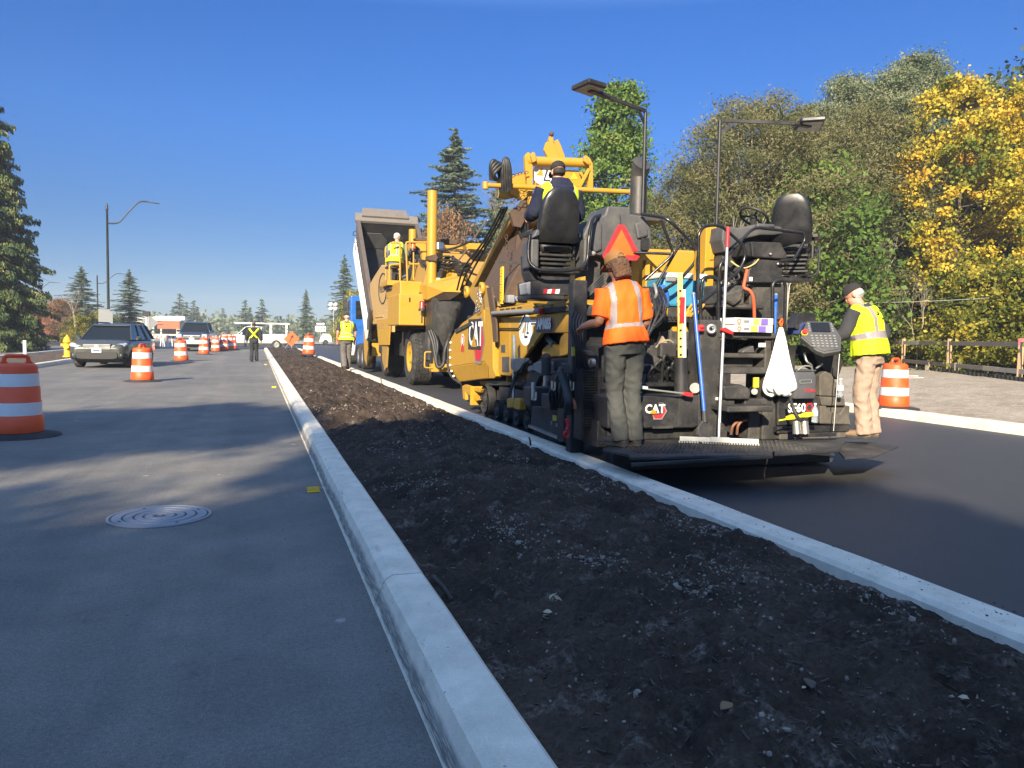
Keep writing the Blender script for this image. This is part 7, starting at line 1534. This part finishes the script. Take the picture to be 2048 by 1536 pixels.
mb.loft([(q((0,-.09,1.07)), V(.15,0,0), V(0,.08,.03)), (q((0,-.08,1.165)), V(.15,0,0), V(0,.09,.02)), (q((0,-.04,1.225)), V(.115,0,0), V(0,.09,.0)), (q((0,.01,1.235)), V(.085,0,0), V(0,.075,0))], 18); mb.loft([(q((0,-.14,.93)), V(.02,0,0), V(0,.03,0)), (q((0,-.14,1.02)), V(.11,0,0), V(0,.06,0)), (q((0,-.11,1.12)), V(.15,0,0), V(0,.08,0))], 16)
fuse(mb, 'jacket_hood', HOOD, C_.root, .011, .008, None, 18, 3); C_.hair(HAIRD, -.05, .0, .003); C_.cap(cloth('black_cap_cloth', (.022,.022,.024), .85), tilt=.0)
# --- the walker far down the left road
f = aZ(508, 721.5, 0)
J = pose(anL=(-.10,-.12,.13), toeL=(-.10,.05,.04), knL=(-.09,.06,.52), anR=(.10,.16,.10), toeR=(.11,.35,.05), knR=(.09,.14,.51), elL=(-.29,-.02,1.18), wrL=(-.30,.10,.95), elR=(.29,-.08,1.17), wrR=(.31,-.05,.92))
D_ = Person((f.x*.97, f.y*.97, 0), R(-4), 1.09, J, 'person in dark clothes with a crossed yellow safety harness walking down the left road')
DK = cloth('black_jacket_cloth', (.022,.022,.022), .9)
D_.body(skin_mat('brown_skin', (.14,.075,.05)), .02, (.6,.6), True)
def st_x(c):
    u, h, d, p = D_.uvh(c)
    if abs(p.x) > .215 and p.z < 1.42: return 0
    return 1 if (abs(abs(u) - abs(h-.50)*.46) < .042 and h > .05) or .02 < h < .13 and abs(u) < .23 else 0
D_.shirt([DK, HIYEL], .040, .95, .012, .016, .05, .0, st_x, 'jacket'); D_.pants(cloth('dark_grey_denim', (.030,.031,.035), .9), .022, .012, .016, .01); D_.boots(cloth('black_leather', (.02,.02,.02), .6), SOLE)
D_.hair(HAIRD, -.05, .004, .006)
# --- the worker walking beside the transfer machine
J = pose(anL=(-.09,-.10,.13), toeL=(-.10,.08,.05), knL=(-.09,.05,.52), anR=(.07,.12,.10), toeR=(.08,.31,.04), knR=(.08,.10,.51), elL=(-.28,-.02,1.17), wrL=(-.27,.10,.93), elR=(.28,.0,1.17), wrR=(.27,.10,.92))
yw = 27.4; E_ = Person((aY(693, 730, yw).x, yw, .165), R(6), 1.115, J, 'worker in a lime vest and grey trousers walking along the kerb beside the transfer machine')
E_.body(SKIN2, .016, (.7,.7)); E_.shirt(DGREY, .020, .40, .008, .014, .05, .0)
def st_two(c):
    u, h, d, p = E_.uvh(c)
    return 1 if (.12 < h < .20 or .33 < h < .41 or (h >= .40 and .10 < abs(u) < .145)) else 0
E_.vest([HIYEL, REFL], st_two, .044, .10, -.04, .008, .013); E_.pants(cloth('grey_twill', (.12,.11,.105), .9), .024, .014, .013, .012, .006); E_.boots(cloth('brown_leather', (.06,.05,.04), .7), SOLE); E_.hair(HAIRG, -.045, .0, .004); E_.cap(cloth('black_mesh_cloth', (.028,.027,.027), .85)); emblem(E_, .17, .0, .9)
mb = MB(); hc, hx_, hf, hu = E_.head_frame()
mb.ball(E_.w(hc+hx_*-.088), (.025,.04,.05), 10, 8); mb.build('ear_muff', RED, E_.root)
# --- the operator of the transfer machine
c = aY(789.5, 475, 22.9)
J = pose(pelvis=(0,0,.62), waist=(.0,.02,.78), chest=(.02,.05,.98), neck=(.03,.08,1.165), head=(.035,.12,1.30), skull0=(.03,.08,1.17), look=(.4,1,-.15),
    shL=(-.18,.09,1.09), shR=(.22,.04,1.09), elL=(-.24,.16,.83), elR=(.33,.12,.84), wrL=(-.12,.36,.80), wrR=(.30,.36,.80), hipL=(-.095,0,.60), hipR=(.095,0,.60), knL=(-.10,.42,.60), knR=(.16,.42,.60), anL=(-.10,.46,.18), anR=(.18,.46,.18), toeL=(-.10,.64,.11), toeR=(.2,.64,.11))
F_ = Person((c.x, 22.86, c.z-1.30*1.04), R(-24), 1.04, J, 'operator with a white cap and yellow vest seated on the perch of the transfer machine')
F_.body(SKIN2, .016, (.8,.8)); F_.shirt(cloth('teal_grey_cloth', (.12,.17,.17), .9), .022, .55, .008, .014, .05, -.04); F_.vest([HIYEL, REFL], st_vest(F_, .25, .35), .045, .12, -.04, .008, .014); F_.pants(cloth('faded_denim', (.15,.17,.19), .9), .024, .012, .014); F_.boots(cloth('brown_leather', (.06,.05,.04), .7), SOLE); F_.hair(HAIRG, -.03, .0, .003); F_.cap(cloth('cream_cap_cloth', (.62,.56,.46), .85))
# ================================================================ loose things on and around the machine
def single(mb, name, m, label, cat, group=None, bev=0, **k): o = mb.build(name, m, None, bev, **k); return tag(o, label, cat, group)
# lute rake standing on the walkway
zf = .372; b = aZ(1437, 886, zf); t_ = aY(1456, 455, b.y+.55)
r = empty('asphalt_rake', b, 'long aluminium asphalt rake with a red grip standing on the screed walkway', 'rake')
ALU = mat('aluminium', (.55,.56,.57), .35, .7, .25, (.3,.29,.27), 9)
mb = MB(); mb.cyl(b+V(0,0,.03), b.lerp(t_,.90), .017, .017, 10); mb.build('rake_handle', ALU, r); mb = MB(); mb.cyl(b.lerp(t_,.90), t_, .021, None, 10); mb.build('rake_grip', RED, r)
a0, a1 = aZ(1359, 884, zf), aZ(1517, 890, zf); mb = MB(); mb.bar(a0+V(0,0,.035), a1+V(0,0,.035), .025, .05); n = 30
for k in range(n+1): p = a0.lerp(a1, k/n); mb.box(p.x-.009, p.x+.009, p.y-.008, p.y+.008, zf-.008, zf+.014)
mb.bar(a0.lerp(a1,.38)+V(0,-.02,.04), a0.lerp(a1,.62)+V(0,-.02,.04), .03, .055); mb.build('rake_head', mat('pale_rake_aluminium', (.62,.60,.54), .45, .3, .3, (.4,.37,.33), 8), r, .004)
# yellow and white levelling staff, shovels with blue shafts
p0, p1 = aY(1361, 722, 7.2), aY(1360, 546, 7.6); r = empty('levelling_staff', p0, 'yellow and white levelling staff standing upright in a black tube on the screed', 'staff')
mb = MB(); mb.bar(p0, p1, .055, .03, 0); mb.build('staff_face', mat('staff_yellow', (.72,.42,.05), .5, 0, .2, (.75,.72,.65), 4), r, .003); mb = MB(); mb.bar(p0+V(.045,0,0), p0.lerp(p1,.8)+V(.045,0,0), .04, .028); mb.build('staff_edge', WHT, r, .003)
mb = MB()
for k in range(9): q = p0.lerp(p1, .06+k*.09); mb.box(q.x-.03, q.x+.0, q.y-.032, q.y-.029, q.z, q.z+.02)
mb.build('graduation', NAVY, r); mb = MB(); q = p0.lerp(p1,.42); mb.box(q.x-.03,q.x+.03,q.y-.034,q.y-.031,q.z,q.z+.28); mb.build('red_scale', RED, r)
BLUEP = mat('blue_fibreglass', (.022,.10,.42), .3, 0, .15, (.2,.25,.35), 7)
def shovel(top, mid, tip, Y, label):
    p, q, e = aY(*top, Y+.25), aY(*mid, Y), aY(*tip, Y); r = empty('shovel', e, label, 'shovel', 'blue handled tools on the screed'); mb = MB(); mb.cyl(p, q, .021, .021, 10); mb.build('shovel_shaft', BLUEP, r)
    mb = MB(); d = (q-p).normalized(); mb.cyl(q, q+d*.12, .022, .03, 10); x = V(1,0,0); mb.loft([(q+d*.10, x*.035, V(0,.01,0)), (q+d*.16, x*.095, V(0,.012,0)), (q+d*.30, x*.10, V(0,.012,0)), (q+d*.40, x*.06, V(0,.01,0)), (q+d*.44, x*.01, V(0,.006,0))], 16, 0, .6); mb.build('shovel_blade', BLKD, r); mb = MB(); mb.ball(p, .022); mb.build('shaft_cap', LGREY, r); return r
shovel((1387,588), (1408,822), (1410,860), 6.92, 'blue handled shovel leaning upright left of the rake'); shovel((1552,590), (1548,690), (1546,740), 7.3, 'blue handled tool upright inside the rail beside the white bag')
# small shovel / scraper lying on the screed box
p, q = aY(1281, 777, 7.0), aY(1375, 788, 7.0); r = empty('scraper', p, 'scraper with a grey shaft and red ends lying across the left screed box', 'scraper'); mb = MB(); mb.cyl(p, q, .010, None, 8); mb.build('scraper_shaft', LGREY, r); mb = MB(); plate_y(mb, [(1368,784),(1388,786),(1385,794),(1367,791)], 6.98, .03); mb.build('scraper_blade', RED, r, .004); mb = MB(); plate_y(mb, [(1266,770),(1279,767),(1282,776),(1268,778)], 6.98, .04); mb.build('scraper_grip', RED, r, .006); mb = MB(); plate_y(mb, [(1278,771),(1296,773),(1296,779),(1278,777)], 6.97, .02); mb.build('scraper_label', mat('pale_blue_label', (.45,.52,.62), .5), r)
mb = MB(); plate_y(mb, [(1264,779),(1276,780),(1286,785),(1278,787),(1264,784)], 6.96, .05); single(mb, 'work_glove', mat('lime_glove', (.35,.75,.05), .8), 'lime green work glove on the left screed box', 'glove', None, .006)
# white plastic bag tied to the rail
c = aY(1562, 655, 7.02); mb = MB(); st = []; rs = np.random.RandomState(2)
prof = [(0,.02,.015),(.06,.035,.03),(.14,.06,.045),(.30,.095,.06),(.45,.135,.085),(.58,.18,.11),(.66,.20,.115),(.70,.18,.10),(.715,.11,.06)]
n = 44; vs = []; fs = []
for i, (z, a, b) in enumerate(prof):
    sh = .03*z
    for j in range(n):
        t = 2*math.pi*j/n; w1 = 1 + (.11*math.sin(t*9+i*.25)+.07*math.sin(t*17+i*.7))*(1 if i < 7 else .6); zz = z + (.030*math.sin(t*3+.5)+.018*math.sin(t*8) if i > 5 else 0)
        vs.append((c.x + sh + a*w1*math.cos(t), c.y + b*w1*math.sin(t), c.z - zz))
fs = [(i*n+j, (i+1)*n+j, (i+1)*n+(j+1) % n, i*n+(j+1) % n) for i in range(len(prof)-1) for j in range(n)]
mb.add(vs, fs, 0, True); k0 = (len(prof)-1)*n; mb.add([vs[k0+j] for j in range(n)], [tuple(range(n))]); 
pm, pt, pp = nodes('white_plastic_film'); pp.inputs['Base Color'].default_value = (.82,.82,.83,1); pp.inputs['Roughness'].default_value = .35; pp.inputs['Subsurface Weight'].default_value = .2; pp.inputs['Subsurface Radius'].default_value = (.02,.02,.02)
r = empty('plastic_bag', c, 'white plastic bag of rubbish hanging from the rail of the screed', 'bag'); mb.build('bag_film', pm, r, 0, 1, 1); mb = MB(); mb.tube(smooth_path([c+V(0,0,.01), c+V(-.02,.0,.05), c+V(.01,0,.09), c+V(.03,.02,.05), c+V(.0,.01,.0)], 4), .010, 6); mb.build('bag_tie', ORA, r)
# cooler bag, bottles, can of paint stick
c = aY(1612, 766, 6.98); r = empty('cooler_bag', c, 'grey soft cooler bag with a red word on it behind the white plastic bag', 'bag'); mb = MB(); mb.loft([(c+V(0,.1,-.17), V(.145,0,0), V(0,.10,0)), (c+V(0,.1,-.14), V(.155,0,0), V(0,.11,0)), (c+V(0,.1,.08), V(.15,0,0), V(0,.105,0)), (c+V(0,.1,.13), V(.135,0,0), V(0,.08,0))], 24, 0, .35); fb = mat('charcoal_fabric', (.060,.062,.072), .8, 0, .2, (.11,.1,.1), 6, .1, 120); mb.build('cooler_body', fb, r); mb = MB(); mb.text('TITAN', c+V(-.035,-.012,-.10), V(1,0,0), V(0,0,1), .052, 0, .002, 1.0, .001); mb.build('red_lettering', RED, r); mb = MB(); mb.tube(round_path([c+V(-.09,-.012,.03), c+V(.06,-.012,.035), c+V(.06,-.012,.0), c+V(-.09,-.012,-.005), c+V(-.09,-.012,.03)], .01), .005, 5); mb.tube(smooth_path([c+V(-.12,.02,.12), c+V(-.05,.0,.18), c+V(.05,0,.18), c+V(.1,.02,.12)], 5), .010, 6); mb.build('cooler_strap', LGREY, r); mb = MB(); mb.box(c.x-.14, c.x+.14, c.y+.0, c.y+.2, c.z+.125, c.z+.145); mb.build('cooler_lid', fb, r, .015)
wm, wt, wp = nodes('clear_bottle'); wp.inputs['Base Color'].default_value = (.75,.82,.88,1); wp.inputs['Roughness'].default_value = .08; wp.inputs['Transmission Weight'].default_value = .75
LABB = mat('blue_white_label', (.30,.48,.72), .5, 0, .3, (.75,.78,.82), 40); bot = None
for (px, py, Y_, lm, lab) in ((1629, 845, 6.9, LABB, 'clear water bottle with a blue label standing on the screed ledge'), (1680, 794, 7.02, WHT, 'small bottle with a white label near the guide rod')):
    o = aY(px, py, Y_); r = empty('water_bottle', o, lab, 'bottle', 'plastic bottles on the screed'); mb = MB(); mb.lathe([(.0,.002),(.030,.0),(.033,.02),(.030,.07),(.033,.08),(.033,.13),(.028,.155),(.012,.18),(.012,.20),(0,.2)], o, (0,0,1), 18); mb.build('bottle_body', wm, r); mb = MB(); mb.lathe([(.034,.075),(.034,.13)], o, (0,0,1), 18); mb.build('bottle_label', lm, r); mb = MB(); mb.cyl(o+V(0,0,.195), o+V(0,0,.212), .014, None, 12); mb.build('bottle_cap', WHT, r)
o = aY(1608, 866, 6.75); r = empty('spray_gun', o, 'yellow hand tool with a black hose lying on the screed ledge', 'tool'); mb = MB(); mb.loft([(aY(1575,836,6.8), V(0,0,.02), V(0,.03,0)), (aY(1585,834,6.8), V(0,0,.028), V(0,.035,0)), (aY(1600,832,6.8), V(0,0,.015), V(0,.025,0)), (aY(1612,830,6.8), V(0,0,.028), V(0,.035,0)), (aY(1624,828,6.8), V(0,0,.022), V(0,.03,0))], 14, 0, .6); mb.cyl(aY(1558,841,6.8), aY(1575,838,6.8), .008, None, 8); mb.build('tool_body', mat('bright_yellow_plastic', (.80,.74,.02), .45), r); mb = MB(); mb.tube(smooth_path([aY(1581,798,6.85), aY(1586,815,6.78), aY(1594,832,6.74), aY(1602,842,6.74)], 4), .018, 8); mb.build('tool_hose', HOSE, r)
for i, px in enumerate((1594, 1610)): o = aZ(px, 871, .36); mb = MB(); c = aY(px, 868, 6.75); mb.cyl(c, c+V(.0,.02,.135), .045, .04, 18); single(mb, 'steel_pot', mat('scratched_steel', (.55,.53,.47), .25, .8, .35, (.2,.17,.12), 10), ('bright steel pot under the yellow tool, the left one', 'bright steel pot under the yellow tool, the right one')[i], 'pot')
# pastry boxes, red torch, roll, red bracket on the shelf
sh = aY(1500, 665, 7.1).z+.003
boxp = mat('pastry_box_white', (.78,.76,.74), .5, 0, .08); lav = mat('lavender_print', (.16,.10,.45), .5); tanp = mat('doughnut_print', (.45,.22,.13), .6); yelp = mat('lemon_print', (.75,.66,.08), .5)
for i, (x0, x1, z0, lab) in enumerate(((1469, 1545, 0, 'printed pastry box on the shelf, the lower of two'), (1468, 1546, .078, 'printed pastry box on the shelf, the upper of two'))):
    a, b = aY(x0, 660, 7.02).x, aY(x1, 660, 7.02).x; r = empty('pastry_box', V((a+b)/2, 7.2, sh+z0), lab, 'box', 'pastry boxes on the shelf'); mb = MB(); mb.box(a, b, 7.02, 7.36, sh+z0, sh+z0+.072); mb.build('box_shell', boxp, r, .003)
    w_ = b-a
    for (f0_, f1_, m_, n_) in ((.42,.60,yelp,'lemon_panel'),(.62,.82,lav,'lavender_panel')): mb = MB(); mb.box(a+w_*f0_+i*.03, a+w_*f1_+i*.02, 7.016, 7.02, sh+z0+.004, sh+z0+.068); mb.build(n_, m_, r)
    mb = MB(); q = V(a+w_*.12, 7.017, sh+z0+.035); mb.lathe([(.010,0),(.030,.002)], q, (0,-1,0), 16); mb.build('ring_print', tanp, r); mb = MB(); mb.box(a+w_*.24, a+w_*.38, 7.016, 7.02, sh+z0+.02, sh+z0+.05); mb.build('grey_print', LGREY, r)
mb = MB(); c = aY(1404, 656, 7.05); mb.box(c.x-.035, c.x+.035, c.y, c.y+.05, c.z-.035, c.z+.035); mb.ball(c+V(0,-.005,.012), (.03,.015,.015)); single(mb, 'tail_lamp', RED, 'small red lamp on the shelf right of the blue shovel', 'lamp', None, .01)
mb = MB(); c = aY(1422, 658, 7.1); mb.lathe([(.02,-.05),(.055,-.05),(.055,.04),(.02,.04),(.02,-.05)], c, (-.4,-1,0), 20); single(mb, 'tape_roll', STEEL, 'bright metal roll on the shelf beside the red lamp', 'roll')
mb = MB(); plate_y(mb, [(1446,657),(1452,655),(1468,664),(1467,670),(1460,668),(1446,662)], 7.02, .06); single(mb, 'pipe_wrench', RED, 'red pipe wrench lying on the shelf left of the pastry boxes', 'wrench', None, .006)
mb = MB(); c = aY(1606, 645, 7.3); mb.loft([(c+V(-.13,.0,-.14), V(.03,0,0), V(0,.1,0)), (c+V(-.09,.0,-.03), V(.07,0,0), V(0,.12,0)), (c+V(-.0,.03,.035), V(.13,0,0), V(0,.12,0)), (c+V(.10,.03,.02), V(.06,0,0), V(0,.1,0)), (c+V(.12,.03,-.03), V(.03,0,0), V(0,.08,0))], 18)
o = fuse(mb, 'jacket', cloth('blue_fleece', (.030,.045,.14), .95), None, .012, .012, None, 14, 3); tag(o, 'blue jacket thrown over the back of the control panel', 'jacket')
# drink cooler and blue jug on the platform
c = aY(1362, 576, 9.0); r = empty('drink_cooler', V(c.x, 9.0, 1.84), 'big blue drink cooler with a white lid on the paver platform', 'cooler'); x0, x1 = aY(1326, 576, 8.95).x, aY(1412, 576, 8.95).x; zt = aY(1362, 546, 8.95).z; CB = mat('cooler_blue', (.035,.22,.36), .4, 0, .12, (.2,.3,.35), 4)
mb = MB(); mb.box(x0, x1, 8.95, 9.5, 1.86, zt-.07); mb.build('cooler_body', CB, r, .03, 2); mb = MB(); mb.box(x0-.015, x1+.015, 8.93, 9.52, zt-.07, zt); mb.build('cooler_lid', WHT, r, .02, 2); mb = MB(); mb.box(x0+.03, x0+.18, 8.92, 8.96, zt-.12, zt-.05); mb.box(x0+.2, x0+.26, 8.925, 8.955, 1.90, 1.97); mb.build('cooler_latch', LGREY, r, .01); mb = MB(); mb.box(x1-.16, x1-.155, 8.945, 8.952, 1.9, zt-.1); mb.build('cooler_rib', BLK, r)
c = aY(1329, 590, 8.75); mb = MB(); mb.loft([(V(c.x,8.8,1.84), V(.075,0,0), V(0,.075,0)), (V(c.x,8.8,1.98), V(.085,0,0), V(0,.08,0)), (V(c.x,8.8,2.06), V(.06,0,0), V(0,.06,0)), (V(c.x-.01,8.8,2.12), V(.03,0,0), V(0,.03,0))], 16, 0, .7); single(mb, 'fluid_jug', mat('blue_jug', (.02,.12,.48), .35), 'small bright blue jug at the left foot of the drink cooler', 'jug')
# sticks, leaves, litter in the soil
WOOD = mat('dead_twig', (.045,.035,.028), .95)
for (pts, rr, lab) in ((((866,1135),(905,1172)), .012, 'thick dark twig lying in the soil near the left kerb joint'), (((1055,876),(1061,891)), .012, 'short black stake poking up beside the right kerb')):
    a, b = aZ(*pts[0], .2), aZ(*pts[1], .2)
    if rr == .012 and pts[0][0] > 1000: a = aZ(*pts[1], .15); b = a+V(-.02,0,.10); 
    else: a.z = soil_h(a.x, a.y)+.03; b.z = soil_h(b.x, b.y)+.008
    mb = MB(); mb.tube([a, a.lerp(b,.5)+V(.005,0,.006), b], [rr, rr*.9, rr*.7], 7); single(mb, 'twig' if pts[0][0] < 1000 else 'stake', WOOD, lab, 'twig' if pts[0][0] < 1000 else 'stake')
for (px, py, lab) in ((684, 738, 'thin black stake at the kerb by the walking worker'), (764, 772, 'thin black stake in the soil beside the nearest big tyre')):
    a = aZ(px, py, .2); mb = MB(); mb.tube([V(a.x,a.y,.1), V(a.x-.03,a.y,.42)], .012, 5); single(mb, 'stake', WOOD, lab, 'stake')
LF1 = mat('dry_leaf', (.22,.13,.06), .8, 0, .3); LF2 = mat('pale_husk', (.48,.40,.26), .8, 0, .3)
def leaf(px, py, s, m, lab, name='fallen_leaf', rz=0.0, n=1):
    a = aZ(px, py, .19); a.z = soil_h(a.x, a.y)+.012; mb = MB(); rs = np.random.RandomState(int(px))
    for k in range(n):
        rot = Euler((rs.uniform(-.5,.5) if n > 1 else .15, rs.uniform(-.5,.5) if n > 1 else -.15, rz+k*2.1)).to_matrix(); o_ = a + V(rs.uniform(-.5,.5)*s*(n > 1), rs.uniform(-.5,.5)*s*(n > 1), .012*k); vs = []
        for i in range(7):
            t = i/6; w_ = math.sin(math.pi*t)**.8*.32*s
            for sx in (-1, 0, 1): vs.append(o_ + rot @ V((t-.5)*s, sx*w_, abs(sx)*.22*w_ + .05*s*math.sin(t*5)))
        fs = [(i*3+j, i*3+j+1, i*3+j+4, i*3+j+3) for i in range(6) for j in range(2)]; mb.add(vs, fs, 0, True)
    o = single(mb, name, m, lab, 'leaf'); q = o.modifiers.new('thick', 'SOLIDIFY'); q.thickness = .002; return o
leaf(1105, 1180, .055, LF2, 'pale crumpled husk lying in a hollow of the soil', 'dried_husk', .4, 4); leaf(1097, 1208, .045, LF2, 'second pale husk just below the first in the same hollow', 'dried_husk', 1.4, 3); leaf(1452, 1447, .06, LF1, 'brown fallen leaf near the bottom edge of the soil', rz=.3); leaf(1618, 1385, .07, mat('dull_leaf', (.07,.055,.045), .9), 'dull dark leaf on the soil in the lower right', rz=1.1); leaf(1932, 1392, .035, LF2, 'small pale scrap on the soil at the lower right', 'dried_husk', .2, 2); leaf(776, 1052, .03, LF1, 'small orange leaf against the left kerb', rz=.9); leaf(1607, 1393, .02, LF2, 'tiny yellow scrap beside the dull dark leaf', rz=.1)
# ================================================================ autumn haze
mb = MB(); mb.box(-420, 420, -60, 560, -1.2, 24); hz_ = mb.build('haze', bpy.data.materials.new('haze_air')); tag(hz_, 'thin pale autumn haze over the far road', 'haze', kind='stuff')
hm = hz_.data.materials[0]; hm.use_nodes = True; ht = hm.node_tree; ht.nodes.remove(ht.nodes['Principled BSDF']); pvv = ht.nodes.new('ShaderNodeVolumePrincipled')
pvv.inputs['Color'].default_value = (.80, .87, .95, 1); pvv.inputs['Density'].default_value = .0008; ht.links.new(pvv.outputs[0], ht.nodes['Material Output'].inputs['Volume'])
